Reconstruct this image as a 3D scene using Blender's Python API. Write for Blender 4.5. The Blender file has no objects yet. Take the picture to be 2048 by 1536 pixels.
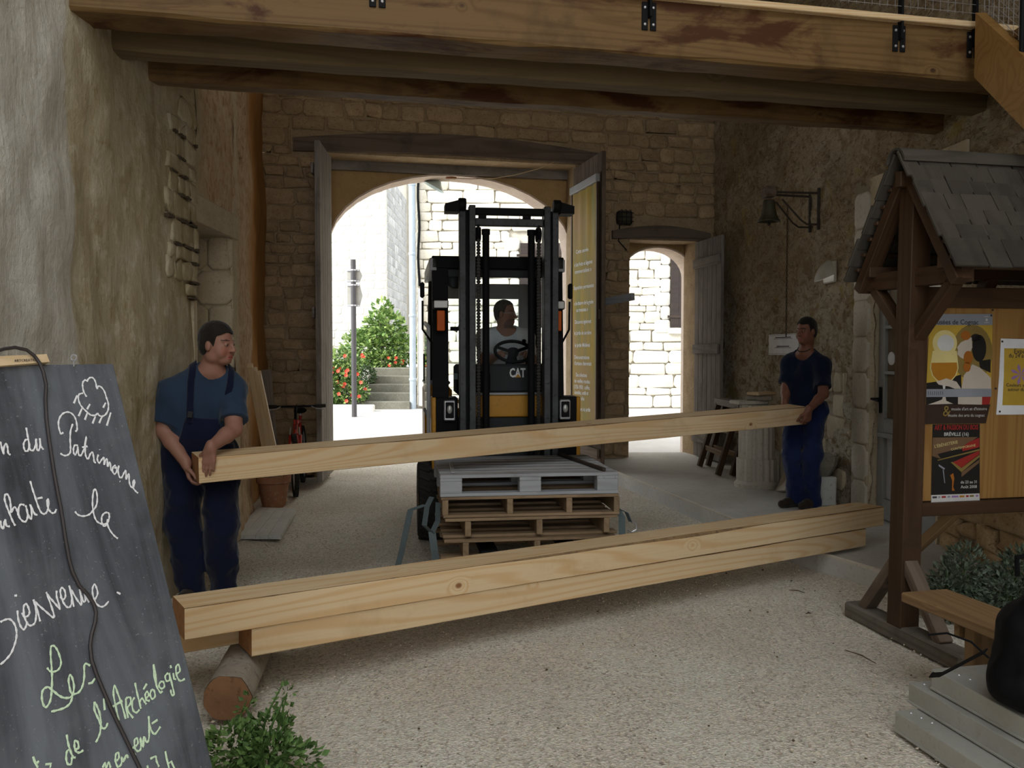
import bpy, math, random
import numpy as np
from mathutils import Matrix, Vector
# ------------------------------------------------------------------ camera, sky, exposure
scene = bpy.context.scene
COL = scene.collection
FPX, HC, HOR = 1750.0, 1.55, 700.0
PITCH = math.atan((768 - HOR) / FPX)
cam_d = bpy.data.cameras.new('camera'); cam = bpy.data.objects.new('camera', cam_d); COL.objects.link(cam)
cam.location = (0, 0, HC); cam.rotation_euler = (math.pi / 2 - PITCH, 0, 0)
cam_d.sensor_width = 36; cam_d.lens = FPX * 36 / 2048; cam_d.clip_start = .05; cam_d.clip_end = 300
scene.camera = cam
world = bpy.data.worlds.new('overcast_sky'); scene.world = world; world.use_nodes = True
bg = world.node_tree.nodes['Background']; bg.inputs[0].default_value = (.90, .95, 1.0, 1); bg.inputs[1].default_value = 1.25
sun_d = bpy.data.lights.new('sun', 'SUN'); sun = bpy.data.objects.new('sun', sun_d); COL.objects.link(sun)
sun_d.energy = 2.5; sun_d.angle = .35; sun_d.color = (1, .97, .9)
sun.rotation_euler = Vector((.75, .45, -.55)).to_track_quat('-Z', 'Y').to_euler()   # hazy sun over the viewer's left shoulder, high
vs = scene.view_settings
vs.view_transform = 'Standard'; vs.look = 'None'; vs.gamma = 1; vs.use_curve_mapping = False; vs.exposure = 1.0
# ------------------------------------------------------------------ pixel helpers (a pixel gives a direction only)
CP, SP = math.cos(PITCH), math.sin(PITCH)
def ray(px, py):
    a = (px - 1024) / FPX; b = (768 - py) / FPX
    return Vector((a, CP + b * SP, -SP + b * CP))
CAMP = Vector((0, 0, HC))
def at(px, py, Y): r = ray(px, py); return CAMP + r * (Y / r.y)
def atz(px, py, Z): r = ray(px, py); return CAMP + r * ((Z - HC) / r.z)
class Frame:
    """a vertical or leaning plane: origin, u (along), v (up in the plane), n (outwards)"""
    def __init__(s, o, u, v=None, n=None):
        s.o = Vector(o); s.u = Vector(u).normalized(); s.v = Vector(v if v is not None else (0, 0, 1)).normalized()
        s.n = Vector(n).normalized() if n is not None else s.u.cross(s.v).normalized()
    def p(s, u, v, w=0): return s.o + s.u * u + s.v * v + s.n * w
    def uv(s, px, py, w=0):
        r = ray(px, py); o = s.o + s.n * w
        t = (o - CAMP).dot(s.n) / r.dot(s.n); q = CAMP + r * t - s.o
        return q.dot(s.u), q.dot(s.v)
    def mat(s, u=0, v=0, w=0):
        m = Matrix((s.u, s.v, s.n)).transposed().to_4x4(); m.translation = s.p(u, v, w); return m
# ------------------------------------------------------------------ object helpers
W = {}
CT = [Matrix.Identity(4)]
def _link(o, parent, mw):
    COL.objects.link(o); W[o.name] = mw
    o.matrix_basis = mw
    if parent is not None:
        o.parent = parent; o.matrix_parent_inverse = W[parent.name].inverted()
    return o
def tag(o, label=None, cat=None, group=None, kind=None):
    if label: o['label'] = label
    if cat: o['category'] = cat
    if group: o['group'] = group
    if kind: o['kind'] = kind
    return o
def thing(name, label, cat, loc=(0, 0, 0), group=None):
    o = bpy.data.objects.new(name, None); o.empty_display_size = .1
    _link(o, None, CT[-1] @ Matrix.Translation(loc)); return tag(o, label, cat, group)
def copy_tree(o, mw, parent=None):
    """copy of a thing and its parts, put at world matrix mw"""
    old = W[o.name]; d = mw @ old.inverted()
    def rec(s, par):
        c = s.copy(); COL.objects.link(c); m = d @ W[s.name]; W[c.name] = m
        c.parent = None; c.matrix_basis = m
        if par is not None:
            c.parent = par; c.matrix_parent_inverse = W[par.name].inverted()
        for ch in list(s.children): rec(ch, c)
        return c
    return rec(o, parent)
CH = .35
class MB:
    def __init__(s): s.v = []; s.f = []; s.m = []; s.cur = 0; s.M = Matrix.Identity(4)
    def add(s, vs_, fs, mtx=None):
        b = len(s.v); m = s.M if mtx is None else s.M @ mtx
        s.v += [m @ Vector(q) for q in vs_]; s.f += [tuple(i + b for i in f) for f in fs]; s.m += [s.cur] * len(fs); return s
    def box(s, c, size, rot=None, ch=0.0):
        hx, hy, hz = [q / 2 for q in size]; m = Matrix.Translation(c)
        if rot is not None: m = m @ (rot if isinstance(rot, Matrix) else Matrix(rot))
        if ch <= 0:
            vv = [(x, y, z) for x in (-hx, hx) for y in (-hy, hy) for z in (-hz, hz)]
            return s.add(vv, [(0, 1, 3, 2), (4, 6, 7, 5), (0, 4, 5, 1), (2, 3, 7, 6), (0, 2, 6, 4), (1, 5, 7, 3)], m)
        c_ = min(ch, hx * .9, hy * .9, hz * .9); vv = []; idx = {}
        for sx in (-1, 1):
            for sy in (-1, 1):
                for sz in (-1, 1):
                    for a in range(3):
                        q = [sx * (hx - c_), sy * (hy - c_), sz * (hz - c_)]; q[a] = (sx, sy, sz)[a] * (hx, hy, hz)[a]
                        idx[sx, sy, sz, a] = len(vv); vv.append(q)
        fs = []
        for a in range(3):
            b, c2 = (a + 1) % 3, (a + 2) % 3
            for sg in (-1, 1):
                def k(p, q):
                    t = [0, 0, 0]; t[a] = sg; t[b] = p; t[c2] = q; return tuple(t)
                o = [k(-1, -1), k(1, -1), k(1, 1), k(-1, 1)]
                if sg < 0: o.reverse()
                fs.append(tuple(idx[t + (a,)] for t in o))
        for a in range(3):
            b, c2 = (a + 1) % 3, (a + 2) % 3
            for sb in (-1, 1):
                for sc in (-1, 1):
                    def k(p):
                        t = [0, 0, 0]; t[a] = p; t[b] = sb; t[c2] = sc; return tuple(t)
                    q = [idx[k(-1) + (b,)], idx[k(1) + (b,)], idx[k(1) + (c2,)], idx[k(-1) + (c2,)]]
                    if sb * sc > 0: q.reverse()
                    fs.append(tuple(reversed(q)) if False else tuple(q))
        for sx in (-1, 1):
            for sy in (-1, 1):
                for sz in (-1, 1):
                    q = [idx[sx, sy, sz, 0], idx[sx, sy, sz, 1], idx[sx, sy, sz, 2]]
                    if sx * sy * sz < 0: q.reverse()
                    fs.append(tuple(q))
        fx = []
        for f in fs:
            a_, b_, d_ = [Vector(vv[f[q]]) for q in (0, 1, 2)]
            cen = sum((Vector(vv[q]) for q in f), Vector()) / len(f)
            fx.append(f if (b_ - a_).cross(d_ - a_).dot(cen) > 0 else tuple(reversed(f)))
        return s.add(vv, fx, m)
    def bar(s, p0, p1, w, h, up=(0, 0, 1), ch=0.0):
        m, L = axis_mat(p0, p1, up); return s.box((0, 0, 0), (L, w, h), None, ch) if False else s._mb(m, (L, w, h), ch)
    def _mb(s, m, size, ch):
        o = s.M; s.M = o @ m; s.box((0, 0, 0), size, None, ch); s.M = o; return s
    def tube(s, pts, r, n=8, closed=False, caps=True):
        P = [Vector(p) for p in pts]; k = len(P); R = r if isinstance(r, (list, tuple)) else [r] * k
        vv = []; fs = []; ref = None
        for i in range(k):
            a = P[(i - 1) % k] if (closed or i > 0) else P[i]; b = P[(i + 1) % k] if (closed or i < k - 1) else P[i]
            t = (b - a).normalized() if (b - a).length > 1e-9 else Vector((0, 0, 1))
            if ref is None:
                ref = Vector((0, 0, 1)) if abs(t.z) < .9 else Vector((1, 0, 0))
            x = (ref - t * ref.dot(t)); x = x.normalized() if x.length > 1e-6 else t.orthogonal().normalized()
            ref = x; y = t.cross(x)
            for j in range(n):
                an = 2 * math.pi * j / n; vv.append(P[i] + (x * math.cos(an) + y * math.sin(an)) * R[i])
        for i in range(k if closed else k - 1):
            i2 = (i + 1) % k
            for j in range(n): fs.append((i * n + j, i * n + (j + 1) % n, i2 * n + (j + 1) % n, i2 * n + j))
        if caps and not closed:
            fs.append(tuple(reversed(range(n)))); fs.append(tuple((k - 1) * n + j for j in range(n)))
        return s.add(vv, fs)
    def lathe(s, prof, n=16, mtx=None, caps=True):
        vv = []; fs = []; k = len(prof)
        for (r, z) in prof:
            for j in range(n):
                an = 2 * math.pi * j / n; vv.append((r * math.cos(an), r * math.sin(an), z))
        for i in range(k - 1):
            for j in range(n): fs.append((i * n + j, i * n + (j + 1) % n, (i + 1) * n + (j + 1) % n, (i + 1) * n + j))
        if caps: fs.append(tuple(reversed(range(n)))); fs.append(tuple((k - 1) * n + j for j in range(n)))
        return s.add(vv, fs, mtx)
    def prism(s, outl, z0, z1, mtx=None):
        n = len(outl); vv = [(x, y, z0) for x, y in outl] + [(x, y, z1) for x, y in outl]
        fs = [tuple(reversed(range(n))), tuple(range(n, 2 * n))] + [(i, (i + 1) % n, n + (i + 1) % n, n + i) for i in range(n)]
        return s.add(vv, fs, mtx)
    def ball(s, c, r, nu=12, nv=8, mtx=None):
        rr = r if isinstance(r, (tuple, list)) else (r, r, r); vv = []; fs = []
        for i in range(nv + 1):
            th = math.pi * i / nv
            for j in range(nu):
                ph = 2 * math.pi * j / nu
                vv.append((c[0] + rr[0] * math.sin(th) * math.cos(ph), c[1] + rr[1] * math.sin(th) * math.sin(ph), c[2] + rr[2] * math.cos(th)))
        for i in range(nv):
            for j in range(nu): fs.append((i * nu + j, (i + 1) * nu + j, (i + 1) * nu + (j + 1) % nu, i * nu + (j + 1) % nu))
        return s.add(vv, fs, mtx)
    def build(s, name, mats, parent=None, mtx=None, smooth=False):
        me = bpy.data.meshes.new(name); me.from_pydata([tuple(q) for q in s.v], [], s.f)
        for mt in (mats if isinstance(mats, (list, tuple)) else [mats]): me.materials.append(mt)
        if any(s.m): me.polygons.foreach_set('material_index', s.m)
        if smooth:
            me.polygons.foreach_set('use_smooth', [True] * len(s.f))
            if smooth != 'all' and hasattr(me, 'set_sharp_from_angle'): me.set_sharp_from_angle(angle=math.radians(40))
        me.update()
        o = bpy.data.objects.new(name, me)
        return _link(o, parent, CT[-1] @ (mtx if mtx is not None else Matrix.Identity(4)))
def axis_mat(p0, p1, up=(0, 0, 1)):
    p0 = Vector(p0); p1 = Vector(p1); x = (p1 - p0); L = x.length; x = x / L; up = Vector(up)
    y = up.cross(x)
    if y.length < 1e-4: y = Vector((0, 1, 0)).cross(x)
    y.normalize(); z = x.cross(y); m = Matrix((x, y, z)).transposed().to_4x4(); m.translation = (p0 + p1) / 2
    return m, L
def bar(name, p0, p1, w, h, mat, parent=None, up=(0, 0, 1), ch=.004):
    """a straight timber: its own local x runs along the grain"""
    m, L = axis_mat(p0, p1, up); return MB().box((0, 0, 0), (L, w, h), None, ch).build(name, mat, parent, m)
def box(name, c, size, mat, parent=None, rz=0.0, ch=.004, rot=None):
    m = Matrix.Translation(c) @ (rot if rot is not None else Matrix.Rotation(rz, 4, 'Z'))
    return MB().box((0, 0, 0), size, None, ch).build(name, mat, parent, m)
def tube(name, pts, r, mat, parent=None, n=8, closed=False): return MB().tube(pts, r, n, closed).build(name, mat, parent, None, True)
def struct(o): o['kind'] = 'structure'; return o
# ------------------------------------------------------------------ numpy noise
def _h(i, j, k, s):
    h = (i * 374761393 + j * 668265263 + k * 2147483647 + s * 1274126177).astype(np.int64) & 0xffffffff
    h = ((h ^ (h >> 13)) * 1274126177) & 0xffffffff
    return ((h ^ (h >> 16)) & 0xffff) / 65535.0
def vnoise(P, seed=0):
    P = np.asarray(P, dtype=np.float64); F = np.floor(P).astype(np.int64); f = P - F; f = f * f * (3 - 2 * f); r = 0
    for dx in (0, 1):
        for dy in (0, 1):
            for dz in (0, 1):
                w = (f[:, 0] if dx else 1 - f[:, 0]) * (f[:, 1] if dy else 1 - f[:, 1]) * (f[:, 2] if dz else 1 - f[:, 2])
                r = r + w * _h(F[:, 0] + dx, F[:, 1] + dy, F[:, 2] + dz, seed)
    return r * 2 - 1
def fbm(P, seed=0, oct=3):
    r = 0; a = 1.0; P = np.asarray(P, dtype=np.float64)
    for i in range(oct): r = r + a * vnoise(P * (2 ** i), seed + i * 17); a *= .5
    return r
def npmesh(name, V, F, mat, parent=None, smooth=True):
    me = bpy.data.meshes.new(name); me.from_pydata(V.tolist(), [], F.tolist() if hasattr(F, 'tolist') else F)
    for mt in (mat if isinstance(mat, (list, tuple)) else [mat]): me.materials.append(mt)
    if smooth: me.polygons.foreach_set('use_smooth', [True] * len(me.polygons))
    me.update(); o = bpy.data.objects.new(name, me); return _link(o, parent, CT[-1].copy())
def gridwall(name, fr, u0, u1, v0, v1, step, amp, freq, mat, hole=None, seed=0, ridged=False, disp=None):
    """a rough masonry face: a fine grid in the plane of fr, pushed in and out by noise"""
    nu = max(2, int((u1 - u0) / step) + 1); nv = max(2, int((v1 - v0) / step) + 1)
    U, V_ = np.meshgrid(np.linspace(u0, u1, nu), np.linspace(v0, v1, nv)); U = U.ravel(); V_ = V_.ravel()
    q = np.stack([U * freq, V_ * freq, np.zeros_like(U)], 1); w = fbm(q, seed, 4) * amp
    if disp is not None: w = w + disp(U, V_)
    o, u, v, n = [np.array(x) for x in (fr.o, fr.u, fr.v, fr.n)]
    P = o + U[:, None] * u + V_[:, None] * v + w[:, None] * n
    I = np.arange(nu * nv).reshape(nv, nu)
    F = np.stack([I[:-1, :-1].ravel(), I[:-1, 1:].ravel(), I[1:, 1:].ravel(), I[1:, :-1].ravel()], 1)
    if np.dot(np.cross(u, v), n) < 0: F = F[:, ::-1]
    if hole is not None:
        cu = U[F].mean(1); cv = V_[F].mean(1); F = F[~hole(cu, cv)]
    return npmesh(name, P, F, mat)
# ------------------------------------------------------------------ procedural materials
class NT:
    def __init__(s, name):
        s.mat = bpy.data.materials.new(name); s.mat.use_nodes = True; s.nt = s.mat.node_tree
        s.b = s.nt.nodes['Principled BSDF']; s.L = s.nt.links
    def n(s, t, props=None, **inp):
        nd = s.nt.nodes.new(t)
        for k, v in (props or {}).items(): setattr(nd, k, v)
        for k, v in inp.items():
            key = int(k[1:]) if k[0] == 'i' and k[1:].isdigit() else k.replace('_', ' ')
            s.set(nd.inputs[key], v)
        return nd
    def set(s, sock, v):
        if hasattr(v, 'is_linked') or hasattr(v, 'links'): s.L.new(v, sock)
        elif isinstance(v, (tuple, list)) and len(v) == 3 and sock.type == 'RGBA': sock.default_value = (*v, 1)
        else: sock.default_value = v
    def math(s, op, a, b=0.0, clamp=False):
        return s.n('ShaderNodeMath', {'operation': op, 'use_clamp': clamp}, i0=a, i1=b).outputs[0]
    def mix(s, f, a, b, mode='MIX'):
        nd = s.n('ShaderNodeMix', {'data_type': 'RGBA', 'blend_type': mode})
        s.set(nd.inputs[0], f); s.set(nd.inputs[6], a); s.set(nd.inputs[7], b); return nd.outputs[2]
    def ramp(s, f, lo, hi): return s.n('ShaderNodeMapRange', None, i0=f, i1=lo, i2=hi, i3=0.0, i4=1.0).outputs[0]
    def coord(s, scale=(1, 1, 1), rnd=True, world=False):
        tc = s.n('ShaderNodeTexCoord').outputs[3]
        if world: tc = s.n('ShaderNodeNewGeometry').outputs[0]
        if rnd and not world:
            oi = s.n('ShaderNodeObjectInfo').outputs[5]; m = s.math('MULTIPLY', oi, 37.0)
            tc = s.n('ShaderNodeVectorMath', {'operation': 'ADD'}, i0=tc, i1=m).outputs[0]
        return s.n('ShaderNodeMapping', None, i0=tc, i3=scale).outputs[0]
    def noise(s, vec, scale, detail=4.0, rough=.55, dist=0.0):
        return s.n('ShaderNodeTexNoise', None, Vector=vec, Scale=scale, Detail=detail, Roughness=rough, Distortion=dist).outputs[0]
    def voro(s, vec, scale, feature='F1'):
        return s.n('ShaderNodeTexVoronoi', {'feature': feature}, Vector=vec, Scale=scale).outputs[0]
    def bump(s, h, strength=.4, dist=.01):
        s.L.new(s.n('ShaderNodeBump', None, Strength=strength, Distance=dist, Height=h).outputs[0], s.b.inputs['Normal'])
    def out(s, col, rough=.8, metal=0.0, spec=.3):
        s.set(s.b.inputs['Base Color'], col); s.set(s.b.inputs['Roughness'], rough); s.b.inputs['Metallic'].default_value = metal
        s.b.inputs['Specular IOR Level'].default_value = spec; return s.mat
def mottled(name, c1, c2, scale=4.0, rough=.85, bump=.0, bdist=.01, c3=None, metal=0.0, spec=.3, world=False, fine=30.0, objvar=0.0, coat=None):
    t = NT(name); v = t.coord(world=world); a = t.noise(v, scale, 5.0, .6)
    col = t.mix(t.ramp(a, .35, .65), c1, c2); b = t.noise(v, fine, 4.0, .65)
    if c3 is not None: col = t.mix(t.ramp(b, .55, .72), col, c3)
    if objvar:
        oi = t.n('ShaderNodeObjectInfo').outputs[5]
        hsv = t.n('ShaderNodeHueSaturation', None, Value=t.n('ShaderNodeMapRange', None, i0=oi, i1=0.0, i2=1.0, i3=1 - objvar, i4=1 + objvar).outputs[0], Color=col); col = hsv.outputs[0]
    if bump: t.bump(b, bump, bdist)
    return t.out(col, rough, metal, spec)
def flat(name, c, rough=.6, metal=0.0, spec=.4): return mottled(name, c, tuple(x * .86 for x in c), 6.0, rough, 0, metal=metal, spec=spec)
def wood(name, c1, c2, knot, rings=26.0, stretch=.30, rough=.65, bump=.15, dirt=None, dirtamt=(.55, .75), knots=True, stain=None, cross=3.2, objvar=.07):
    """sawn timber: contour lines of a stretched field (cathedral grain) bent round knots; x runs along the grain"""
    t = NT(name); v0 = t.coord(); v = t.n('ShaderNodeMapping', None, i0=v0, i3=(stretch, cross, cross)).outputs[0]
    f = t.noise(v, 1.0, 1.5, .45, .2)
    if knots:
        kv = t.n('ShaderNodeMapping', None, i0=v0, i3=(1.9, 2.6, 2.6)).outputs[0]; kd = t.voro(kv, 1.0)
        kn = t.ramp(kd, .17, .0); f = t.math('ADD', f, t.math('MULTIPLY', t.math('MULTIPLY', kn, kn), .16))
    w = t.math('SINE', t.math('MULTIPLY', f, rings * 6.28)); w = t.ramp(w, .0, 1.0)
    fine = t.noise(t.n('ShaderNodeMapping', None, i0=v0, i3=(2.0, 70.0, 70.0)).outputs[0], 1.0, 3.0)
    col = t.mix(t.math('MULTIPLY', w, .75), c1, c2); col = t.mix(t.math('MULTIPLY', t.ramp(fine, .45, .75), .35), col, c2)
    if knots: col = t.mix(t.ramp(kd, .048, .022), col, knot)
    if stain:
        sv = t.n('ShaderNodeMapping', None, i0=v0, i3=(1.1, 3.0, 3.0)).outputs[0]; sn = t.noise(sv, 1.3, 6.0, .62, .6)
        col = t.mix(t.ramp(sn, .53, .63), col, stain)
    if dirt is not None:
        dn = t.noise(v0, 3.0, 6.0, .65); col = t.mix(t.math('MULTIPLY', t.ramp(dn, *dirtamt), .8), col, dirt)
    oi = t.n('ShaderNodeObjectInfo').outputs[5]
    col = t.n('ShaderNodeHueSaturation', None, Value=t.n('ShaderNodeMapRange', None, i0=oi, i1=0.0, i2=1.0, i3=1 - objvar, i4=1 + objvar).outputs[0], Color=col).outputs[0]
    if bump: t.bump(t.math('ADD', fine, w), bump, .003)
    return t.out(col, rough, 0, .25)
def gravel_mat():
    t = NT('gravel'); v = t.coord(world=True); a = t.noise(v, .9, 4.0); c = t.mix(t.ramp(a, .3, .7), (.565, .52, .445), (.45, .405, .335))
    p = t.n('ShaderNodeTexVoronoi', None, Vector=v, Scale=85.0); col = t.mix(.45, c, t.n('ShaderNodeHueSaturation', None, Saturation=.12, Color=p.outputs[1]).outputs[0], 'OVERLAY')
    b = t.noise(v, 38.0, 3.0, .7); col = t.mix(t.math('MULTIPLY', t.ramp(b, .56, .72), .6), col, (.20, .155, .11))
    col = t.mix(t.math('MULTIPLY', t.ramp(b, .40, .26), .5), col, (.74, .68, .58))
    t.bump(t.math('ADD', p.outputs[0], t.math('MULTIPLY', b, .8)), .55, .012); return t.out(col, .95, 0, .15)
def plaster_mat():
    """left wall: grey limewash near the yard, bare ochre lime render further in (a border with its own shape)"""
    t = NT('limewash_and_render'); g = t.n('ShaderNodeNewGeometry').outputs[0]
    sep = t.n('ShaderNodeSeparateXYZ', None, i0=g); n1 = t.noise(g, 1.6, 6.0, .65); n2 = t.noise(g, 7.0, 6.0, .65)
    st = t.noise(t.n('ShaderNodeMapping', None, i0=g, i3=(9, 9, 1.6)).outputs[0], 1.0, 5.0, .6)
    lw = t.mix(t.ramp(n2, .35, .7), (.60, .585, .535), (.47, .45, .40)); lw = t.mix(t.math('MULTIPLY', t.ramp(st, .52, .68), .5), lw, (.72, .69, .60))
    oc = t.mix(t.ramp(n1, .35, .62), (.40, .33, .205), (.47, .42, .31)); oc = t.mix(t.math('MULTIPLY', t.ramp(st, .48, .66), .55), oc, (.29, .225, .125))
    oc = t.mix(t.math('MULTIPLY', t.ramp(n2, .52, .66), .75), oc, (.58, .53, .42)); n6 = t.noise(g, 3.4, 5.0, .65, 1.2); oc = t.mix(t.math('MULTIPLY', t.ramp(n6, .54, .66), .7), oc, (.30, .24, .12))
    e = t.math('ADD', sep.outputs[1], t.math('MULTIPLY', n1, .35)); e = t.math('ADD', e, t.math('MULTIPLY', t.ramp(sep.outputs[2], 2.6, 1.5), -.06))
    k = t.ramp(e, 4.33, 4.37); col = t.mix(k, lw, oc)
    far = t.ramp(t.math('ADD', sep.outputs[1], t.math('MULTIPLY', n1, 1.2)), 6.6, 6.9)
    n5 = t.noise(t.n('ShaderNodeMapping', None, i0=g, i3=(1, 1, .55)).outputs[0], 19.0, 5.0, .75, .6); pk = t.mix(t.ramp(n2, .4, .6), (.56, .43, .30), (.47, .335, .21)); pk = t.mix(t.math('MULTIPLY', t.ramp(n5, .50, .62), .8), pk, (.30, .165, .07)); og = t.ramp(t.math('ADD', sep.outputs[1], t.math('MULTIPLY', n1, .8)), 8.7, 9.3); pk = t.mix(og, pk, (.40, .20, .07)); col = t.mix(far, col, pk)
    t.bump(t.math('ADD', n2, t.math('MULTIPLY', st, .7)), .6, .03); return t.out(col, .92, 0, .12)
def rightwall_mat():
    t = NT('worn_rubble_render'); g = t.n('ShaderNodeNewGeometry').outputs[0]; sep = t.n('ShaderNodeSeparateXYZ', None, i0=g)
    gd = t.n('ShaderNodeMapping', None, i0=g, i2=(.5, 0, 0), i3=(1, .75, 1.15)).outputs[0]
    n1 = t.noise(g, .9, 5.0, .6); n2 = t.noise(gd, 7.0, 6.0, .72, .6); n3 = t.noise(gd, 21.0, 5.0, .75, .8)
    col = t.mix(t.ramp(n1, .35, .65), (.50, .415, .29), (.42, .33, .21)); col = t.mix(t.math('MULTIPLY', t.ramp(n2, .47, .60), .75), col, (.27, .185, .095))
    wh = t.math('MULTIPLY', t.ramp(t.math('ADD', sep.outputs[2], t.math('MULTIPLY', n1, 2.2)), 3.6, 2.2), t.ramp(n2, .60, .45)); col = t.mix(t.math('MULTIPLY', wh, .7), col, (.60, .56, .46))
    col = t.mix(t.math('MULTIPLY', t.ramp(n3, .53, .64), .85), col, (.15, .10, .05))
    n4 = t.noise(g, 2.3, 4.0, .6, 1.0); col = t.mix(t.math('MULTIPLY', t.ramp(n4, .62, .72), .5), col, (.50, .36, .06))
    t.bump(t.math('SUBTRACT', t.math('MULTIPLY', n2, .5), n3), 1.0, .04); return t.out(col, .94, 0, .1)
def stone_mat(name, c1, c2, c3, objvar=.18, bump=.5, sc=6.0):
    return mottled(name, c1, c2, sc, .93, bump, .012, c3, 0, .12, False, 42.0, objvar)
mt = {}
mt['gravel'] = gravel_mat(); mt['plaster'] = plaster_mat(); mt['rwall'] = rightwall_mat()
mt['mortar'] = stone_mat('old_lime_mortar', (.42, .31, .185), (.32, .225, .13), (.20, .14, .08))
mt['ostone'] = stone_mat('ochre_rubble_stone', (.46, .335, .195), (.36, .245, .135), (.20, .13, .065), .15, .8, 9.0)
mt['ashlar'] = stone_mat('dressed_limestone', (.55, .47, .34), (.45, .375, .26), (.33, .27, .18), .10, .3)
mt['vault'] = stone_mat('ochre_render', (.44, .295, .135), (.38, .245, .11), (.31, .195, .09), 0, .2)
mt['archedge'] = stone_mat('arch_limestone', (.68, .56, .46), (.60, .48, .39), (.5, .38, .3), .05, .2)
mt['wstone'] = stone_mat('street_limestone', (.74, .70, .60), (.66, .615, .50), (.42, .39, .33), .12, .4, 5.0)
mt['wmortar'] = stone_mat('street_mortar', (.68, .64, .55), (.60, .56, .47), (.5, .46, .38), 0, .4)
mt['church'] = stone_mat('pale_church_limestone', (.78, .76, .70), (.70, .68, .62), (.5, .49, .46), .10, .3)
mt['slab'] = mottled('cement_slab', (.56, .545, .51), (.48, .465, .43), 2.2, .8, .25, .006, (.40, .38, .345), 0, .25, True)
mt['street'] = mottled('pale_asphalt', (.55, .53, .50), (.48, .46, .43), 1.5, .9, .3, .008, (.6, .58, .55), 0, .2, True)
mt['pine'] = wood('fresh_sawn_pine', (.74, .565, .345), (.66, .415, .20), (.28, .125, .05), 24.0, .22, .6, .10, (.50, .33, .16), (.55, .85))
mt['pinetop'] = mt['pine']
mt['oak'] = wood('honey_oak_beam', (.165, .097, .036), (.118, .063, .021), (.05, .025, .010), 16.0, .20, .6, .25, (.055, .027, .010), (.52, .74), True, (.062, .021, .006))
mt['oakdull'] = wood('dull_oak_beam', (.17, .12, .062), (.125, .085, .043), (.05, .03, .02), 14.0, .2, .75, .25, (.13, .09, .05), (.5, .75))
mt['oldwood'] = wood('dark_old_oak', (.155, .115, .085), (.10, .072, .052), (.05, .03, .02), 12.0, .25, .85, .5, (.07, .05, .04), (.5, .7))
mt['greyplank'] = wood('grey_weathered_plank', (.235, .21, .185), (.165, .145, .125), (.08, .07, .06), 14.0, .22, .85, .4, (.12, .105, .09), (.5, .7), False)
mt['stained'] = wood('brown_stained_wood', (.062, .032, .016), (.042, .021, .010), (.02, .01, .006), 14.0, .25, .55, .2, (.03, .017, .010), (.5, .75))
mt['ply'] = wood('varnished_plywood', (.30, .165, .052), (.235, .115, .032), (.1, .04, .012), 16.0, .28, .45, .08, None, (.5, .7), True, None, 3.0)
mt['shingle'] = wood('weathered_shingle', (.060, .051, .040), (.043, .036, .028), (.02, .02, .015), 9.0, .4, .85, .35, (.03, .027, .022), (.5, .7), False, None, 2.0, .2)
mt['whitepallet'] = wood('worn_white_paint', (.36, .37, .385), (.30, .305, .32), (.2, .18, .17), 12.0, .3, .8, .25, (.17, .16, .145), (.6, .75), False)
mt['pallet'] = wood('weathered_pallet_wood', (.30, .21, .125), (.225, .15, .086), (.1, .06, .035), 16.0, .25, .8, .3, (.14, .10, .065), (.5, .72))
mt['bench'] = wood('worn_bench_pine', (.235, .145, .07), (.175, .10, .046), (.07, .03, .015), 16.0, .2, .6, .2)
mt['brownpaint'] = wood('brown_painted_boards', (.045, .034, .031), (.036, .027, .025), (.03, .02, .02), 10.0, .3, .75, .15, None, (.5, .7), False)
mt['greypaint'] = flat('grey_door_paint', (.30, .30, .29), .6)
mt['black'] = flat('black_steel', (.007, .007, .008), .65, 0, .15); mt['blackpaint'] = flat('black_truck_paint', (.007, .007, .008), .7, 0, .12)
mt['iron'] = mottled('dark_wrought_iron', (.045, .038, .033), (.07, .05, .04), 8.0, .7, .2, metal=.4)
mt['mast'] = mottled('greasy_mast_steel', (.060, .063, .067), (.035, .036, .039), 5.0, .55, .1, .003, (.014, .014, .014), .3, .4)
mt['grease'] = mottled('greasy_chain', (.014, .012, .010), (.03, .025, .02), 12.0, .5, .3, metal=.4)
mt['yellow'] = mottled('truck_yellow_paint', (.48, .225, .010), (.42, .19, .008), 3.0, .45, .05, .002, (.33, .17, .02))
mt['darkgrey'] = flat('dark_grey_panel', (.036, .038, .040), .7, 0, .15); mt['midgrey'] = flat('grey_trim', (.32, .32, .33), .5)
mt['silver'] = flat('silver_trim', (.5, .5, .52), .35, .6); mt['rubber'] = mottled('tyre_rubber', (.02, .019, .018), (.035, .032, .029), 9.0, .85, .3)
mt['alu'] = mottled('dull_aluminium', (.43, .425, .385), (.36, .355, .315), 4.0, .55, .15, .003, (.36, .33, .28), .35)
mt['lens'] = flat('clear_lamp_lens', (.62,.62,.6), .2); mt['lens2'] = flat('lamp_reflector', (.45,.45,.42), .25, .3)
mt['orange'] = flat('orange_lens', (.55, .10, .004), .45, 0, .15); mt['red'] = flat('red_paint', (.42, .028, .014), .4)
mt['white'] = flat('white_paint', (.75, .75, .74), .6); mt['paper'] = flat('white_paper', (.72, .72, .74), .8)
mt['galv'] = flat('painted_drainpipe', (.42, .49, .56), .5); mt['terracotta'] = mottled('terracotta', (.36, .16, .08), (.27, .13, .075), 5.0, .85, .2, .004, (.35, .27, .2))
mt['bronze'] = mottled('dull_bronze', (.085, .082, .05), (.055, .052, .032), 6.0, .6, .1, metal=.5)
mt['slate'] = None
mt['concrete'] = mottled('pale_cast_stone', (.60, .555, .475), (.52, .475, .40), 3.0, .9, .25, .005, (.38, .34, .28))
mt['strap'] = flat('grey_blue_webbing', (.105, .135, .14), .8)
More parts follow.
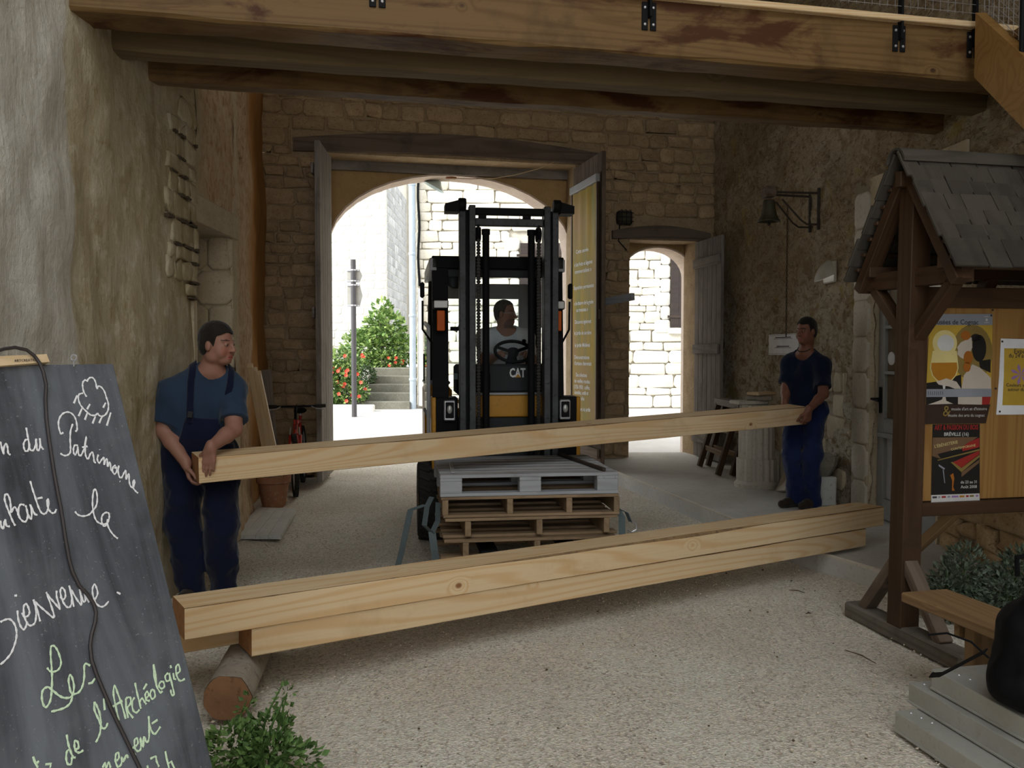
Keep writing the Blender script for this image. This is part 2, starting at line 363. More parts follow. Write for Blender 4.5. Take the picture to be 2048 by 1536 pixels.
mt['tile'] = mottled('pale_panel_board', (.60, .60, .57), (.53, .53, .50), 3.0, .8, .1, .003, (.40, .39, .36))
mt['chalkwhite'] = None
def glass_mat(name, tint=(.9, .95, .95), rough=.02):
    t = NT(name); t.b.inputs['Base Color'].default_value = (*tint, 1); t.b.inputs['Roughness'].default_value = rough
    t.b.inputs['Transmission Weight'].default_value = 1.0; t.b.inputs['IOR'].default_value = 1.05; return t.mat
mt['glass'] = glass_mat('thin_glass')
def slate_mat():
    t = NT('smeared_chalkboard'); v = t.coord(rnd=False)
    st = t.noise(t.n('ShaderNodeMapping', None, i0=v, i3=(9.0, 1.1, 9.0)).outputs[0], 1.0, 5.0, .6, .5); n2 = t.noise(v, 3.2, 5.0, .6); n3 = t.noise(v, 140.0, 2.0, .7)
    col = t.mix(t.ramp(st, .38, .68), (.040, .042, .050), (.135, .145, .165)); col = t.mix(t.math('MULTIPLY', t.ramp(n2, .45, .7), .5), col, (.17, .185, .205))
    col = t.mix(t.math('MULTIPLY', t.ramp(n3, .66, .74), .35), col, (.4, .42, .42)); return t.out(col, .75, 0, .25)
mt['slate'] = slate_mat()
def chalk_mat(name, c):
    t = NT(name); v = t.coord(rnd=False); n = t.noise(v, 420.0, 2.0, .8); return t.out(t.mix(t.math('MULTIPLY', t.ramp(n, .50, .66), .6), c, tuple(x * .45 for x in c)), .95, 0, .05)
mt['chalkwhite'] = chalk_mat('white_chalk', (.80, .80, .82)); mt['chalkgreen'] = chalk_mat('pale_green_chalk', (.62, .78, .55))
def leaf_mat(name, c1, c2):
    t = NT(name); v = t.coord(); a = t.noise(v, 6.0, 3.0); t.b.inputs['Subsurface Weight'].default_value = 0.0
    return t.out(t.mix(t.ramp(a, .35, .65), c1, c2), .6, 0, .3)
mt['leaf'] = leaf_mat('green_leaf', (.050, .105, .024), (.085, .16, .04)); mt['leafgrey'] = leaf_mat('grey_green_leaf', (.075, .105, .065), (.11, .14, .09))
mt['leaflight'] = leaf_mat('light_green_leaf', (.24, .36, .09), (.36, .48, .17)); mt['flower'] = leaf_mat('red_flower', (.70, .05, .03), (.78, .15, .09))
mt['bark'] = mottled('grey_bark', (.32, .28, .23), (.22, .19, .155), 7.0, .9, .5, .01, (.14, .12, .1)); mt['endgrain'] = mottled('sawn_log_end', (.27, .14, .07), (.20, .10, .05), 9.0, .85, .3, .005, (.13, .065, .03))

mt['leaf2'] = leaf_mat('mid_green_leaf', (.10, .19, .05), (.15, .25, .07)); mt['leafgrey2'] = leaf_mat('silver_green_leaf', (.12, .15, .105), (.16, .19, .135))
mt['churchgreyshade'] = stone_mat('grey_shaded_church_limestone', (.50, .49, .47), (.36, .36, .35), (.25, .25, .24), .2, .3)  # darker church stone: buttress side's shade put into its colour; also used for voussoirs
mt['stepstone'] = stone_mat('mossy_step_stone', (.20, .195, .16), (.15, .145, .115), (.30, .29, .25), 0, .4, 3.0)
mt['darkpole'] = flat('dark_grey_pole', (.07, .065, .07), .5); mt['signback'] = flat('sign_plate_back', (.42, .41, .37), .6)
mt['cable'] = flat('dark_brown_cable', (.035, .028, .028), .5); mt['sleeper'] = wood('grey_brown_sleeper', (.155, .135, .11), (.11, .095, .078), (.06, .05, .04), 10.0, .25, .9, .4, (.07, .06, .05), (.5, .7), False)
mt['palewood'] = wood('pale_hardwood', (.62, .47, .29), (.53, .38, .21), (.3, .2, .1), 9.0, .3, .5, .05, None, (.5, .7), False)

mt['shadeglass'] = flat('pale_green_glass', (.55, .68, .66), .15); mt['lamppaint'] = flat('pale_grey_lamp_paint', (.50, .47, .40), .5); mt['opal'] = flat('opal_glass', (.85, .85, .85), .3); mt['opal'].node_tree.nodes['Principled BSDF'].inputs['Emission Color'].default_value = (1, 1, 1, 1); mt['opal'].node_tree.nodes['Principled BSDF'].inputs['Emission Strength'].default_value = .22
mt['doorpanel'] = flat('lighter_grey_door_panel', (.40, .40, .40), .55); mt['darkglass'] = flat('dim_door_glass', (.16, .12, .075), .12, 0, .5); mt['bark2'] = stone_mat('rough_grey_stone', (.33, .30, .25), (.25, .23, .19), (.17, .15, .12), 0, .6)
# ------------------------------------------------------------------ masonry
def project(p):
    q = Vector(p) - CAMP; z = q.y * CP - q.z * SP; y = q.y * SP + q.z * CP
    return (1024 + FPX * q.x / z, 768 - FPX * y / z, z) if z > .01 else (-9e9, 0, z)
def courses(u0, u1, v0, v1, hr, wr, holes=(), gap=.014, rnd=None, inside=None):
    """stones laid in courses, clipped at rectangular holes (ua,ub,va,vb)"""
    rnd = rnd or random.Random(1); out = []; v = v0
    while v < v1 - .03:
        h = min(rnd.uniform(*hr), v1 - v); u = u0 - rnd.uniform(0, wr[0])
        while u < u1:
            w = rnd.uniform(*wr) * (1.25 if h > sum(hr) / 2 else .85); a, b = max(u, u0), min(u + w, u1)
            segs = [(a, b)]
            for (ha, hb, va, vb) in holes:
                if v + h * .6 > va and v + h * .4 < vb:
                    ns = []
                    for (p, q) in segs:
                        if q <= ha or p >= hb: ns.append((p, q)); continue
                        if p < ha: ns.append((p, ha))
                        if q > hb: ns.append((hb, q))
                    segs = ns
            for (p, q) in segs:
                if q - p > .05 and (inside is None or inside((p + q) / 2, v + h / 2)): out.append((p + gap / 2, q - gap / 2, v + gap / 2, v + h - gap / 2))
            u += w
        v += h
    return out
def stone_geo(w, h, d, rnd, jit=.012):
    c = min(w, h) * rnd.uniform(.10, .22); j = lambda: rnd.uniform(-jit, jit) * min(1, min(w, h) / .12)
    a, b = w / 2, h / 2
    o = [(-a + c, -b), (a - c, -b), (a, -b + c), (a, b - c), (a - c, b), (-a + c, b), (-a, b - c), (-a, -b + c)]
    o = [(x + j(), y + j()) for x, y in o]; ins = min(.018, min(w, h) * .14); dd = d * rnd.uniform(.7, 1.15)
    vv = [(x, y, -.03) for x, y in o] + [(x, y, dd * .55) for x, y in o]
    vv += [(x * (1 - ins / a), y * (1 - ins / b), dd + rnd.uniform(-.2, .2) * d) for x, y in o]; n = 8
    fs = [(k * n + i, k * n + (i + 1) % n, (k + 1) * n + (i + 1) % n, (k + 1) * n + i) for k in (0, 1) for i in range(n)] + [tuple(range(2 * n, 3 * n))]
    return vv, fs
def lay_stones(fr, rects, depth, mat, parent, seed=3, nmax=300, jit=.012, name='stone'):
    rnd = random.Random(seed); sc = []
    for r in rects:
        x, y, z = project(fr.p((r[0] + r[1]) / 2, (r[2] + r[3]) / 2)); vis = -60 < x < 2108 and -60 < y < 1596
        sc.append((vis, (r[1] - r[0]) * (r[3] - r[2]) / (z * z), r))
    sc.sort(key=lambda t: (t[0], t[1]), reverse=True); rest = MB()
    for i, (_, _, r) in enumerate(sc):
        vv, fs = stone_geo(r[1] - r[0], r[3] - r[2], depth, rnd, jit); m = fr.mat((r[0] + r[1]) / 2, (r[2] + r[3]) / 2)
        if i < nmax: MB().add(vv, fs).build(name, mat, parent, m, 'all')
        else: rest.add(vv, fs, m)
    if rest.v: tag(rest.build('small_stones', mat, parent, None, 'all'), kind='stuff')
# ------------------------------------------------------------------ ground
def make_floor():
    xs = np.linspace(-3.4, 9, 150); ys = np.concatenate([np.linspace(-9, 2, 40), np.linspace(2.06, 12.45, 190)])
    X, Y = np.meshgrid(xs, ys); X = X.ravel(); Y = Y.ravel(); q = np.stack([X, Y, X * 0], 1)
    Z = fbm(q * 1.1, 5, 3) * .012 + fbm(q * 7, 9, 2) * .004 - .012 + np.clip((Y - 10.6) / 2, 0, 1) * .03
    I = np.arange(len(xs) * len(ys)).reshape(len(ys), len(xs))
    F = np.stack([I[:-1, :-1].ravel(), I[:-1, 1:].ravel(), I[1:, 1:].ravel(), I[1:, :-1].ravel()], 1)
    return struct(npmesh('floor', np.stack([X, Y, Z], 1), F, mt['gravel']))
floor = make_floor()
def pebbles(n, x0, x1, y0, y1, rr, mat, name, seed, bias=1.6, parent=None):
    rg = np.random.default_rng(seed); t = rg.random(n) ** bias; Y = y0 + (y1 - y0) * t; X = x0 + (x1 - x0) * rg.random(n)
    r = rr[0] + (rr[1] - rr[0]) * rg.random(n) ** 2.5
    base = np.array([(1, 0, 0), (0, 1, 0), (-1, 0, 0), (0, -1, 0), (0, 0, .7), (0, 0, -.7)]); fc = np.array([(0, 1, 4), (1, 2, 4), (2, 3, 4), (3, 0, 4), (1, 0, 5), (2, 1, 5), (3, 2, 5), (0, 3, 5)])
    V = base[None] * r[:, None, None] * (.65 + .7 * rg.random((n, 6, 1))); a = rg.random(n) * 6.28
    c, s = np.cos(a)[:, None], np.sin(a)[:, None]; x = V[:, :, 0] * c - V[:, :, 1] * s; y = V[:, :, 0] * s + V[:, :, 1] * c
    V = np.stack([x + X[:, None], y + Y[:, None], V[:, :, 2] + .002], 2).reshape(-1, 3); F = (fc[None] + (np.arange(n) * 6)[:, None, None]).reshape(-1, 3)
    return npmesh(name, V, F, mat, parent, False)
mt['pebble'] = mottled('limestone_grit', (.66, .59, .49), (.42, .34, .26), 55.0, .95, 0, .01, (.28, .22, .16), 0, .1, True, 90.0)
mt['darkbit'] = mottled('dry_leaf_bits', (.07, .05, .035), (.13, .09, .06), 40.0, .95, 0, world=True)
tag(pebbles(15000, -2.0, 3.0, 2.0, 7.5, (.003, .009), mt['pebble'], 'gravel_grit', 11, 1.6, floor), kind='stuff')
tag(pebbles(240, -1.2, 2.2, 2.2, 6.5, (.003, .009), mt['darkbit'], 'leaf_litter', 12, 1.6, floor), kind='stuff')
twigs = [((1690, 1300), (1752, 1327)), ((1578, 1180), (1610, 1186)), ((1700, 1108), (1740, 1114))]
for (a, b) in twigs[:2]:
    p, q = atz(*a, .006), atz(*b, .006); tag(tube('twig', [p, (p + q) / 2 + Vector((.01, .008, .004)), q], [.002, .004, .002], mt['darkbit'], n=5),
        'thin dry twig lying on the gravel ' + ('near the foot of the notice board' if a[0] == 1690 else 'in front of the stacked beams'), 'twig')
dl = atz(1617, 1228, .01); tag(MB().add([(-.02, 0, 0), (0, -.012, .006), (.022, 0, .002), (.004, .016, .01)], [(0, 1, 2, 3), (3, 2, 1, 0)]).build('dry_leaf', mt['darkbit'], None, Matrix.Translation(dl)), 'single curled dry brown leaf on the gravel', 'leaf')
# right wall line and slab
def rwx(Y): return 3.636 - .077 * Y
SLZ = .12
def slab():
    edge = [(1.02, 11.35), (1.13, 10.6), (1.45, 9.1), (1.80, 7.55), (2.15, 6.1), (2.50, 5.28), (2.72, 5.12)]
    out = edge + [(rwx(5.05) + .1, 5.08), (rwx(11.3) + .1, 12.2), (1.3, 12.2)]
    m = MB(); m.prism(list(reversed(out)), -.05, SLZ); s = struct(m.build('floor_slab', mt['slab']))
    k = MB(); top = [Vector((x, y, SLZ + .003)) for x, y in edge]
    k.tube([p + Vector((.012, 0, 0)) for p in top], .014, 6); k.build('slab_nosing', mt['concrete'], s)
slab()
# ------------------------------------------------------------------ left wall
LW = Frame((-1.9, 0, 0), (-.045, 1, 0), None, (1, .045, 0))
def toY(Y): return Y * 1.001
struct(gridwall('wall_left', LW, -6, 6.08, -.05, 8.0, .05, .022, 1.6, mt['plaster'], seed=2,  # raised and lengthened beyond view to keep the sun off the right wall
    disp=lambda U, V: .012 * fbm(np.stack([U * 5, V * 2.2, U * 0], 1), 31, 3)))
# door opening in the left wall: reveal, lintel, recess
wl2 = Frame((-2.215, 6.95, 0), (-.21, 1, 0), None, (1, .21, 0))
wfar = struct(gridwall('wall_left_far', wl2, 0, 3.80, -.05, 5.9, .045, .03, 2.2, mt['plaster'], seed=8))
over = struct(gridwall('wall_left_over_door', LW, 6.05, 6.99, 2.62, 5.9, .045, .02, 1.6, mt['plaster'], seed=14))
rec = MB(); rec.box((-2.75, 6.5, 2.9), (.06, 1.6, 5.9)); rec.box((-2.45, 6.03, 2.9), (.55, .06, 5.9)); rec.box((-2.49, 7.05, 2.95), (.54, .14, 5.9)); rec.build('recess_back', mt['ashlar'], wfar)
lint = bar('lintel', (-2.42, 5.95, 2.53), (-2.46, 7.1, 2.53), .52, .19, mt['ashlar'], wfar)
rv = Frame((-2.21, 6.96, 0), (-1, 0, 0), None, (0, -1, 0)); rr_ = random.Random(4)
for i in range(9):
    v0 = -.02 + i * .275
    for (a, b) in (((0, .30), (.30, .55)) if i % 2 else ((0, .2), (.2, .55))):
        vv, fs = stone_geo(b - a - .008, .265, .012, rr_, .003); MB().add(vv, fs).build('jamb_stone', mt['ashlar'], wfar, rv.mat((a + b) / 2, v0 + .1375), 'all')
box('door_frame', (-2.50, 6.86, 1.25), (.05, .06, 2.4), mt['galv'], wfar)
box('door_panel', (-2.70, 6.5, 1.25), (.05, .9, 2.4), mt['greypaint'], wfar)
# broken stones showing at the end of the render, by the door
rs = courses(5.45, 6.07, 1.9, 5.2, (.09, .17), (.12, .26), rnd=random.Random(21), inside=lambda u, v: u > 5.72 - .22 * math.sin(v * 3.1) or (u > 5.5 and int(v * 7.3) % 3 == 0))
lay_stones(LW, rs, .016, mt['plaster'], over, 5, 120, .02)
rg = random.Random(66); mt['gapdark'] = mottled('dark_open_joint', (.05, .036, .02), (.09, .065, .04), 9.0, .95, 0)
for q_ in rs:
    if rg.random() < .42:
        uc, w_ = (q_[0] + q_[1]) / 2, (q_[1] - q_[0]) * rg.uniform(.5, 1.0); n_ = 5; o_ = [(-w_ / 2 + w_ * k / n_, .004 + rg.uniform(0, .012)) for k in range(n_ + 1)]; MB().prism([(x, -y) for x, y in o_] + [(x, y * .7) for x, y in reversed(o_)], -.02, .022, LW.mat(uc, q_[2] - .006)).build('open_joint', mt['gapdark'], over)
rs = courses(0.0, 1.1, 2.75, 5.6, (.10, .18), (.14, .30), rnd=random.Random(22), inside=lambda u, v: (int(u * 9) + int(v * 8)) % 2 == 0)
lay_stones(wl2, rs, .02, mt['plaster'], wfar, 6, 60, .02)
# ------------------------------------------------------------------ back wall with the two openings
BWo = Vector((0, 11.285, 0)); BU = Vector((.9756, .2197, 0)); BN = Vector((.2197, -.9756, 0))
BW = Frame(BWo, BU, None, BN)
gL = BW.uv(657, 700)[0]; gR = BW.uv(1150, 700)[0]; gT = BW.uv(900, 318)[1]
sL = BW.uv(1258, 700)[0]; sR = BW.uv(1392, 700)[0]; sT = BW.uv(1320, 481)[1]
u0b, u1b = -3.25, BW.uv(1426, 700)[0] + .3; TOPB = 5.9
def opening_outline(a, b, top, c, d, top2): return [(u0b, -.05), (a, -.05), (a, top), (b, top), (b, -.05), (c, -.05), (c, top2), (d, top2), (d, -.05), (u1b, -.05), (u1b, TOPB + .3), (u0b, TOPB + .3)]
bm_ = MB(); bm_.prism(opening_outline(gL, gR, gT, sL, sR, sT), -.42, 0, BW.mat())
wback = struct(bm_.build('wall_back', mt['mortar']))
def arch_pts(a, b, spring, rise, n=18): return [((a + b) / 2 - (b - a) / 2 * math.cos(math.pi * i / n), spring + rise * math.sin(math.pi * i / n)) for i in range(n + 1)]
OW = -.44
aL, aR = BW.uv(657, 600, OW)[0], BW.uv(1141, 600, OW)[0]; aTop = BW.uv(900, 349, OW)[1]; aSp = BW.uv(1141, 500, OW)[1]
cL, cR = BW.uv(1240, 600, OW)[0], BW.uv(1387, 600, OW)[0]; cTop = BW.uv(1318, 493, OW)[1]; cSp = BW.uv(1387, 552, OW)[1]
A1 = arch_pts(aL, aR, aSp, aTop - aSp); A2 = arch_pts(cL, cR, cSp, cTop - cSp)
outl = [(u0b, -.05), (aL, -.05)] + A1 + [(aR, -.05), (cL, -.05)] + A2 + [(cR, -.05), (u1b + .4, -.05), (u1b + .4, TOPB + .3), (u0b, TOPB + .3)]
m = MB(); m.prism(outl, -.80, -.43, BW.mat()); m.build('outer_arch_render', mt['vault'], wback)
def voussoirs(A, sp_lo, a, b):
    pts = [(a, .0), (a, sp_lo * .33), (a, sp_lo * .66)] + A + [(b, sp_lo * .66), (b, sp_lo * .33), (b, 0)]
    cx = (a + b) / 2
    for p, q in zip(pts[:-1], pts[1:]):
        t = .022; nrm = Vector((q[1] - p[1], -(q[0] - p[0]))); nrm.normalize()
        o = [p, q, (q[0] + nrm.x * t, q[1] + nrm.y * t), (p[0] + nrm.x * t, p[1] + nrm.y * t)]
        MB().prism(list(reversed(o)), -.81, -.40, BW.mat()).build('voussoir', mt['archedge'], wback)
voussoirs(A1, aSp, aL, aR); voussoirs(A2, cSp, cL, cR)
holes = [(gL, gR, -1, gT + .02), (sL, sR, -1, sT + .02), (gL - .42, gR + .32, gT - .05, gT + .26), (sL - .28, sR + .2, sT - .02, sT + .20)]
rs = courses(u0b + .1, u1b - .28, 0, 5.6, (.11, .20), (.16, .40), holes, .016, random.Random(7))
lay_stones(BW, rs, .028, mt['ostone'], wback, 9, 300, .02)
# timber lintels
def lintel(name, a, b, v0, th, bow, label, w0=-.40, w1=.05):
    n = 14; bot = [(a + (b - a) * i / n, v0 + bow * .45 * math.sin(math.pi * i / n)) for i in range(n + 1)]; top = [(x, y + th * (.55 + .45 * math.sin(math.pi * (i + 1) / (n + 2)))) for i, (x, y) in enumerate(bot)]
    m = MB(); m.prism(bot + list(reversed(top)), w0, w1); return tag(m.build(name, mt['oldwood'], None, BW.mat()), label, 'lintel')
lintel('timber_lintel', gL - .40, gR + .30, gT, .25, .10, 'long bowed old oak lintel over the carriage gateway')
lintel('timber_lintel', sL - .25, sR + .18, sT, .17, .05, 'short rough oak lintel over the small arched doorway')
m = MB(); m.prism([(gL - .05, gT - .12), (gR + .05, gT - .12), (gR + .05, gT + .01), (gL - .05, gT + .01)], -.43, -.36); tag(m.build('lintel_board', mt['greyplank'], None, BW.mat()), 'pale weathered board set behind the gateway lintel', 'board')
# ------------------------------------------------------------------ right wall
RW = Frame((rwx(0), 0, 0), (-.077, 1, 0), None, (-1, -.077, 0))
dA, dB = 6.40, 7.45; dT = 2.72
struct_r = struct(gridwall('wall_right', RW, -8, 12.0, -.05, 7.5, .06, .028, 2.4, mt['rwall'], hole=lambda u, v: (u > dA) & (u < dB) & (v < dT), seed=12,
    disp=lambda U, V: .014 * fbm(np.stack([U * 6, V * 9, U * 0], 1), 77, 2)))
m = MB(); m.box((rwx(6.9) + .32, 6.92, 1.4), (.05, 1.5, 3.0)); m.build('recess_back', mt['mortar'], struct_r)
for y in (dA, dB): box('door_reveal', (rwx(y) + .15, y, 1.36), (.34, .03, 2.74), mt['ashlar'], struct_r)
# dressed surround of the doorway: ochre band and pale jamb stones
sur = [(dB + .02, 7.74, 0, 3.0), (6.1, 7.74, 2.76, 3.0)]
for (a, b, v0, v1) in sur:
    MB().prism([(a, v0), (b, v0), (b, v1), (a, v1)], -.05, .035, RW.mat() @ Matrix.Identity(4)).build('door_surround', mt['ashlar'], struct_r)
rj = random.Random(9)
for i in range(9):
    vv, fs = stone_geo(.27, .30, .012, rj, .003); MB().add(vv, fs).build('jamb_stone', mt['concrete'], struct_r, RW.mat(7.60, .27 + i * .31, .035), 'all')
lay_stones(RW, courses(4.2, 6.35, .1, 1.0, (.13, .24), (.2, .42), rnd=random.Random(31)), .06, mt['ostone'], struct_r, 32, 60, .03)
lay_stones(RW, courses(7.95, 9.2, .25, 1.35, (.16, .26), (.22, .38), rnd=random.Random(33), inside=lambda u, v: (int(u * 5.3) + int(v * 4.7)) % 3 != 0), .012, mt['ashlar'], struct_r, 34, 40, .012)
# ceiling and roof mass above the passage
m = MB(); m.box((.3, 6.9, 6.0), (8.2, 9.0, .2)); ceil_ = struct(m.build('ceiling', mt['concrete']))  # out of view; pale surface chosen to bounce fill light into the passage
for i in range(9): bar('rafter', (-3.2, 4.8 + i * .8, 5.84), (3.9, 5.1 + i * .8, 5.84), .10, .14, mt['oakdull'], ceil_)
# ------------------------------------------------------------------ gallery: three oak beams, boards, railing
EB = Vector((.9756, .2197, 0)); NBm = Vector((-.2197, .9756, 0))
def beam_line(Y0, w, h, name, mat, label, bow=0.0):
    """Y0: depth where the front lower edge meets the left wall"""
    pL = Vector((-1.9 - .045 * Y0 - .25, Y0 - .25 * .225, 3.15)); t = (rwx(Y0 + 1.1) - pL.x) / EB.x + .1; pR = pL + EB * t
    c = (pL + pR) / 2 + NBm * (w / 2) + Vector((0, 0, h / 2)); m = Matrix((EB, NBm, Vector((0, 0, 1)))).transposed().to_4x4(); m.translation = c
    mb = MB(); n = 24; L = t; vv = []; fs = []; rnd = random.Random(int(Y0 * 100))
    for i in range(n + 1):
        x = -L / 2 + L * i / n; e = [rnd.uniform(-.006, .006) for _ in range(8)]; c_ = .015
        vv += [(x, -w / 2, -h / 2 + c_ + e[0]), (x, -w / 2 + c_, -h / 2 + e[1]), (x, w / 2 - c_, -h / 2 + e[2]), (x, w / 2, -h / 2 + c_ + e[3]), (x, w / 2, h / 2), (x, -w / 2, h / 2)]
    for i in range(n):
        for j in range(6): fs.append((i * 6 + j, i * 6 + (j + 1) % 6, (i + 1) * 6 + (j + 1) % 6, (i + 1) * 6 + j))
    fs += [tuple(reversed(range(6))), tuple(n * 6 + j for j in range(6))]
    fs = [tuple(reversed(f)) for f in fs]
    return tag(mb.add(vv, fs).build(name, mat, None, m), label, 'beam'), pL, pR
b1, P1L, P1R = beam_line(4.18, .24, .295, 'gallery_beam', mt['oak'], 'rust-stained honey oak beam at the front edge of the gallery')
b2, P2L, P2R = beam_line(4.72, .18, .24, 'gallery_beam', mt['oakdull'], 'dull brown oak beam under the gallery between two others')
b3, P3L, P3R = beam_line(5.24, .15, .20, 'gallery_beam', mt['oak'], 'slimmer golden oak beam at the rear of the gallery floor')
gf = thing('gallery_floor', 'pale sawn boards laid across the gallery beams', 'floor boards', P1L + Vector((0, 0, .3)))
L1 = (P1R - P1L).length; nb = 26
for i in range(nb):
    a = P1L + EB * (L1 * (i + .5) / nb) + Vector((0, 0, .31)) - NBm * .012; bar('board', a, a + NBm * 1.6, L1 / nb - .004, .028, mt['pine'], gf)
bar('edge_strip', P1L + Vector((0, 0, .312)) - NBm * .03, P1R + Vector((0, 0, .312)) - NBm * .03, .035, .034, mt['pine'], gf)
# railing: steel posts bolted to the beam, wire mesh
rl = thing('gallery_railing', 'black steel railing posts with wire mesh bolted to the front beam', 'railing', P1L + Vector((0, 0, .3)))
FB = Frame(P1L, EB, None, -NBm)
posts_u = [FB.uv(px, 60)[0] for px in (755, 1297, 1797, 1945)] + [FB.uv(755, 60)[0] - 1.47]
for k, u in enumerate(posts_u):
    for s_ in (-1, 1):
        m = MB(); m.box((0, 0, 0), (.034, .15, .008), None, .002); pl = m.build('bracket_plate', mt['black'], rl, FB.mat(u + s_ * .024, .205, .006))
        for dz in (-.045, .045): MB().ball((0, 0, 0), (.009, .009, .006), 8, 4).build('bolt', mt['silver'], pl, FB.mat(u + s_ * .024, .205 + dz, .011))
    box('post', FB.p(u, .72, .02), (.014, .04, 1.05), mt['black'], rl, rot=Matrix.Rotation(math.atan2(EB.y, EB.x), 4, 'Z'), ch=.002)
bar('top_rail', FB.p(.2, 1.25, .02), FB.p(L1 - .2, 1.25, .02), .04, .02, mt['black'], rl)
m = MB()
for i in range(int(L1 / .05)): m.bar(FB.p(.1 + i * .05, .37, .03), FB.p(.1 + i * .05, 1.22, .03), .0022, .0022, EB)
for j in range(18): m.bar(FB.p(.1, .38 + j * .05, .032), FB.p(L1 - .1, .38 + j * .05, .032), .0022, .0022)
m.build('wire_mesh', mt['silver'], rl)
# stair string running down towards the yard at the right end
st = thing('gallery_stair', 'plain brown timber stair string with steel post descending from the gallery', 'stair', (2.7, 5.1, 2.7))
q0 = at(1948, 168, 5.14); X_ = q0.x
str_ = MB(); a0, a1 = Vector((X_, 5.14, 3.15)), Vector((X_ + .05, 4.0, 2.20))
o = [(5.14, 3.13), (5.14, 3.50), (2.9, 1.63), (2.9, 1.26)]
m = MB(); m.add([(X_ + d, y, z) for d in (0, .06) for (y, z) in o], [(0, 1, 2, 3), (7, 6, 5, 4), (0, 4, 5, 1), (1, 5, 6, 2), (2, 6, 7, 3), (3, 7, 4, 0)]); m.build('string', mt['ply'], st)
for k in range(7):
    box('tread', (X_ + .36, 4.9 - k * .28, 3.27 - k * .234), (.62, .27, .04), mt['bench'], st)
m = MB(); m.add([(X_ + .66 + d, y, z) for d in (0, .05) for (y, z) in o], [(0, 1, 2, 3), (7, 6, 5, 4), (0, 4, 5, 1), (1, 5, 6, 2), (2, 6, 7, 3), (3, 7, 4, 0)]); m.build('string', mt['ply'], st)
tube('hand_rail_post', [(X_ + .02, 4.7, 2.95), (X_ + .02, 4.7, 4.0)], .014, mt['black'], st)
m = MB()
for i in range(40): m.bar((X_ + .03, 5.1 - i * .05, 3.5 - i * .0418), (X_ + .03, 5.1 - i * .05, 4.35 - i * .0418), .0022, .0022, (1, 0, 0))
for j in range(16): m.bar((X_ + .032, 5.1, 3.52 + j * .05), (X_ + .032, 3.1, 1.85 + j * .05), .0022, .0022)
m.build('wire_mesh', mt['silver'], st)
# ------------------------------------------------------------------ fresh timbers
TD = Vector((.8375, .5464, 0)); TN = Vector((-.5464, .8375, 0)); TA = Vector((-1.148, 3.81, 0))
def squared_timber(name, p0, p1, w, h, label, group=None, wane=0.0, seed=1, roll=0.0):
    """p0,p1: front lower edge of the left and right end; a sawn timber with slightly uneven arrises and a waney upper edge"""
    p0 = Vector(p0); p1 = Vector(p1); x = (p1 - p0); L = x.length; x.normalize(); y = Vector((0, 0, 1)).cross(x).normalized(); z = x.cross(y)
    if roll: R_ = Matrix.Rotation(roll, 3, x); y = R_ @ y; z = R_ @ z
    m = Matrix((x, y, z)).transposed().to_4x4(); m.translation = p0 + y * (w / 2) + z * (h / 2) + x * (L / 2)
    rnd = random.Random(seed); n = 40; vv = []; fs = []
    for i in range(n + 1):
        t = i / n; wn = wane * max(0, math.sin(t * 9 + seed) * .5 + math.sin(t * 23 + seed * 2) * .3 + t * .6) + .004
        j = [rnd.uniform(-.0012, .0012) for _ in range(4)]; xx = -L / 2 + L * t
        vv += [(xx, -w / 2, -h / 2 + .004 + j[0]), (xx, -w / 2 + .004, -h / 2), (xx, w / 2 - .004, -h / 2), (xx, w / 2, -h / 2 + .004), (xx, w / 2, h / 2 - .004), (xx, w / 2 - .004, h / 2), (xx, -w / 2 + wn + j[1], h / 2), (xx, -w / 2, h / 2 - wn * .8 + j[2])]
    k = 8
    for i in range(n):
        for q in range(k): fs.append((i * k + (q + 1) % k, i * k + q, (i + 1) * k + q, (i + 1) * k + (q + 1) % k))
    mi = []
    fs += [tuple(range(k)), tuple(n * k + q for q in reversed(range(k)))]
    mb = MB(); mb.add(vv, fs); mb.m[-2:] = [1, 1]
    for i in range(n): mb.m[i * k + 6] = 2
    fs_fix = [tuple(reversed(f)) for f in mb.f]; mb.f = fs_fix
    o = mb.build(name, [mt['pine'], mt['pineend'], mt['wane']], None, m); return tag(o, label, 'timber', group)
mt['pineend'] = mottled('pine_end_grain', (.40, .19, .075), (.32, .15, .06), 14.0, .8, .2, .003, (.26, .11, .04))
mt['wane'] = mottled('waney_bark_edge', (.30, .19, .09), (.16, .095, .05), 9.0, .85, .3, .004, (.10, .06, .035))
def TP(t, perp, z): return TA + TD * t + TN * perp + Vector((0, 0, z))
squared_timber('pine_beam', TP(0, 0, .197), TP(4.39, 0, .148), .20, .128, 'lower front pine beam of the stack resting on the log', 'stacked pine beams', .004, 2)
squared_timber('pine_beam', TP(-.36, .215, .197), TP(4.1, .215, .148), .20, .128, 'lower rear pine beam of the stack, mostly hidden', 'stacked pine beams', .003, 5)
squared_timber('pine_beam', TP(-.285, -.012, .3265), TP(4.58, -.012, .279), .225, .137, 'waney-edged pine beam lying on top of the stack', 'stacked pine beams', .016, 3)
squared_timber('pine_beam', (-1.815, 5.05, .775), (2.565, 7.60, .905), .215, .152, 'long pine beam carried at both ends by two workers', None, .008, 4, .06)
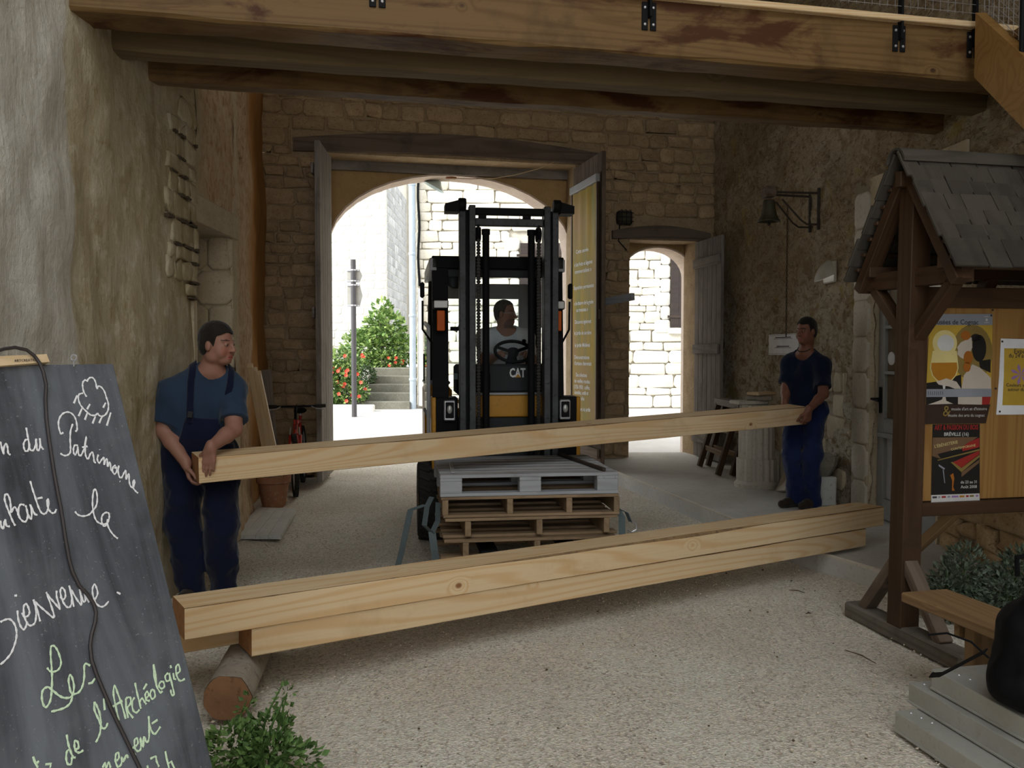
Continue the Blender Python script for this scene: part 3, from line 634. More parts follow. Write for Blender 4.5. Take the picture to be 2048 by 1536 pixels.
# log under the stack
def log():
    p0, p1 = Vector((-1.19, 3.60, .098)), Vector((-1.30, 4.45, .098)); m, L = axis_mat(p0, p1); r = .098
    root = thing('support_log', 'short grey bark log lying under the left end of the stacked beams', 'log', (p0.x, p0.y, 0))
    rnd = random.Random(3); n = 20; ring = [1 + rnd.uniform(-.06, .06) for _ in range(n)]; vv = []; fs = []
    for i in range(7):
        for j in range(n):
            a = 2 * math.pi * j / n; q = r * ring[j] * (1 + rnd.uniform(-.015, .015)); vv.append((-L / 2 + L * i / 6, q * math.cos(a), q * math.sin(a)))
    for i in range(6):
        for j in range(n): fs.append((i * n + (j + 1) % n, i * n + j, (i + 1) * n + j, (i + 1) * n + (j + 1) % n))
    fs = [tuple(reversed(f)) for f in fs]
    MB().add(vv, fs).build('bark', mt['bark'], root, m, 'all')
    for s_, nm in ((-1, 'sawn_end'), (1, 'sawn_end')):
        MB().add([(s_ * L / 2, r * .985 * ring[j] * math.cos(2 * math.pi * j / n), r * .985 * ring[j] * math.sin(2 * math.pi * j / n)) for j in range(n)] + [(s_ * (L / 2 + .004), 0, 0)],
                 [((j + 1) % n, j, n) if s_ < 0 else (j, (j + 1) % n, n) for j in range(n)]).build(nm, mt['endgrain'], root, m)
log()
# ------------------------------------------------------------------ forklift frame of reference
FLO = Vector((-.02, 6.95, 0)); FX = Vector((.9915, .13, 0)).normalized(); FY = Vector((-FX.y, FX.x, 0))
FLM = Matrix((FX, FY, Vector((0, 0, 1)))).transposed().to_4x4(); FLM.translation = FLO
CT.append(FLM)
def pallet(z0, kind, label, mat, dx=0.0, group='pallets stacked on the forks', yaw=0.0):
    CT.append(CT[-1] @ Matrix.Translation((.0 + dx, -.66, z0)) @ Matrix.Rotation(yaw, 4, 'Z'))
    root = thing('pallet', label, 'pallet', (0, 0, 0), group); wd, dp = 1.2, 1.0; rnd = random.Random(int(z0 * 100))
    if kind == 'block':
        for i, w in enumerate((.145, .10, .145, .10, .145, .10, .145)):
            y = -dp / 2 + .0725 + i * (dp - .145) / 6; box('top_board', (0, y, .133), (wd, w * .93, .022), mat, root, 0, .003)
        for x in (-wd / 2 + .0725, 0, wd / 2 - .0725):
            MB().box((0, 0, 0), (dp, .145, .022), None, .003).build('stringer_board', mat, root, Matrix.Translation((x, 0, .111)) @ Matrix.Rotation(math.pi / 2, 4, 'Z'))
            for y in (-dp / 2 + .05, 0, dp / 2 - .05): box('block', (x, y, .061), (.145, .10, .078), mat, root, 0, .004)
        for y in (-dp / 2 + .05, 0, dp / 2 - .05): box('bottom_board', (0, y, .011), (wd, .10, .022), mat, root, 0, .003)
    else:
        xs = (-.58, -.02 - .13, .30 - .05, .575) if kind == 'four' else (-.43, .05, .51)
        for x in xs: MB().box((0, 0, 0), (dp, .04, .10), None, .003).build('runner', mat, root, Matrix.Translation((x, 0, .07)) @ Matrix.Rotation(math.pi / 2, 4, 'Z'))
        for i in range(6):
            y = -dp / 2 + .05 + i * (dp - .1) / 5
            box('top_board', (rnd.uniform(-.01, .01), y, .131), (wd * (1 if kind == 'four' else .97), .10, .02), mat, root, 0, .003)
        for y in ((-.45, 0, .45) if kind == 'four' else (-.40, .02, .45)): box('bottom_board', (0, y, .0105), (wd * .99, .10, .019), mat, root, 0, .003)
    CT.pop(); return root
pallet(.155, 'three', 'weathered brown pallet at the bottom of the stack on the forks', mt['pallet'], -.01)
pallet(.297, 'three', 'weathered brown pallet third from the top of the stack', mt['pallet'], .0, yaw=.01)
pallet(.4395, 'four', 'brown pallet with four runners just under the white pallet', mt['pallet'], .012, yaw=-.012)
pallet(.582, 'block', 'white-painted block pallet on top of the stack', mt['whitepallet'], -.008)
z = .582 + .1445
tag(bar('metal_strip', (-.52, -1.10, z + .008), (-.50, -.6, z + .008), .03, .012, mt['midgrey']), 'flat grey metal strip lying on the left of the white pallet', 'strip')
tag(bar('steel_angle', (.505, -1.12, z + .013), (.36, -.2, z + .013), .025, .025, mt['iron']), 'thin dark steel angle lying across the right of the white pallet', 'bar')
# webbing straps hanging at both sides of the pallets
def ribbon(name, pts, wdir, w, th, mat, parent=None):
    m = MB(); P = [Vector(p) for p in pts]; wd = Vector(wdir).normalized() * (w / 2); vv = []; fs = []
    for i, p in enumerate(P):
        t = (P[min(i + 1, len(P) - 1)] - P[max(i - 1, 0)]).normalized(); nn = t.cross(wd).normalized() * (th / 2); vv += [p - wd - nn, p + wd - nn, p + wd + nn, p - wd + nn]
    for i in range(len(P) - 1):
        for q in range(4): fs.append((i * 4 + q, i * 4 + (q + 1) % 4, i * 4 + 4 + (q + 1) % 4, i * 4 + 4 + q))
    fs += [(3, 2, 1, 0), tuple(len(vv) - 4 + q for q in range(4))]; m.add(vv, fs); return m.build(name, mat, parent)
s1 = thing('webbing_strap', 'grey-blue ratchet strap hanging in a loop left of the pallets', 'strap', (-.66, -1.0, .0))
ribbon('strap_loop', [(-.655, -.95, .55), (-.69, -1.02, .50), (-.71, -1.07, .38), (-.66, -1.09, .335), (-.62, -1.04, .40), (-.615, -1.0, .52)], (.6, -.8, 0), .05, .004, mt['strap'], s1)
ribbon('strap_tail', [(-.66, -1.09, .34), (-.645, -1.11, .22), (-.63, -1.10, .08), (-.625, -1.11, .01)], (1, -.2, 0), .05, .004, mt['strap'], s1)
ribbon('strap_tail', [(-.70, -.97, .50), (-.80, -.98, .47), (-.83, -1.0, .34), (-.86, -1.02, .2), (-.90, -1.02, .05)], (.8, -.6, 0), .045, .004, mt['strap'], s1)
s2 = thing('webbing_strap', 'grey-blue ratchet strap with steel hook hanging right of the pallets', 'strap', (.64, -1.0, .0))
ribbon('strap_tail', [(.625, -1.0, .45), (.645, -1.06, .40), (.63, -1.12, .30), (.635, -1.14, .18), (.64, -1.15, .14)], (1, -.3, 0), .045, .004, mt['strap'], s2)
ribbon('strap_loop', [(.63, -1.0, .45), (.68, -1.05, .43), (.70, -1.08, .37)], (.3, -.9, 0), .045, .004, mt['strap'], s2)
tube('hook', [(.70, -1.08, .375), (.735, -1.09, .36), (.74, -1.09, .32), (.705, -1.09, .30), (.68, -1.085, .315)], .006, mt['silver'], s2, 6)
CT.pop()
# ------------------------------------------------------------------ forklift (local frame: x right, y towards its rear, z up)
CT.append(FLM)
def fx(px): return (px - 1020) / 252
def fz(py): return 1.55 - (py - 700) / 252
fl = thing('forklift_truck', 'yellow and black forklift truck with tall mast carrying pallets through the gateway', 'forklift', (0, 0, 0))
bx = lambda name, x0, x1, y0, y1, z0, z1, mat, par=fl, ch=.006: box(name, ((x0 + x1) / 2, (y0 + y1) / 2, (z0 + z1) / 2), (abs(x1 - x0), abs(y1 - y0), abs(z1 - z0)), mat, par, 0, ch)
MT = fz(414)
for s_ in (-1, 1):
    bx('outer_mast_rail', s_ * .345, s_ * .395, .0, .12, .12, MT, mt['mast'], fl, .004)
    bx('inner_mast_rail', s_ * .272, s_ * .322, -.05, .08, .10, MT - .005, mt['mast'], fl, .004)
    bx('mast_web', s_ * .320, s_ * .346, .03, .06, .12, MT - .03, mt['black'], fl, .003)
    m = MB(); m.lathe([(.045, -.03), (.05, -.02), (.05, .02), (.045, .03)], 14, Matrix.Translation((s_ * .375, -.03, MT + .0)) @ Matrix.Rotation(math.pi / 2, 4, 'Y')); m.build('mast_roller', mt['black'], fl, None, True)
    # light bracket on top of the mast
    sh = [(s_ * .40, MT - .06), (s_ * .40, MT + .03), (s_ * .51, MT + .0), (s_ * .51, MT - .06)]
    m = MB(); m.add([(x, y, z) for y in (-.06, .10) for x, z in sh], [(0, 1, 2, 3), (7, 6, 5, 4), (0, 4, 5, 1), (1, 5, 6, 2), (2, 6, 7, 3), (3, 7, 4, 0)]); m.build('light_bracket', mt['black'], fl)
    # lift cylinder and chain
    xc = fx(974) if s_ < 0 else fx(1066); cy = MB(); cy.tube([(xc, .05, .2), (xc, .05, fz(462))], .028, 12); cy.tube([(xc, .05, fz(470)), (xc, .05, fz(459))], .034, 12); cy.build('lift_cylinder', mt['blackpaint'], fl, None, True)
    xk = fx(958) if s_ < 0 else fx(1079); m = MB(); z_ = .25
    while z_ < fz(475):
        m.box((xk, .0, z_ + .011), (.034, .012, .019), None, .003); m.box((xk, .0, z_ + .022), (.020, .016, .012), None, .002); z_ += .025
    m.build('lift_chain', mt['grease'], fl)
    m = MB(); m.lathe([(.05, -.02), (.058, -.016), (.046, 0), (.058, .016), (.05, .02)], 16, Matrix.Translation((xk, .02, fz(470))) @ Matrix.Rotation(math.pi / 2, 4, 'Y')); m.build('chain_wheel', mt['black'], fl, None, True)
    bx('chain_yoke', xk - .008, xk + .008, -.02, .06, fz(470), fz(452), mt['black'], fl, .002)
    # fork, front tyre
    bx('fork', s_ * .22, s_ * .34, -1.15, -.10, .175, .213, mt['black'], fl, .006); bx('fork_shank', s_ * .22, s_ * .34, -.14, -.10, .16, .66, mt['black'], fl, .004)
    tm = Matrix.Translation((s_ * .62, .32, .32)) @ Matrix.Rotation(math.pi / 2, 4, 'Y')
    m = MB(); m.lathe([(.17, -.095), (.29, -.105), (.315, -.09), (.315, .09), (.29, .105), (.17, .095)], 32, tm); ty = m.build('front_tyre', mt['rubber'], fl, None, True)
    m = MB()
    for k in range(22):
        a = 2 * math.pi * k / 22
        for q in (-1, 1): m._mb(tm @ Matrix.Rotation(a, 4, 'Z') @ Matrix.Translation((.318, 0, q * .05)) @ Matrix.Rotation(q * .5, 4, 'X'), (.022, .03, .10), .004)
    m.build('tread', mt['rubber'], ty)
    m = MB(); m.lathe([(.05, -.1), (.17, -.06), (.17, .06), (.05, .1)], 20, tm); m.build('wheel_rim', mt['yellow'], ty, None, True)
    tm = Matrix.Translation((s_ * .50, 1.75, .24)) @ Matrix.Rotation(math.pi / 2, 4, 'Y'); m = MB(); m.lathe([(.12, -.08), (.22, -.085), (.24, -.07), (.24, .07), (.22, .085), (.12, .08)], 24, tm); m.build('rear_tyre', mt['rubber'], fl, None, True)
bx('mast_cross_bar', -.272, .272, -.03, .03, fz(433), fz(419), mt['black']); bx('mast_cross_bar', -.272, .272, -.01, .05, fz(454), fz(439), mt['mast'])
for x in (fx(966), fx(1055)): bx('cross_bar_lug', x - .03, x + .03, -.02, .04, fz(440), fz(430), mt['black'], fl, .003)
bx('mast_cross_bar', -.34, .34, .02, .08, .35, .45, mt['black']); bx('fork_carriage', -.45, .45, -.10, -.06, .22, .30, mt['black']); bx('fork_carriage', -.45, .45, -.10, -.06, .55, .63, mt['black'])
# cab: overhead guard, pillars, roof
cabT = 2.36
def cx(px): return (px - 1018) / 240     # cab front plane, a little further back
def cz(py): return 1.55 - (py - 700) / 240
bx('roof_front_bar', -.60, .49, .28, .36, cz(540), cz(516), mt['blackpaint']); bx('roof_header', -.52, .42, .33, .37, cz(556), cz(540), mt['darkgrey'])
for k in range(7): bx('roof_slat', -.58, .46, .42 + k * .17, .47 + k * .17, cz(524), cz(517), mt['blackpaint'])
for s_ in (-1, 1):
    bx('roof_side_rail', -.06 + s_ * .50, -.06 + s_ * .56, .28, 1.60, cz(545), cz(520), mt['midgrey'])
    bar('front_pillar', (-.06 + s_ * .475, .24, .98), (-.06 + s_ * .475, .33, cz(540)), .13, .09, mt['blackpaint'], fl)
    bar('rear_pillar', (-.05 + s_ * .50, 1.50, 1.0), (-.05 + s_ * .48, 1.42, cz(530)), .10, .08, mt['blackpaint'], fl)
    bx('side_sill', s_ * .50, s_ * .60, .3, 1.55, .55, 1.02, mt['yellow']); bx('front_cowl', s_ * .40, s_ * .58, .16, .40, .55, cz(792), mt['blackpaint'])
    bx('cowl_trim', s_ * .575, s_ * .61, .16, .40, .52, cz(792), mt['yellow'])
    xl = -.06 + s_ * .475
    hl = bx('work_lamp', xl - .062, xl + .062, .15, .235, cz(621), cz(603), mt['black'], fl, .01); bx('lamp_lens', xl - .055, xl + .055, .142, .152, cz(619), cz(605), mt['lens'] if 'lens' in mt else mt['white'], hl, .006)
    ind = bx('indicator', xl - .04, xl + .04, .15, .22, cz(666), cz(622), mt['black'], fl, .012); bx('indicator_lens', xl - .032, xl + .032, .14, .152, cz(663), cz(624), mt['orange'], ind, .012)
    xh = s_ * .47; h = bx('head_lamp', xh - .045, xh + .045, .10, .165, cz(836), cz(797), mt['silver'], fl, .008); bx('lamp_housing', xh - .033, xh + .035, .09, .102, cz(831), cz(800), mt['black'], h, .006)
    m = MB(); m.ball((xh, .092, cz(814)), (.022, .012, .035), 12, 8); m.build('lamp_lens', mt['lens2'] if 'lens2' in mt else mt['midgrey'], h, None, 'all')
    mir = tube('mirror_arm', [(-.06 + s_ * .53, .3, cz(690)), (-.08 + s_ * .60, .2, cz(660)), (-.08 + s_ * .60, .18, cz(605))], .009, mt['black'], fl, 6); bx('mirror', -.08 + s_ * .585, -.08 + s_ * .62, .14, .20, cz(600), cz(570), mt['black'], fl, .012)
    box('rear_fender', (s_ * .50, 1.78, .86), (.26, .85, .72), mt['yellow'], fl, 0, .05); box('fender_trim', (s_ * .51, 1.70, 1.24), (.25, .60, .05), mt['midgrey'], fl, 0, .02)
    bx('tail_lamp', s_ * .60, s_ * .64, 1.35, 1.45, 1.25, 1.52, mt['black'], fl, .01)
# dash, yellow plate, floor
bx('dash_panel', -.42, .44, .34, .42, cz(786), cz(728), mt['darkgrey'], fl, .02); bx('dash_cowl', -.40, -.12, .30, .46, cz(790), cz(742), mt['black'], fl, .02)
bx('front_plate', -.33, .33, .22, .30, cz(832), cz(788), mt['yellow'], fl, .008); bx('plate_trim', -.33, .33, .20, .31, cz(788), cz(784), mt['midgrey'], fl, .002)
bx('lower_panel', -.42, .42, .24, .32, .30, cz(832), mt['darkgrey'], fl, .01); bx('chassis', -.48, .48, .30, 1.9, .25, .62, mt['darkgrey'], fl, .02)
bx('engine_hood', -.42, .42, 1.02, 1.9, .62, 1.02, mt['yellow'], fl, .03); bx('counterweight', -.56, .56, 1.85, 2.3, .25, 1.05, mt['yellow'], fl, .08)
bx('seat_base', -.14, .32, .95, 1.42, 1.0, 1.12, mt['black'], fl, .04); bx('seat_back', -.12, .30, 1.36, 1.48, 1.08, 1.62, mt['black'], fl, .05)
# windscreen frame and rear window frame
m = MB(); zr0, zr1 = 1.06, cz(548); o = [(-.5, zr0), (.5, zr0), (.5, zr1), (-.5, zr1)]; xi0, xi1, zi1 = -.45, .28, 2.04
for (x0, x1, z0, z1) in ((-.5, xi0, zr0, zr1), (xi1, .5, zr0, zr1), (xi0, xi1, zi1, zr1)): m.box(((x0 + x1) / 2, 1.50, (z0 + z1) / 2), (x1 - x0, .04, z1 - z0), None, .004)
m.build('rear_window_frame', mt['midgrey'], fl)
bx('rear_window_pane', xi0, xi1, 1.498, 1.502, zr0, zi1, mt['glass'], fl, 0)
bx('windscreen_pane', -.44, .44, .322, .326, cz(728), cz(556), mt['glass'], fl, 0)
tube('windscreen_wiper', [(-.44, .30, cz(655)), (-.40, .30, cz(665)), (-.36, .31, cz(640))], .006, mt['black'], fl, 5)
bx('wiper_motor', -.45, -.36, .30, .33, cz(662), cz(654), mt['black'], fl, .004)
m = MB(); m.ball((-.40, .45, cz(557)), (.085, .08, .085), 16, 10); m.build('beacon_housing', mt['darkgrey'], fl, None, 'all')
# open side door glass at the left, handle, sticker
bar('side_door_frame', (-.63, .35, 1.0), (-.63, 1.25, 1.0), .03, .03, mt['blackpaint'], fl); bar('side_door_frame', (-.63, .35, .62), (-.63, .30, cz(655)), .03, .03, mt['midgrey'], fl)
bar('side_door_frame', (-.63, .30, cz(655)), (-.63, 1.25, cz(640)), .03, .03, mt['midgrey'], fl); bx('side_door_pane', -.634, -.628, .36, 1.22, 1.02, cz(660), mt['glass'], fl, 0)
bx('sticker', -.42, -.35, .31, .32, cz(758), cz(746), mt['strap'], fl, 0)
# steering wheel
sw = Matrix.Translation((.115, .62, cz(703) + .0)) @ Matrix.Rotation(math.radians(34), 4, 'X')
m = MB(); m.M = sw; m.tube([(.16 * math.cos(a), .16 * math.sin(a), 0) for a in [2 * math.pi * k / 32 for k in range(32)]], .015, 10, True); wh = m.build('steering_wheel', mt['black'], fl, None, 'all')
m = MB(); m.M = sw
for a in (math.pi / 2 * 3, .45, math.pi - .45): m.bar((0, 0, -.01), (.155 * math.cos(a), .155 * math.sin(a), 0), .035, .012, (0, 0, 1), .003)
m.lathe([(.045, -.03), (.05, .01), (.03, .02)], 14); m.build('spoke', mt['black'], wh)
m = MB(); m.M = sw; m.tube([(.10, .10, .01), (.10, .10, .05)], .018, 10); m.build('spinner_knob', mt['black'], wh, None, True)
bar('steering_column', (.115, .60, cz(703)), (.0, .40, cz(770)), .06, .06, mt['black'], fl)
tube('hydraulic_lever', [(.20, .44, cz(730)), (.24, .50, cz(690))], .008, mt['black'], fl, 6)
CT.pop()
FL_TEXT = FLM @ Matrix.Translation((cx(1020) + .035, .338, cz(754))) @ Matrix.Rotation(math.pi / 2, 4, 'X')
# ------------------------------------------------------------------ notice board with a shingled roof
NE = Vector((.976, .216, 0)).normalized(); NN = Vector((NE.y, -NE.x, 0))     # along the board; towards the viewer
NP = Vector((2.10, 4.65, 0))
def nbp(t, w, z): return NP + NE * t + NN * w + Vector((0, 0, z))
nb_ = thing('notice_board', 'brown timber notice board with a small shingled roof standing on a sleeper', 'notice board', NP)
RID, EAV, HW, T0, T1 = 2.505, 1.93, .405, -.075, 1.85
for t in (0.0, 1.62):
    sl = bar('sill', nbp(t, -.45, .035), nbp(t, .50, .035), .12, .09, mt['sleeper'] if 'sleeper' in mt else mt['oldwood'], nb_, ch=.012)
    bar('post', nbp(t, 0, .07), nbp(t + .035, 0, RID - .10), .115, .115, mt['stained'], nb_, up=NN)
    for s_ in (-1, 1):
        bar('foot_brace', nbp(t, s_ * .32, .075), nbp(t, s_ * .04, .42), .06, .075, mt['oldwood'], nb_, up=NE)
        bar('head_brace', nbp(t + .03, s_ * .04, 1.62), nbp(t + .03, s_ * .31, 1.89), .055, .07, mt['stained'], nb_, up=NE)
    bar('tie_beam', nbp(t + .03, -.36, 1.93), nbp(t + .03, .40, 1.93), .07, .095, mt['stained'], nb_)
for t in (T0 + .07, .8, 1.62):
    for s_ in (-1, 1): bar('rafter', nbp(t, s_ * .02, RID - .035), nbp(t, s_ * (HW - .01), EAV - .045), .06, .085, mt['stained'], nb_, up=NE)
for s_ in (-1, 1):
    bar('wall_plate', nbp(T0 + .03, s_ * .30, 1.985), nbp(T1 - .03, s_ * .30, 1.985), .06, .06, mt['stained'], nb_)
    for k in range(7):
        f = .08 + k * .14; bar('roof_batten', nbp(T0 + .02, s_ * (HW * f + .012), RID - (RID - EAV) * f + .028), nbp(T1 - .02, s_ * (HW * f + .012), RID - (RID - EAV) * f + .028), .035, .02, mt['stained'], nb_)
bar('top_rail', nbp(.0, .0, 1.83), nbp(1.62, .0, 1.83), .06, .11, mt['stained'], nb_)
bar('bottom_rail', nbp(.0, .0, .698), nbp(1.62, .0, .698), .08, .07, mt['stained'], nb_)
bar('ridge_beam', nbp(T0, 0, RID - .06), nbp(T1, 0, RID - .06), .05, .08, mt['stained'], nb_)
# plywood panels
PB = Frame(nbp(.055, .012, .74), NE, None, NN)
for k in range(1): MB().box((0, 0, 0), (1.04, 1.52, .018), None, .002).build('panel', mt['ply'], nb_, PB.mat(.765, .52, -.009) @ Matrix.Rotation(math.pi / 2, 4, 'Z'))
bar('back_prop', nbp(.42, -.06, .70), nbp(.30, -.62, .13), .06, .05, mt['bench'], nb_)
# ridge tile and shingles, each its own piece
m = MB(); n = 10; vv = []
for t in (T0 - .02, T1 + .02):
    for r in (.078, .066):
        for i in range(n + 1): a = math.pi * i / n; vv.append(nbp(t, r * math.cos(a), RID + .025 + r * math.sin(a)))
q = n + 1; fs = [(i, i + 1, 2 * q + i + 1, 2 * q + i) for i in range(n)] + [(q + i + 1, q + i, 3 * q + i, 3 * q + i + 1) for i in range(n)] + [(i + 1, i, q + i, q + i + 1) for i in range(n)] + [(2 * q + i, 2 * q + i + 1, 3 * q + i + 1, 3 * q + i) for i in range(n)]
MB().add(vv, fs).build('ridge_cap', mt['shingle'], nb_, None, True)
rnd = random.Random(17); SL = math.hypot(HW, RID - EAV); ROWS = 7
for s_ in (-1, 1):
    down = (NN * s_ * HW + Vector((0, 0, EAV - RID))).normalized(); up_ = (NN * s_ * (RID - EAV) + Vector((0, 0, HW))).normalized()
    for r in range(ROWS):
        d1 = SL * (r + 1) / ROWS + .015; Lh = SL / ROWS + .07; t = T0 - rnd.uniform(0, .03)
        while t < T1 - .04:
            w = rnd.choice((.10, .13, .16, .19, .22)); w = min(w, T1 - t)
            c = NP + NE * (t + w / 2) + Vector((0, 0, RID)) + down * (d1 - Lh / 2 + rnd.uniform(-.006, .006)) + up_ * (.054 + rnd.uniform(0, .004))
            x = (down - up_ * .055).normalized(); y = NE if s_ > 0 else -NE; y = NE * 1.0; z = x.cross(y); 
            if z.dot(up_) < 0: y = -y; z = -z
            mm = Matrix((x, y, z)).transposed().to_4x4(); mm.translation = c
            MB().box((0, 0, 0), (Lh, w - .008, .018), None, .004).build('shingle', mt['shingle'], nb_, mm)
            t += w
# ------------------------------------------------------------------ bench, planks, bag
BD = Vector((.24, -.97, 0)).normalized(); BS = Vector((-BD.y, BD.x, 0)); B0 = Vector((1.80, 4.02, 0))
def bp(t, w, z): return B0 + BD * t + BS * w + Vector((0, 0, z))
bn = thing('plank_bench', 'worn pine plank bench in front of the notice board', 'bench', B0)
bar('seat', bp(0, .13, .405), bp(1.9, .13, .405), .25, .045, mt['bench'], bn, ch=.006)
for t in (.36, 1.75):
    bar('leg', bp(t, .15, .0), bp(t, .15, .385), .17, .06, mt['bench'], bn, up=BD); bar('cleat', bp(t - .06, .05, .34), bp(t - .06, .22, .34), .03, .07, mt['bench'], bn)
pp = [bp(.62, .0, .4295), bp(.86, -.01, .4295), bp(.90, .16, .4295), bp(.70, .15, .4295)]
m = MB(); m.add([p for p in pp] + [p + Vector((0, 0, .0015)) for p in pp], [(3, 2, 1, 0), (4, 5, 6, 7), (0, 1, 5, 4), (1, 2, 6, 5), (2, 3, 7, 6), (3, 0, 4, 7)]); tag(m.build('paper_sheet', mt['paper']), 'white paper sheet lying on the bench under the bag', 'paper')
PD = Vector((.20, -.98, 0)).normalized(); PS = Vector((-PD.y, PD.x, 0))
def metal_plank(o, wd, z0, L, label, h=.085):
    root = thing('scaffold_plank', label, 'plank', o, 'stacked metal planks'); q = lambda t, w, z: Vector(o) + PD * t + PS * w + Vector((0, 0, z0 + z))
    bar('deck', q(0, wd / 2, h - .004), q(L, wd / 2, h - .004), wd - .004, .008, mt['alu'], root, ch=.001)
    for w in (.006, wd - .006): bar('side_rail', q(0, w, h / 2), q(L, w, h / 2), .010, h - .001, mt['alu'], root, ch=.002); bar('rail_lip', q(0, w, .008), q(L, w, .008), .022, .010, mt['alu'], root, ch=.002)
    for k in range(3):
        m = MB(); m.ball((0, 0, 0), (.007, .007, .004), 8, 4); rm = Matrix.Translation(q(.03 + k * .05, wd * .2 + k * .01, h)); m.build('rivet', mt['silver'], root, rm)
    for w in (wd * .25, wd * .75): tube('end_hook', [q(.0, w, h * .5), q(-.035, w, h * .62), q(-.055, w, h * .35), q(-.05, w, h * .1)], .008, mt['iron'], root, 6)
    return root
metal_plank((1.555, 3.50, 0), .26, 0, 2.4, 'dull metal scaffold plank lying on the gravel, lowest of three')
metal_plank((1.645, 3.58, 0), .26, .0865, 2.4, 'dull metal scaffold plank in the middle of the stack of three')
metal_plank((1.70, 3.50, 0), .27, .173, 2.4, 'dull metal scaffold plank on top of the stack under the black bag')
# ------------------------------------------------------------------ chalkboard on the left
cT = at(227, 727, 2.3); th = math.radians(19.8); ch_n = Vector((.866, -.5, 0))
CB = Frame(cT, (.5, .866, 0), ch_n * -math.sin(th) + Vector((0, 0, math.cos(th))))
CBL = cT.z / math.cos(th) - .005
cb = thing('chalkboard', 'tall leaning chalkboard with white and green handwriting and hanging cable', 'chalkboard', CB.p(-.5, -CBL))
m = MB(); m.box((0, 0, 0), (1.15, CBL, .022), None, .003); m.build('slate_panel', mt['slate'], cb, CB.mat(-.575, -CBL / 2, -.011))
for u in (-.1, -1.05):
    p = CB.p(u, -.06, -.04); q = Vector((p.x - .22, p.y + .13, 0.0)); bar('rear_leg', p, q, .04, .03, mt['bench'], cb)
    bar('side_batten', CB.p(u, -.03, -.035), CB.p(u, -CBL + .03, -.035), .04, .024, mt['bench'], cb, up=CB.n)
def strokes(src, x0, y0, k, mat, name, w=.0042):
    m = MB()
    for line in src:
        P = [CB.p(*CB.uv(x0 + x / k, y0 + y / k), .0012) for (x, y) in line]
        if len(P) > 3:      # smooth the hand-drawn line
            Q = []
            for i in range(len(P) - 1):
                a, b, c, d = P[max(i - 1, 0)], P[i], P[i + 1], P[min(i + 2, len(P) - 1)]
                for s_ in range(4):
                    t = s_ / 4; Q.append(.5 * ((2 * b) + (c - a) * t + (2 * a - 5 * b + 4 * c - d) * t * t + (3 * b - a - 3 * c + d) * t ** 3))
            P = Q + [P[-1]]
        vv = []; fs = []
        for i, p in enumerate(P):
            t = (P[min(i + 1, len(P) - 1)] - P[max(i - 1, 0)]); t = t.normalized() if t.length > 1e-9 else CB.u; sd = CB.n.cross(t).normalized() * (w / 2) * (1 + .25 * math.sin(i * 1.7))
            vv += [p - sd, p + sd, p + CB.n * .0006]
        for i in range(len(P) - 1):
            a = i * 3; fs += [(a, a + 3, a + 5, a + 2), (a + 2, a + 5, a + 4, a + 1)]
        m.add(vv, fs)
    return m.build(name, mat, cb)
KA = 6.827
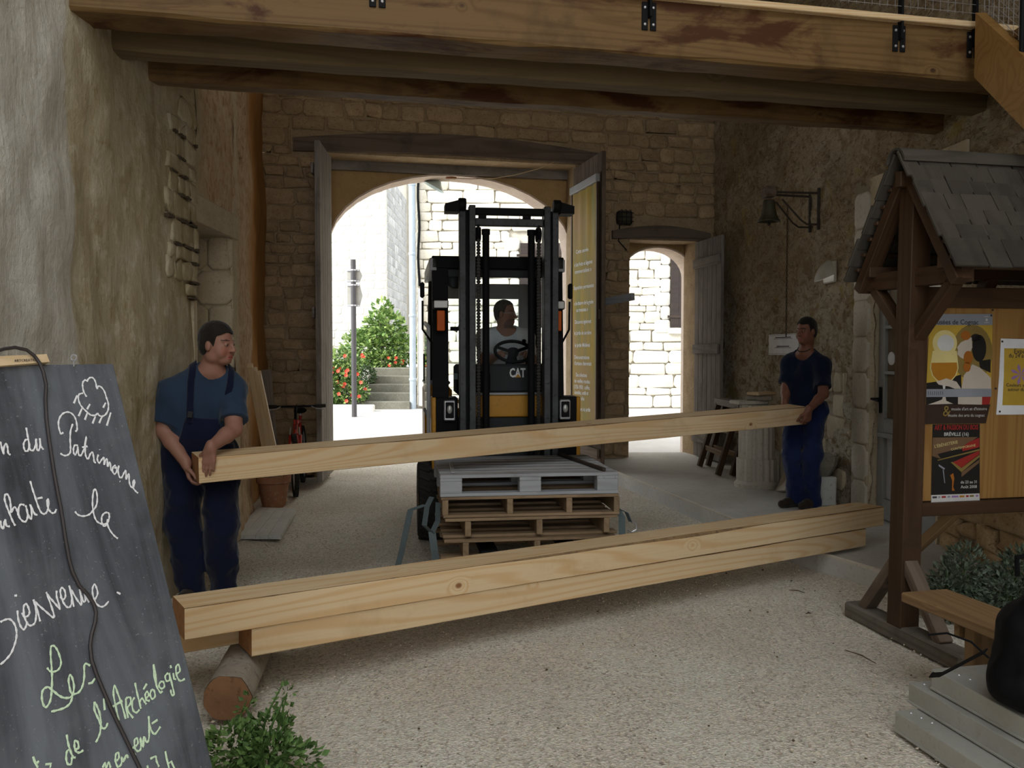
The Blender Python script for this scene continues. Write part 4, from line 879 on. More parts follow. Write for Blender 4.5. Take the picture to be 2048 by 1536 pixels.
words = {
 'chalk_cloud': (690, [[(1180,710),(1140,640),(1125,560),(1130,510),(1160,480),(1190,495),(1200,470),(1235,445),(1275,460),(1305,520),(1320,600),(1335,570),(1370,570),(1420,630),(1450,720),(1475,800),(1475,880),(1440,950),(1390,975),(1345,960),(1330,935),(1300,960),(1240,960),(1190,920),(1130,865),(1085,800),(1065,720),(1080,675),(1130,660)],
   [(1225,810),(1185,880)],[(1440,790),(1405,860)],[(1115,870),(1070,975)],[(1190,930),(1155,1025)],[(1300,975),(1260,1075)],[(1390,980),(1350,1070)],[(1510,925),(1455,1105)],[(1050,690),(1005,800)]]),
 'chalk_word_du': (690, [[(395,1300),(350,1295),(320,1350),(325,1410),(345,1450),(380,1440),(400,1350)],[(355,1130),(370,1220),(395,1350),(410,1430),(450,1440),(480,1380),(490,1280)],[(490,1280),(495,1350),(505,1430),(525,1440),(545,1380),(540,1275)],[(540,1275),(550,1380),(590,1430)]]),
 'chalk_letter_n': (690, [[(0,1320),(20,1400),(45,1490),(50,1400),(80,1350),(100,1400),(110,1480),(140,1500)]]),
 'chalk_word_patrimoine': (690, [[(860,1195),(830,1215),(805,1150),(795,1060),(820,980),(870,930),(940,920),(1000,960),(1035,1030),(1050,1120),(1045,1170),(1020,1180)],[(990,1080),(960,1180),(955,1300),(960,1400),(955,1470),(920,1505),(870,1510),(820,1480)],
   [(1060,1375),(1020,1370),(1000,1420),(1005,1480),(1025,1500),(1050,1450),(1060,1390),(1065,1470),(1085,1515),(1115,1490),(1150,1400),(1175,1250),(1160,1400),(1165,1500),(1185,1550),(1205,1550),(1230,1490),(1260,1468),(1275,1530),(1285,1600),(1305,1605)],[(1115,1400),(1190,1385)]]),
 'chalk_word_patrimoine_end': (870, [[(1340,270),(1325,330),(1350,385),(1385,340),(1415,310),(1420,410),(1432,360),(1460,330),(1465,435),(1482,390),(1500,380),(1510,460),(1525,495)],[(1357,198),(1360,205)],[(1575,415),(1540,440),(1535,500),(1560,535),(1590,500),(1585,440),(1560,460)],[(1620,420),(1610,500),(1630,575),(1660,580),(1690,520),(1715,490),(1720,610),(1740,550),(1760,540),(1760,620),(1775,690),(1810,720),(1835,660),(1830,620),(1815,640),(1815,720),(1850,770),(1880,795)],[(1630,632),(1638,638)]]),
 'chalk_word_souhaite': (870, [[(0,1170),(15,1250),(40,1280),(58,1190),(70,1160),(85,1240),(130,1250)],[(205,1240),(170,1180),(130,1080),(90,980),(60,880),(70,815),(105,820),(135,900),(145,1000),(150,1060),(185,990),(220,1010),(240,1070),(260,1130)],[(330,960),(280,950),(250,1010),(260,1120),(310,1180),(350,1180),(375,1110),(360,1010),(345,960)],[(360,1010),(385,1100),(420,1150),(430,1060),(410,950),(440,1020),(480,1090),(505,1085)],
   [(410,630),(440,740),(480,860),(520,980),(560,1060),(600,1080),(630,1060),(655,1000),(660,900),(645,880),(640,940),(665,1020),(705,1065),(745,1060),(765,1015)],[(505,870),(575,855)]]),
 'chalk_word_la': (870, [[(1020,1045),(1060,1090),(1130,1110),(1210,1090),(1260,1040),(1310,970),(1325,880),(1315,780),(1290,740),(1270,790),(1260,900),(1265,1010),(1285,1110),(1320,1180),(1380,1215),(1440,1215),(1475,1180),(1490,1110),(1475,1065),(1430,1065),(1390,1110),(1385,1180),(1400,1230),(1430,1245),(1460,1200),(1465,1150),(1470,1240),(1510,1320),(1560,1380),(1605,1415)]]),
 'chalk_word_bienvenue': (1120, [[(0,850),(60,820),(130,810),(190,870),(220,960),(220,1060),(195,1160),(150,1270),(80,1360),(0,1430)],[(235,690),(245,800),(275,900),(320,950),(350,910),(365,840)],[(190,490),(228,486)],[(300,720),(320,770),(370,770),(400,720),(380,640),(350,600),(320,640),(325,740),(350,830),(390,890),(440,890),(480,840),(490,700),(470,600),(450,540)],[(450,540),(480,610),(510,700),(545,840)],[(470,570),(560,650),(640,720),(720,785),(735,760),(700,640),(640,470),(625,440)],
   [(640,470),(700,540),(760,610),(815,670),(800,600),(770,500),(770,420)],[(820,500),(860,540),(890,500),(880,420),(840,380),(820,430),(840,530),(880,610),(930,650),(970,610),(975,500),(940,350)],[(940,350),(960,420),(1005,640)],[(970,410),(1040,530),(1100,610),(1110,580),(1085,400)],[(1085,400),(1110,500),(1140,570),(1165,540),(1130,380)],[(1150,460),(1215,580)],[(1250,560),(1290,540),(1330,460),(1310,370),(1285,335),(1260,390),(1265,480),(1300,580),(1360,635),(1420,630),(1480,565)],[(1590,440),(1640,465)]]),
}
for nm, (y0, ln) in words.items(): strokes(ln, 0, y0, KA, mt['chalkwhite'], nm)
strokes([[(640,1470),(680,1520),(740,1525),(800,1490),(830,1400),(800,1280),(760,1200),(720,1170),(690,1200),(690,1330),(700,1450),(705,1536)]], 0, 1120, KA, mt['chalkgreen'], 'chalk_word_les')
green = {
 'chalk_word_les_end': [[(530,170),(530,280),(525,380),(510,470),(470,530),(440,500),(425,420),(440,350),(490,325),(540,360),(600,410),(660,435),(730,420),(755,330),(740,240),(715,200),(700,260),(720,370),(740,400),(720,480),(670,530),(590,560),(520,575)],[(740,400),(800,380),(840,320),(860,220),(860,110),(880,85),(920,105)],[(900,290),(940,280),(970,235)]],
 'chalk_word_de_l': [[(1030,700),(1020,600),(990,520),(965,480),(965,560),(1000,640),(1030,710),(1045,745),(1080,740),(1100,690)],[(1030,720),(1020,800),(990,870),(975,890)],[(1060,440),(1070,560)]],
 'chalk_word_de': [[(680,810),(695,900),(720,980),(745,1040),(770,1045)],[(720,960),(685,980),(675,1050),(690,1110),(725,1110),(735,1040)],[(770,960),(800,950),(795,890),(765,875),(760,930),(775,980),(810,995),(850,970)]],
 'chalk_word_tail': [[(335,1035),(350,1080),(385,1150)],[(395,1080),(375,1105)],[(460,1115),(520,1110),(510,1150)]],
 'chalk_word_archeologie': [[(1215,665),(1190,560),(1160,400),(1170,310),(1200,380),(1240,490),(1285,650)],[(1150,525),(1250,465)],[(1285,440),(1290,540),(1310,640)],[(1285,440),(1330,430),(1335,490),(1300,550),(1360,640)],[(1375,430),(1350,480),(1360,560),(1395,585),(1425,555)],[(1380,280),(1400,380),(1430,500),(1440,545)],[(1425,480),(1450,440),(1475,470),(1495,500)],[(1490,440),(1520,410),(1505,370),(1485,400),(1495,455),(1530,465)],[(1465,350),(1500,290)],[(1550,350),(1535,400),(1555,445),(1585,420),(1575,360),(1550,350)],[(1570,90),(1575,200),(1600,310),(1640,380),(1660,365)],[(1570,90),(1590,200),(1600,300)],[(1640,270),(1625,310),(1650,340),(1680,320),(1670,270),(1640,270)],[(1720,180),(1690,210),(1700,260),(1735,250),(1730,180),(1760,300),(1780,400),(1755,400),(1745,350)],[(1770,180),(1780,240),(1800,245)],[(1743,100),(1750,130)],[(1800,190),(1840,160),(1825,95),(1800,120),(1805,200),(1840,260),(1890,240)]],
 'chalk_word_commencent': [[(1050,1150),(1070,1100),(1085,1150),(1110,1095),(1130,1150)],[(1190,1080),(1215,1050),(1210,1000),(1185,1010),(1180,1080),(1205,1140),(1240,1110),(1245,1040),(1260,1090),(1290,1020),(1310,1050)],[(1370,940),(1345,960),(1355,1020),(1385,1010)],[(1385,930),(1410,900),(1400,850),(1375,870),(1380,950),(1410,980),(1440,950),(1435,840),(1465,940),(1470,830),(1500,890),(1525,830),(1520,620)],[(1520,620),(1530,720),(1560,790),(1590,800),(1640,730)],[(1550,700),(1610,660)]],
 'chalk_hour': [[(1535,1060),(1590,1035),(1600,1080),(1625,1140)],[(1505,1125),(1512,1160)],[(1690,980),(1705,1060),(1730,1160)],[(1720,1110),(1750,1085),(1785,1160)]],
}
for nm, ln in green.items(): strokes(ln, 0, 1311, 5.12, mt['chalkgreen'], nm, .0046)
# wooden clip batten with stamped maker's word, its cable, an eye screw
wb = [CB.p(*CB.uv(x, y), .012) for (x, y) in ((-40, 717), (88, 711.5), (94, 727), (-40, 738))]
hb = thing('wooden_hanger', 'small pale wooden batten with stamped lettering on the top of the chalkboard', 'batten', wb[3])
m = MB(); m.add([p for p in wb] + [p - CB.n * .03 for p in wb], [(3, 2, 1, 0), (4, 5, 6, 7), (0, 1, 5, 4), (1, 2, 6, 5), (2, 3, 7, 6), (3, 0, 4, 7)]); m.build('batten', mt['palewood'] if 'palewood' in mt else mt['pine'], hb)
cab = [(-30, 712), (0, 703), (22, 700), (45, 705), (60, 716), (71, 731), (78, 748), (84, 775), (88, 800), (90, 840), (95, 880), (104, 940), (112, 985), (118, 1015), (122, 1040), (128, 1080), (135, 1120), (142, 1145), (155, 1172), (172, 1190), (184, 1208), (189, 1225), (187, 1245), (180, 1270), (177, 1292), (180, 1320), (190, 1350), (205, 1385), (222, 1425), (245, 1472), (280, 1545)]
tag(tube('hanging_cable', [CB.p(*CB.uv(x, y), .018 if i < 8 else .006) for i, (x, y) in enumerate(cab)], .0042, mt['cable'] if 'cable' in mt else mt['black'], None, 6), 'thin dark cable looped over the batten and hanging down the chalkboard', 'cable')
es = thing('eye_screw', 'small metal eye screw on the top edge of the chalkboard', 'screw', CB.p(*CB.uv(148, 731)))
e0 = CB.p(*CB.uv(148, 733)); tube('shank', [e0, e0 + Vector((0, 0, .016))], .0022, mt['silver'], es, 6); m = MB(); m.M = Matrix.Translation(e0 + Vector((0, 0, .022))); m.tube([(.007 * math.cos(a), 0, .007 * math.sin(a)) for a in [k * .524 for k in range(12)]], .0022, 6, True); m.build('eye', mt['silver'], es)
HANG = (CB, hb)
# ------------------------------------------------------------------ black rucksack on the planks
bg_ = thing('rucksack', 'black fabric rucksack slumped on the stacked metal planks', 'bag', (1.90, 3.14, .262))
# ------------------------------------------------------------------ plants
def leaves(m, c, rad, n, size, rnd, shape='ball', droop=.3, narrow=.4):
    for _ in range(n):
        while True:
            d = Vector((rnd.uniform(-1, 1), rnd.uniform(-1, 1), rnd.uniform(-1, 1)))
            if d.length < 1: break
        d = d * (d.length ** -.35 if d.length > .05 else 1); p = Vector(c) + Vector((d.x * rad[0], d.y * rad[1], d.z * rad[2]))
        t = (d.normalized() + Vector((rnd.uniform(-.7, .7), rnd.uniform(-.7, .7), rnd.uniform(-.5, .7) - droop * .3))).normalized(); s = size * rnd.uniform(.6, 1.3)
        sd = t.cross(Vector((rnd.uniform(-1, 1), rnd.uniform(-1, 1), 1))).normalized() * s * narrow; nn = t.cross(sd).normalized() * s * .1
        m.cur = rnd.randrange(2); m.add([p, p + t * s * .45 + sd + nn, p + t * s, p + t * s * .45 - sd + nn], [(0, 1, 2, 3)])
def shrub(name, label, base, crowns, n, size, mats, seed, flowers=0, group=None, narrow=.4, cat='shrub'):
    rnd = random.Random(seed); root = thing(name, label, cat, base, group); m = MB()
    tot = sum(r[0] * r[1] * r[2] for _, r in crowns)
    for c, r in crowns: leaves(m, Vector(base) + Vector(c), r, int(n * r[0] * r[1] * r[2] / tot), size, rnd, narrow=narrow)
    m.cur = 0; m.build('foliage', mats, root)
    s = MB()
    for c, r in crowns:
        for k in range(4):
            e = Vector(base) + Vector(c) + Vector((rnd.uniform(-.5, .5) * r[0], rnd.uniform(-.5, .5) * r[1], rnd.uniform(-.2, .6) * r[2])); b = Vector(base) + Vector((rnd.uniform(-.05, .05), rnd.uniform(-.05, .05), 0)); s.tube([b, (b + e) / 2 + Vector((rnd.uniform(-.04, .04), 0, .05)), e], [.012 * size / .06, .008 * size / .06, .004 * size / .06], 5)
    s.build('stem', mt['bark'] if size > .05 else mt['leaf'], root)
    for _ in range(flowers):
        c, r = rnd.choice(crowns); a = rnd.uniform(0, 6.28); v = rnd.uniform(-.6, .8); p = Vector(base) + Vector(c) + Vector((r[0] * math.cos(a) * .95, -abs(r[1] * math.sin(a)), r[2] * v))
        f = MB()
        for q in range(7): 
            a = q * .9; t = Vector((math.cos(a), -.5, math.sin(a))).normalized(); sd = t.cross(Vector((0, 1, 0))).normalized() * .016; f.add([p, p + t * .025 + sd, p + t * .05, p + t * .025 - sd], [(0, 1, 2, 3)])
        f.build('flower', mt['flower'], root)
    return root
# weeds beside the log, grey herbs by the notice board
rb = atz(515, 1560, 0)
shrub('weed_clump', 'green leafy weeds growing beside the log and the chalkboard', (rb.x - .0, rb.y + .0, 0), [((-.10, .03, .09), (.10, .09, .10)), ((.04, 0, .08), (.12, .08, .08)), ((.14, .05, .05), (.08, .06, .06)), ((.02, .10, .13), (.08, .07, .07)), ((.07, .13, .24), (.03, .03, .10)), ((-.07, .12, .2), (.03, .03, .09))], 1150, .032, [mt['leaf'], mt['leaf2'] if 'leaf2' in mt else mt['leaf']], 5, 0, None, .32, 'plant')
for k, (px, py) in enumerate(((1925, 1200), (2010, 1215))):
    b = Vector(((2.56, 4.98, 0), (2.84, 4.92, 0))[k])
    shrub('grey_herb', ('bushy grey-green herb behind the bench' if k else 'bushy grey-green herb at the foot of the notice board prop'), b, [((0, 0, .18), (.16, .12, .18)), ((.06, .03, .28), (.12, .10, .15)), ((-.08, -.03, .12), (.12, .10, .12))], 2000, .036, [mt['leafgrey'], mt['leafgrey2'] if 'leafgrey2' in mt else mt['leafgrey']], 40 + k, 0, None, .25, 'plant')
gb = Vector((3.00, 4.90, 0)); g = thing('grass_tuft', 'spiky long-leaved tuft growing at the foot of the right wall', 'plant', gb); m = MB(); rnd = random.Random(8)
for _ in range(70):
    a = rnd.uniform(0, 6.28); L = rnd.uniform(.22, .42); t = Vector((math.cos(a) * .7, math.sin(a) * .7, 1)); p0 = gb + Vector((rnd.uniform(-.05, .05), rnd.uniform(-.05, .05), 0)); p1 = p0 + t * L * .6; p2 = p1 + Vector((math.cos(a) * L * .4, math.sin(a) * L * .4, .0)); sd = Vector((-math.sin(a), math.cos(a), 0)) * .007
    m.add([p0 - sd, p0 + sd, p1 + sd, p1 - sd, p2], [(0, 1, 2, 3), (3, 2, 4)])
m.build('blades', mt['leafgrey'], g)
# ------------------------------------------------------------------ street outside the gate
SZ0, SZ1 = .02, .345
def street():
    vv = [(-9, 12.0, SZ0), (9, 12.0, SZ0), (9, 17.9, SZ1), (-9, 17.9, SZ1), (-9, 40, SZ1 + .4), (-2.15, 40, SZ1 + .4)]
    m = MB(); m.add([(-12, 11.9, SZ0), (12, 11.9, SZ0), (12, 17.75, SZ1), (-12, 17.75, SZ1), (12, 34, SZ1 + .3), (-12, 34, SZ1 + .3)], [(0, 1, 2, 3), (3, 2, 4, 5)])
    return struct(m.build('floor_street', mt['street']))
street()
SW = Frame((0, 18.0, 0), (1, 0, 0), None, (0, -1, 0))
hs = thing('street_house', 'pale limestone house with brown shutters across the street', 'building', (1, 18, .35))
cuL = SW.uv(833, 600)[0]; m = MB(); m.box(((cuL + 9) / 2, 18.55, 4.2), (9 - cuL, 1.0, 9)); m.build('masonry', mt['wmortar'], hs)
sh1 = (SW.uv(1040, 600)[0], SW.uv(1136, 600)[0], SW.uv(1100, 655)[1], SW.uv(1100, 487)[1]); sh2 = (SW.uv(1341, 600)[0], SW.uv(1341, 600)[0] + .98, SW.uv(1341, 655)[1], SW.uv(1341, 487)[1])
surr = [(sh1[0] - .22, sh1[1] + .75, sh1[2] - .14, sh1[3] + .2), (sh2[0] - .2, sh2[1] + .9, sh2[2] - .14, sh2[3] + .2)]
rs = courses(cuL, 4.4, .36, 5.3, (.10, .27), (.22, .62), surr, .012, random.Random(15))
lay_stones(SW, rs, .022, mt['wstone'], hs, 16, 300, .014)
for k, (a, b, v0, v1) in enumerate((sh1, sh2)):
    # quoins of the window, sill, shutter of vertical boards with strap hinges
    v = v0 - .12; i = 0
    while v < v1 + .1:
        w = .2 if i % 2 else .32; vv, fs = stone_geo(w, .27, .03, random.Random(i + k), .003); MB().add(vv, fs).build('quoin', mt['church'], hs, SW.mat(a - w / 2 - .005, v + .14, .0), 'all'); v += .28; i += 1
    box('window_sill', ((a + b) / 2 + .4, 17.97, v0 - .07), (b - a + .9, .12, .12), mt['church'], hs, 0, .01)
    shr = MB(); n = 6; W_ = (b - a) / n
    s = thing('shutter', 'brown boarded window shutter ' + ('seen through the carriage gateway' if k == 0 else 'seen through the small doorway') + ' on the pale house', 'shutter', ((a + b) / 2, 17.93, v0))
    for q in range(n): box('board', (a + (q + .5) * W_, 17.945, (v0 + v1) / 2), (W_ - .008, .03, v1 - v0), mt['brownpaint'], s, 0, .004, rot=None)
    for z in (v0 + .22, v1 - .25): box('strap_hinge', ((a + b) / 2 - .04, 17.924, z), (b - a + .06, .012, .05), mt['iron'], s, 0, .002)
    box('window_dark_reveal', (b + .35, 17.99, (v0 + v1) / 2), (.66, .04, v1 - v0), mt['iron'], hs)  # flat dark panel painted in for the shade of the window opening
# downpipe, cable, white trunking
pX = at(825, 600, 17.86).x; dpz = thing('drainpipe', 'pale blue-grey drainpipe on the corner of the pale house', 'pipe', (pX, 17.86, .35)); tube('pipe', [(pX, 17.86, .30), (pX, 17.86, 6)], .065, mt['galv'], dpz, 12)
for z in (.95, 2.25, 3.5, 4.9): m = MB(); m.lathe([(.066, -.03), (.078, -.02), (.078, .02), (.066, .03)], 12, Matrix.Translation((pX, 17.86, z))); m.build('collar', mt['galv'], dpz, None, True)
cX = at(838, 600, 17.93).x; tag(tube('wall_cable', [(cX + .015 * math.sin(z * 5), 17.93, z) for z in [2.85 + .2 * k for k in range(16)]], .025, mt['black'], None, 6), 'thick black cable running down the corner of the pale house', 'cable')
tag(box('cable_trunking', (at(841, 690, 17.9).x, 17.92, 1.6), (.10, .07, 2.4), mt['white'], None, 0, .01), 'white plastic cable trunking beside the drainpipe on the pale house', 'trunking')
# stone steps, terrace
sr = thing('street_steps', 'five worn stone steps beside the pale house', 'steps', (-2.7, 18.1, .33)); xr = SW.uv(822, 600)[0]
for k in range(5):
    y0 = 17.75 + k * .33; xl = at((702, 712, 730, 738, 738)[k], 800, y0).x; box('step', ((xl + xr) / 2, y0 + .25, .335 + .165 * (k + .5) - .04), (xr - xl, .5, .245), mt['stepstone'] if 'stepstone' in mt else mt['slab'], sr, 0, .015)
m = MB(); m.box((-3.1, 22.2, .55), (2.2, 5.6, 1.2)); struct(m.build('floor_terrace', mt['street']))
box_ = box('terrace_kerb', (at(680, 800, 17.5).x - .6, 17.42, .38), (2.6, .18, .16), mt['church'], None, 0, .02); tag(box_, 'pale stone kerb edging the flower bed by the steps', 'kerb')
# church with a buttress
chm = thing('church', 'pale limestone church wall with a deep buttress beyond the steps', 'building', (-5, 24, .5))
BF = Frame((0, 23.0, 0), (1, 0, 0), None, (0, -1, 0)); BSd = Frame((-3.27, 23.0, 0), (0, 1, 0), None, (1, 0, 0))
m = MB(); m.box((-4.4, 25.2, 5), (2.26, 4.4, 10)); m.box((-9.0, 28.0, 5), (13, 1.0, 10)); m.build('masonry', mt['wmortar'], chm)
lay_stones(BF, courses(-5.5, -3.28, 1.0, 6.2, (.19, .24), (.25, .5), (), .010, random.Random(41)), .008, mt['church'], chm, 42, 150, .005)
lay_stones(BSd, courses(0, 4.3, 1.0, 6.2, (.19, .24), (.25, .5), (), .010, random.Random(43)), .008, mt['churchgreyshade'] if 'churchgreyshade' in mt else mt['church'], chm, 44, 150, .005)  # side face laid in the darker stone, its shade painted in
CF = Frame((0, 27.48, 0), (1, 0, 0), None, (0, -1, 0)); a_, b_ = CF.uv(630, 600)[0], CF.uv(690, 600)[0]; sp_ = CF.uv(690, 560)[1]
A3 = arch_pts(a_, b_, sp_, 1.0, 14)
for p, q in zip(A3[:-1], A3[1:]):
    nrm = Vector((-(q[1] - p[1]), (q[0] - p[0]))).normalized() * .22; MB().prism([p, q, (q[0] + nrm.x, q[1] + nrm.y), (p[0] + nrm.x, p[1] + nrm.y)], -.02, .10, CF.mat()).build('voussoir', mt['churchgreyshade'] if 'churchgreyshade' in mt else mt['church'], chm)
m = MB(); m.prism([(a_, .5), (b_, .5)] + list(reversed(A3)), 0, .015, CF.mat()); m.build('arch_infill', mt['wstone'], chm)
q_ = at(662, 600, 27.3); box('shutter_panel', (q_.x, 27.3, q_.z - .2), (.5, .06, 3.2), mt['terracotta'], chm)
# sign post with two direction plates seen from behind
sX = at(707, 600, 16.6).x; sp = thing('sign_post', 'dark street sign post carrying two arrow-shaped direction plates seen from behind', 'sign post', (sX, 16.6, .3)); tube('pole', [(sX, 16.6, .26), (sX, 16.6, at(707, 519, 16.6).z)], .05, mt['darkpole'] if 'darkpole' in mt else mt['iron'], sp, 12)
for (y0, y1) in ((538, 564), (568, 613)):
    z0, z1 = at(707, y1, 16.6).z, at(707, y0, 16.6).z; xl, xr_, xt = at(691, 600, 16.5).x, at(716, 600, 16.5).x, at(722, 600, 16.5).x; zm = (z0 + z1) / 2
    m = MB(); o = [(xl, z0), (xr_, z0), (xt, zm), (xr_, z1), (xl, z1)]; m.prism([(x, z) for x, z in o], -.012, .012, Matrix.Translation((0, 16.68, 0)) @ Matrix.Rotation(math.pi / 2, 4, 'X')); pl = m.build('direction_plate', mt['signback'] if 'signback' in mt else mt['midgrey'], sp)
    for z in (z0 + .02, z1 - .02): bar('plate_rib', (xl, 16.655, z), (xr_, 16.655, z), .03, .03, mt['silver'], pl); m = MB(); m.lathe([(.05, -.015), (.057, -.012), (.057, .012), (.05, .015)], 12, Matrix.Translation((sX, 16.6, z))); m.build('clamp', mt['silver'], pl)
# shrubs and red flowers
shrub('flower_shrub', 'green shrub full of red flowers left of the street steps', (at(690, 760, 17.6).x, 17.75, .40), [((-.15, .1, .45), (.42, .32, .45)), ((.10, .05, .28), (.32, .26, .30)), ((-.1, .3, .85), (.36, .3, .35)), ((-.55, .2, .4), (.4, .3, .42))], 3600, .085, [mt['leaf'], mt['leaflight']], 61, 42)
shrub('tall_shrub', 'tall light green shrub behind the street steps', (at(765, 730, 20.4).x, 20.4, 1.1), [((0, 0, .5), (.6, .5, .5)), ((.05, 0, .95), (.48, .42, .42)), ((.0, 0, 1.32), (.24, .24, .32)), ((.50, 0, .45), (.35, .35, .42)), ((-.55, 0, .45), (.42, .35, .45))], 2600, .12, [mt['leaflight'], mt['leaf2']], 62, 0)
shrub('flower_shrub', 'low shrub with red flowers at the head of the street steps', (at(765, 735, 19.9).x, 19.95, 1.13), [((0, 0, .18), (.5, .15, .2))], 900, .08, [mt['leaf'], mt['leaflight']], 63, 9)
shrub('ivy_clump', 'small grey-green ivy clump hanging over the upper street steps', (at(735, 750, 18.6).x, 18.62, .85), [((0, 0, .15), (.17, .2, .22))], 700, .05, [mt['leafgrey'], mt['leaf']], 64, 0)
# white van glimpsed at the left
vx = at(668, 680, 25).x; vn = thing('white_van', 'white van parked far left beyond the flower shrub', 'van', (-6.42, 21.6, .4)); CT.append(Matrix.Translation((-6.42, 21.6, .38)))
prof = [(-2.2, .3), (2.0, .3), (2.05, .8), (1.75, 1.0), (1.2, 1.75), (.95, 1.95), (-2.2, 1.95)]
m = MB(); m.prism([(x, z) for x, z in prof], -.85, .85, Matrix.Rotation(math.pi / 2, 4, 'X')); m.build('body', mt['white'], vn)
m = MB(); m.prism([(.35, 1.1), (1.5, 1.1), (1.1, 1.65), (.35, 1.65)], .85, .87, Matrix.Rotation(math.pi / 2, 4, 'X')); m.build('side_window', mt['black'], vn)
for x in (-1.4, 1.3): m = MB(); m.lathe([(.2, -.1), (.32, -.1), (.34, 0), (.32, .1), (.2, .1)], 20, Matrix.Translation((x, -.8, .33)) @ Matrix.Rotation(math.pi / 2, 4, 'X')); m.build('wheel', mt['rubber'], vn, None, True)
CT.pop()
# ------------------------------------------------------------------ gate leaves, banner, small door
def leaf(name, label, hinge, free, z0, z1, nb, th, mat, parent=None, boards=True):
    h_, f_ = Vector((hinge[0], hinge[1], 0)), Vector((free[0], free[1], 0)); root = thing(name, label, 'door', (h_.x, h_.y, z0)); d = (f_ - h_); L = d.length; d.normalize(); n = Vector((-d.y, d.x, 0))
    for i in range(nb):
        a = h_ + d * L * (i + .5) / nb; m, q = axis_mat(a + Vector((0, 0, z0)), a + Vector((0, 0, z1)), n); MB().box((0, 0, 0), (z1 - z0, L / nb - .006, th), None, .004).build('board', mat, root, m)
    for z in (z0 + .25, (z0 + z1) / 2, z1 - .3): bar('ledge', h_ + d * .02 + n * (-th) + Vector((0, 0, z)), h_ + d * (L - .02) + n * (-th) + Vector((0, 0, z)), .03, .12, mat, root)
    return root, Frame(h_, d, None, n)
gz1 = BW.uv(900, 325)[1]
hR = BW.p(gR - .02, 0, .06); fR = at(1207, 600, hR.y / 1.10)
rl_, RLF = leaf('gate_leaf', 'tall dark boarded gate leaf open inwards on the right, carrying the banner', (hR.x, hR.y), (fR.x, fR.y), .06, gz1 - .02, 7, .05, mt['oldwood'])
hL = BW.p(gL + .02, 0, .06); fL = at(636, 600, hL.y / 1.09)
ll_, LLF = leaf('gate_leaf', 'tall grey boarded gate leaf open inwards beside the bicycle', (hL.x, hL.y), (fL.x, fL.y), .06, gz1 - .02, 5, .06, mt['greyplank'])
hS = BW.p(sR - .03, 0, .05); fS = at(1445, 600, hS.y / 1.076)
sl_, SLF = leaf('small_door_leaf', 'grey boarded door leaf with an iron ring standing open at the small doorway', (hS.x, hS.y), (fS.x, fS.y), SLZ + .02, sT - .02, 6, .04, mt['greyplank'])
q = SLF.p(.78, SLF.uv(1436, 690)[1], .03); m = MB(); m.M = Matrix.Translation(q) @ SLF.mat().to_3x3().to_4x4(); m.tube([(.03 * math.cos(a), .06 * math.sin(a), .012) for a in [k * .524 for k in range(12)]], .008, 6, True); m.box((0, .06, .01), (.03, .04, .02)); m.build('ring_handle', mt['iron'], sl_)
# banner stand against the right leaf
bnw = RLF.n if RLF.n.dot(Vector((-1, -.2, 0))) > 0 else -RLF.n
BNF = Frame(RLF.p(0, 0) + bnw * .09, RLF.u, None, bnw)
bu0, bu1 = BNF.uv(1144, 600)[0], BNF.uv(1195, 600)[0]; bv1 = BNF.uv(1170, 378)[1]; bv0 = .55
bn_ = thing('banner', 'tall yellow and green printed banner in a frame on the open gate leaf', 'banner', BNF.p((bu0 + bu1) / 2, bv0))
def ban_mat():
    t = NT('printed_banner_film'); v = t.coord(rnd=False); n1 = t.noise(t.n('ShaderNodeMapping', None, i0=v, i3=(5.0, .8, 1)).outputs[0], 1.0, 3.0, .5); n2 = t.noise(v, .9, 2.0)
    c = t.mix(t.ramp(n1, .35, .65), (.40, .26, .02), (.22, .21, .05)); c = t.mix(t.ramp(n2, .42, .62), c, (.36, .22, .085)); return t.out(c, .55, 0, .08)
mt['bannerfilm'] = ban_mat()
n_ = 16; vv = []; fs = []
for j in range(25):
    for i in range(n_ + 1):
        u = bu0 + .03 + (bu1 - bu0 - .06) * i / n_; v = bv0 + (bv1 - bv0) * j / 24; k = max(0, (j - 15) / 9); vv.append((u, v, .012 * k * math.sin(i * 1.35) + .004))
for j in range(24):
    for i in range(n_): a = j * (n_ + 1) + i; fs.append((a, a + 1, a + n_ + 2, a + n_ + 1))
if BNF.u.cross(BNF.v).dot(BNF.n) < 0: fs = [tuple(reversed(f)) for f in fs]
bm4 = Matrix((BNF.u, BNF.v, BNF.n)).transposed().to_4x4(); bm4.translation = BNF.o
MB().add(vv, fs).build('print', mt['bannerfilm'], bn_, bm4, 'all')
for u in (bu0 + .012, bu1 - .012): bar('frame_side', BNF.p(u, bv0 - .1, .0), BNF.p(u, bv1 + .02, .0), .035, .03, mt['stained'], bn_, up=BNF.n)
bar('top_rail', BNF.p(bu0 - .01, bv1 + .05, .01), BNF.p(bu1 + .02, bv1 + .05, .01), .05, .09, mt['midgrey'], bn_, up=(0, 0, 1)); bar('bottom_rail', BNF.p(bu0, bv0 - .08, .01), BNF.p(bu1, bv0 - .08, .01), .05, .08, mt['midgrey'], bn_)
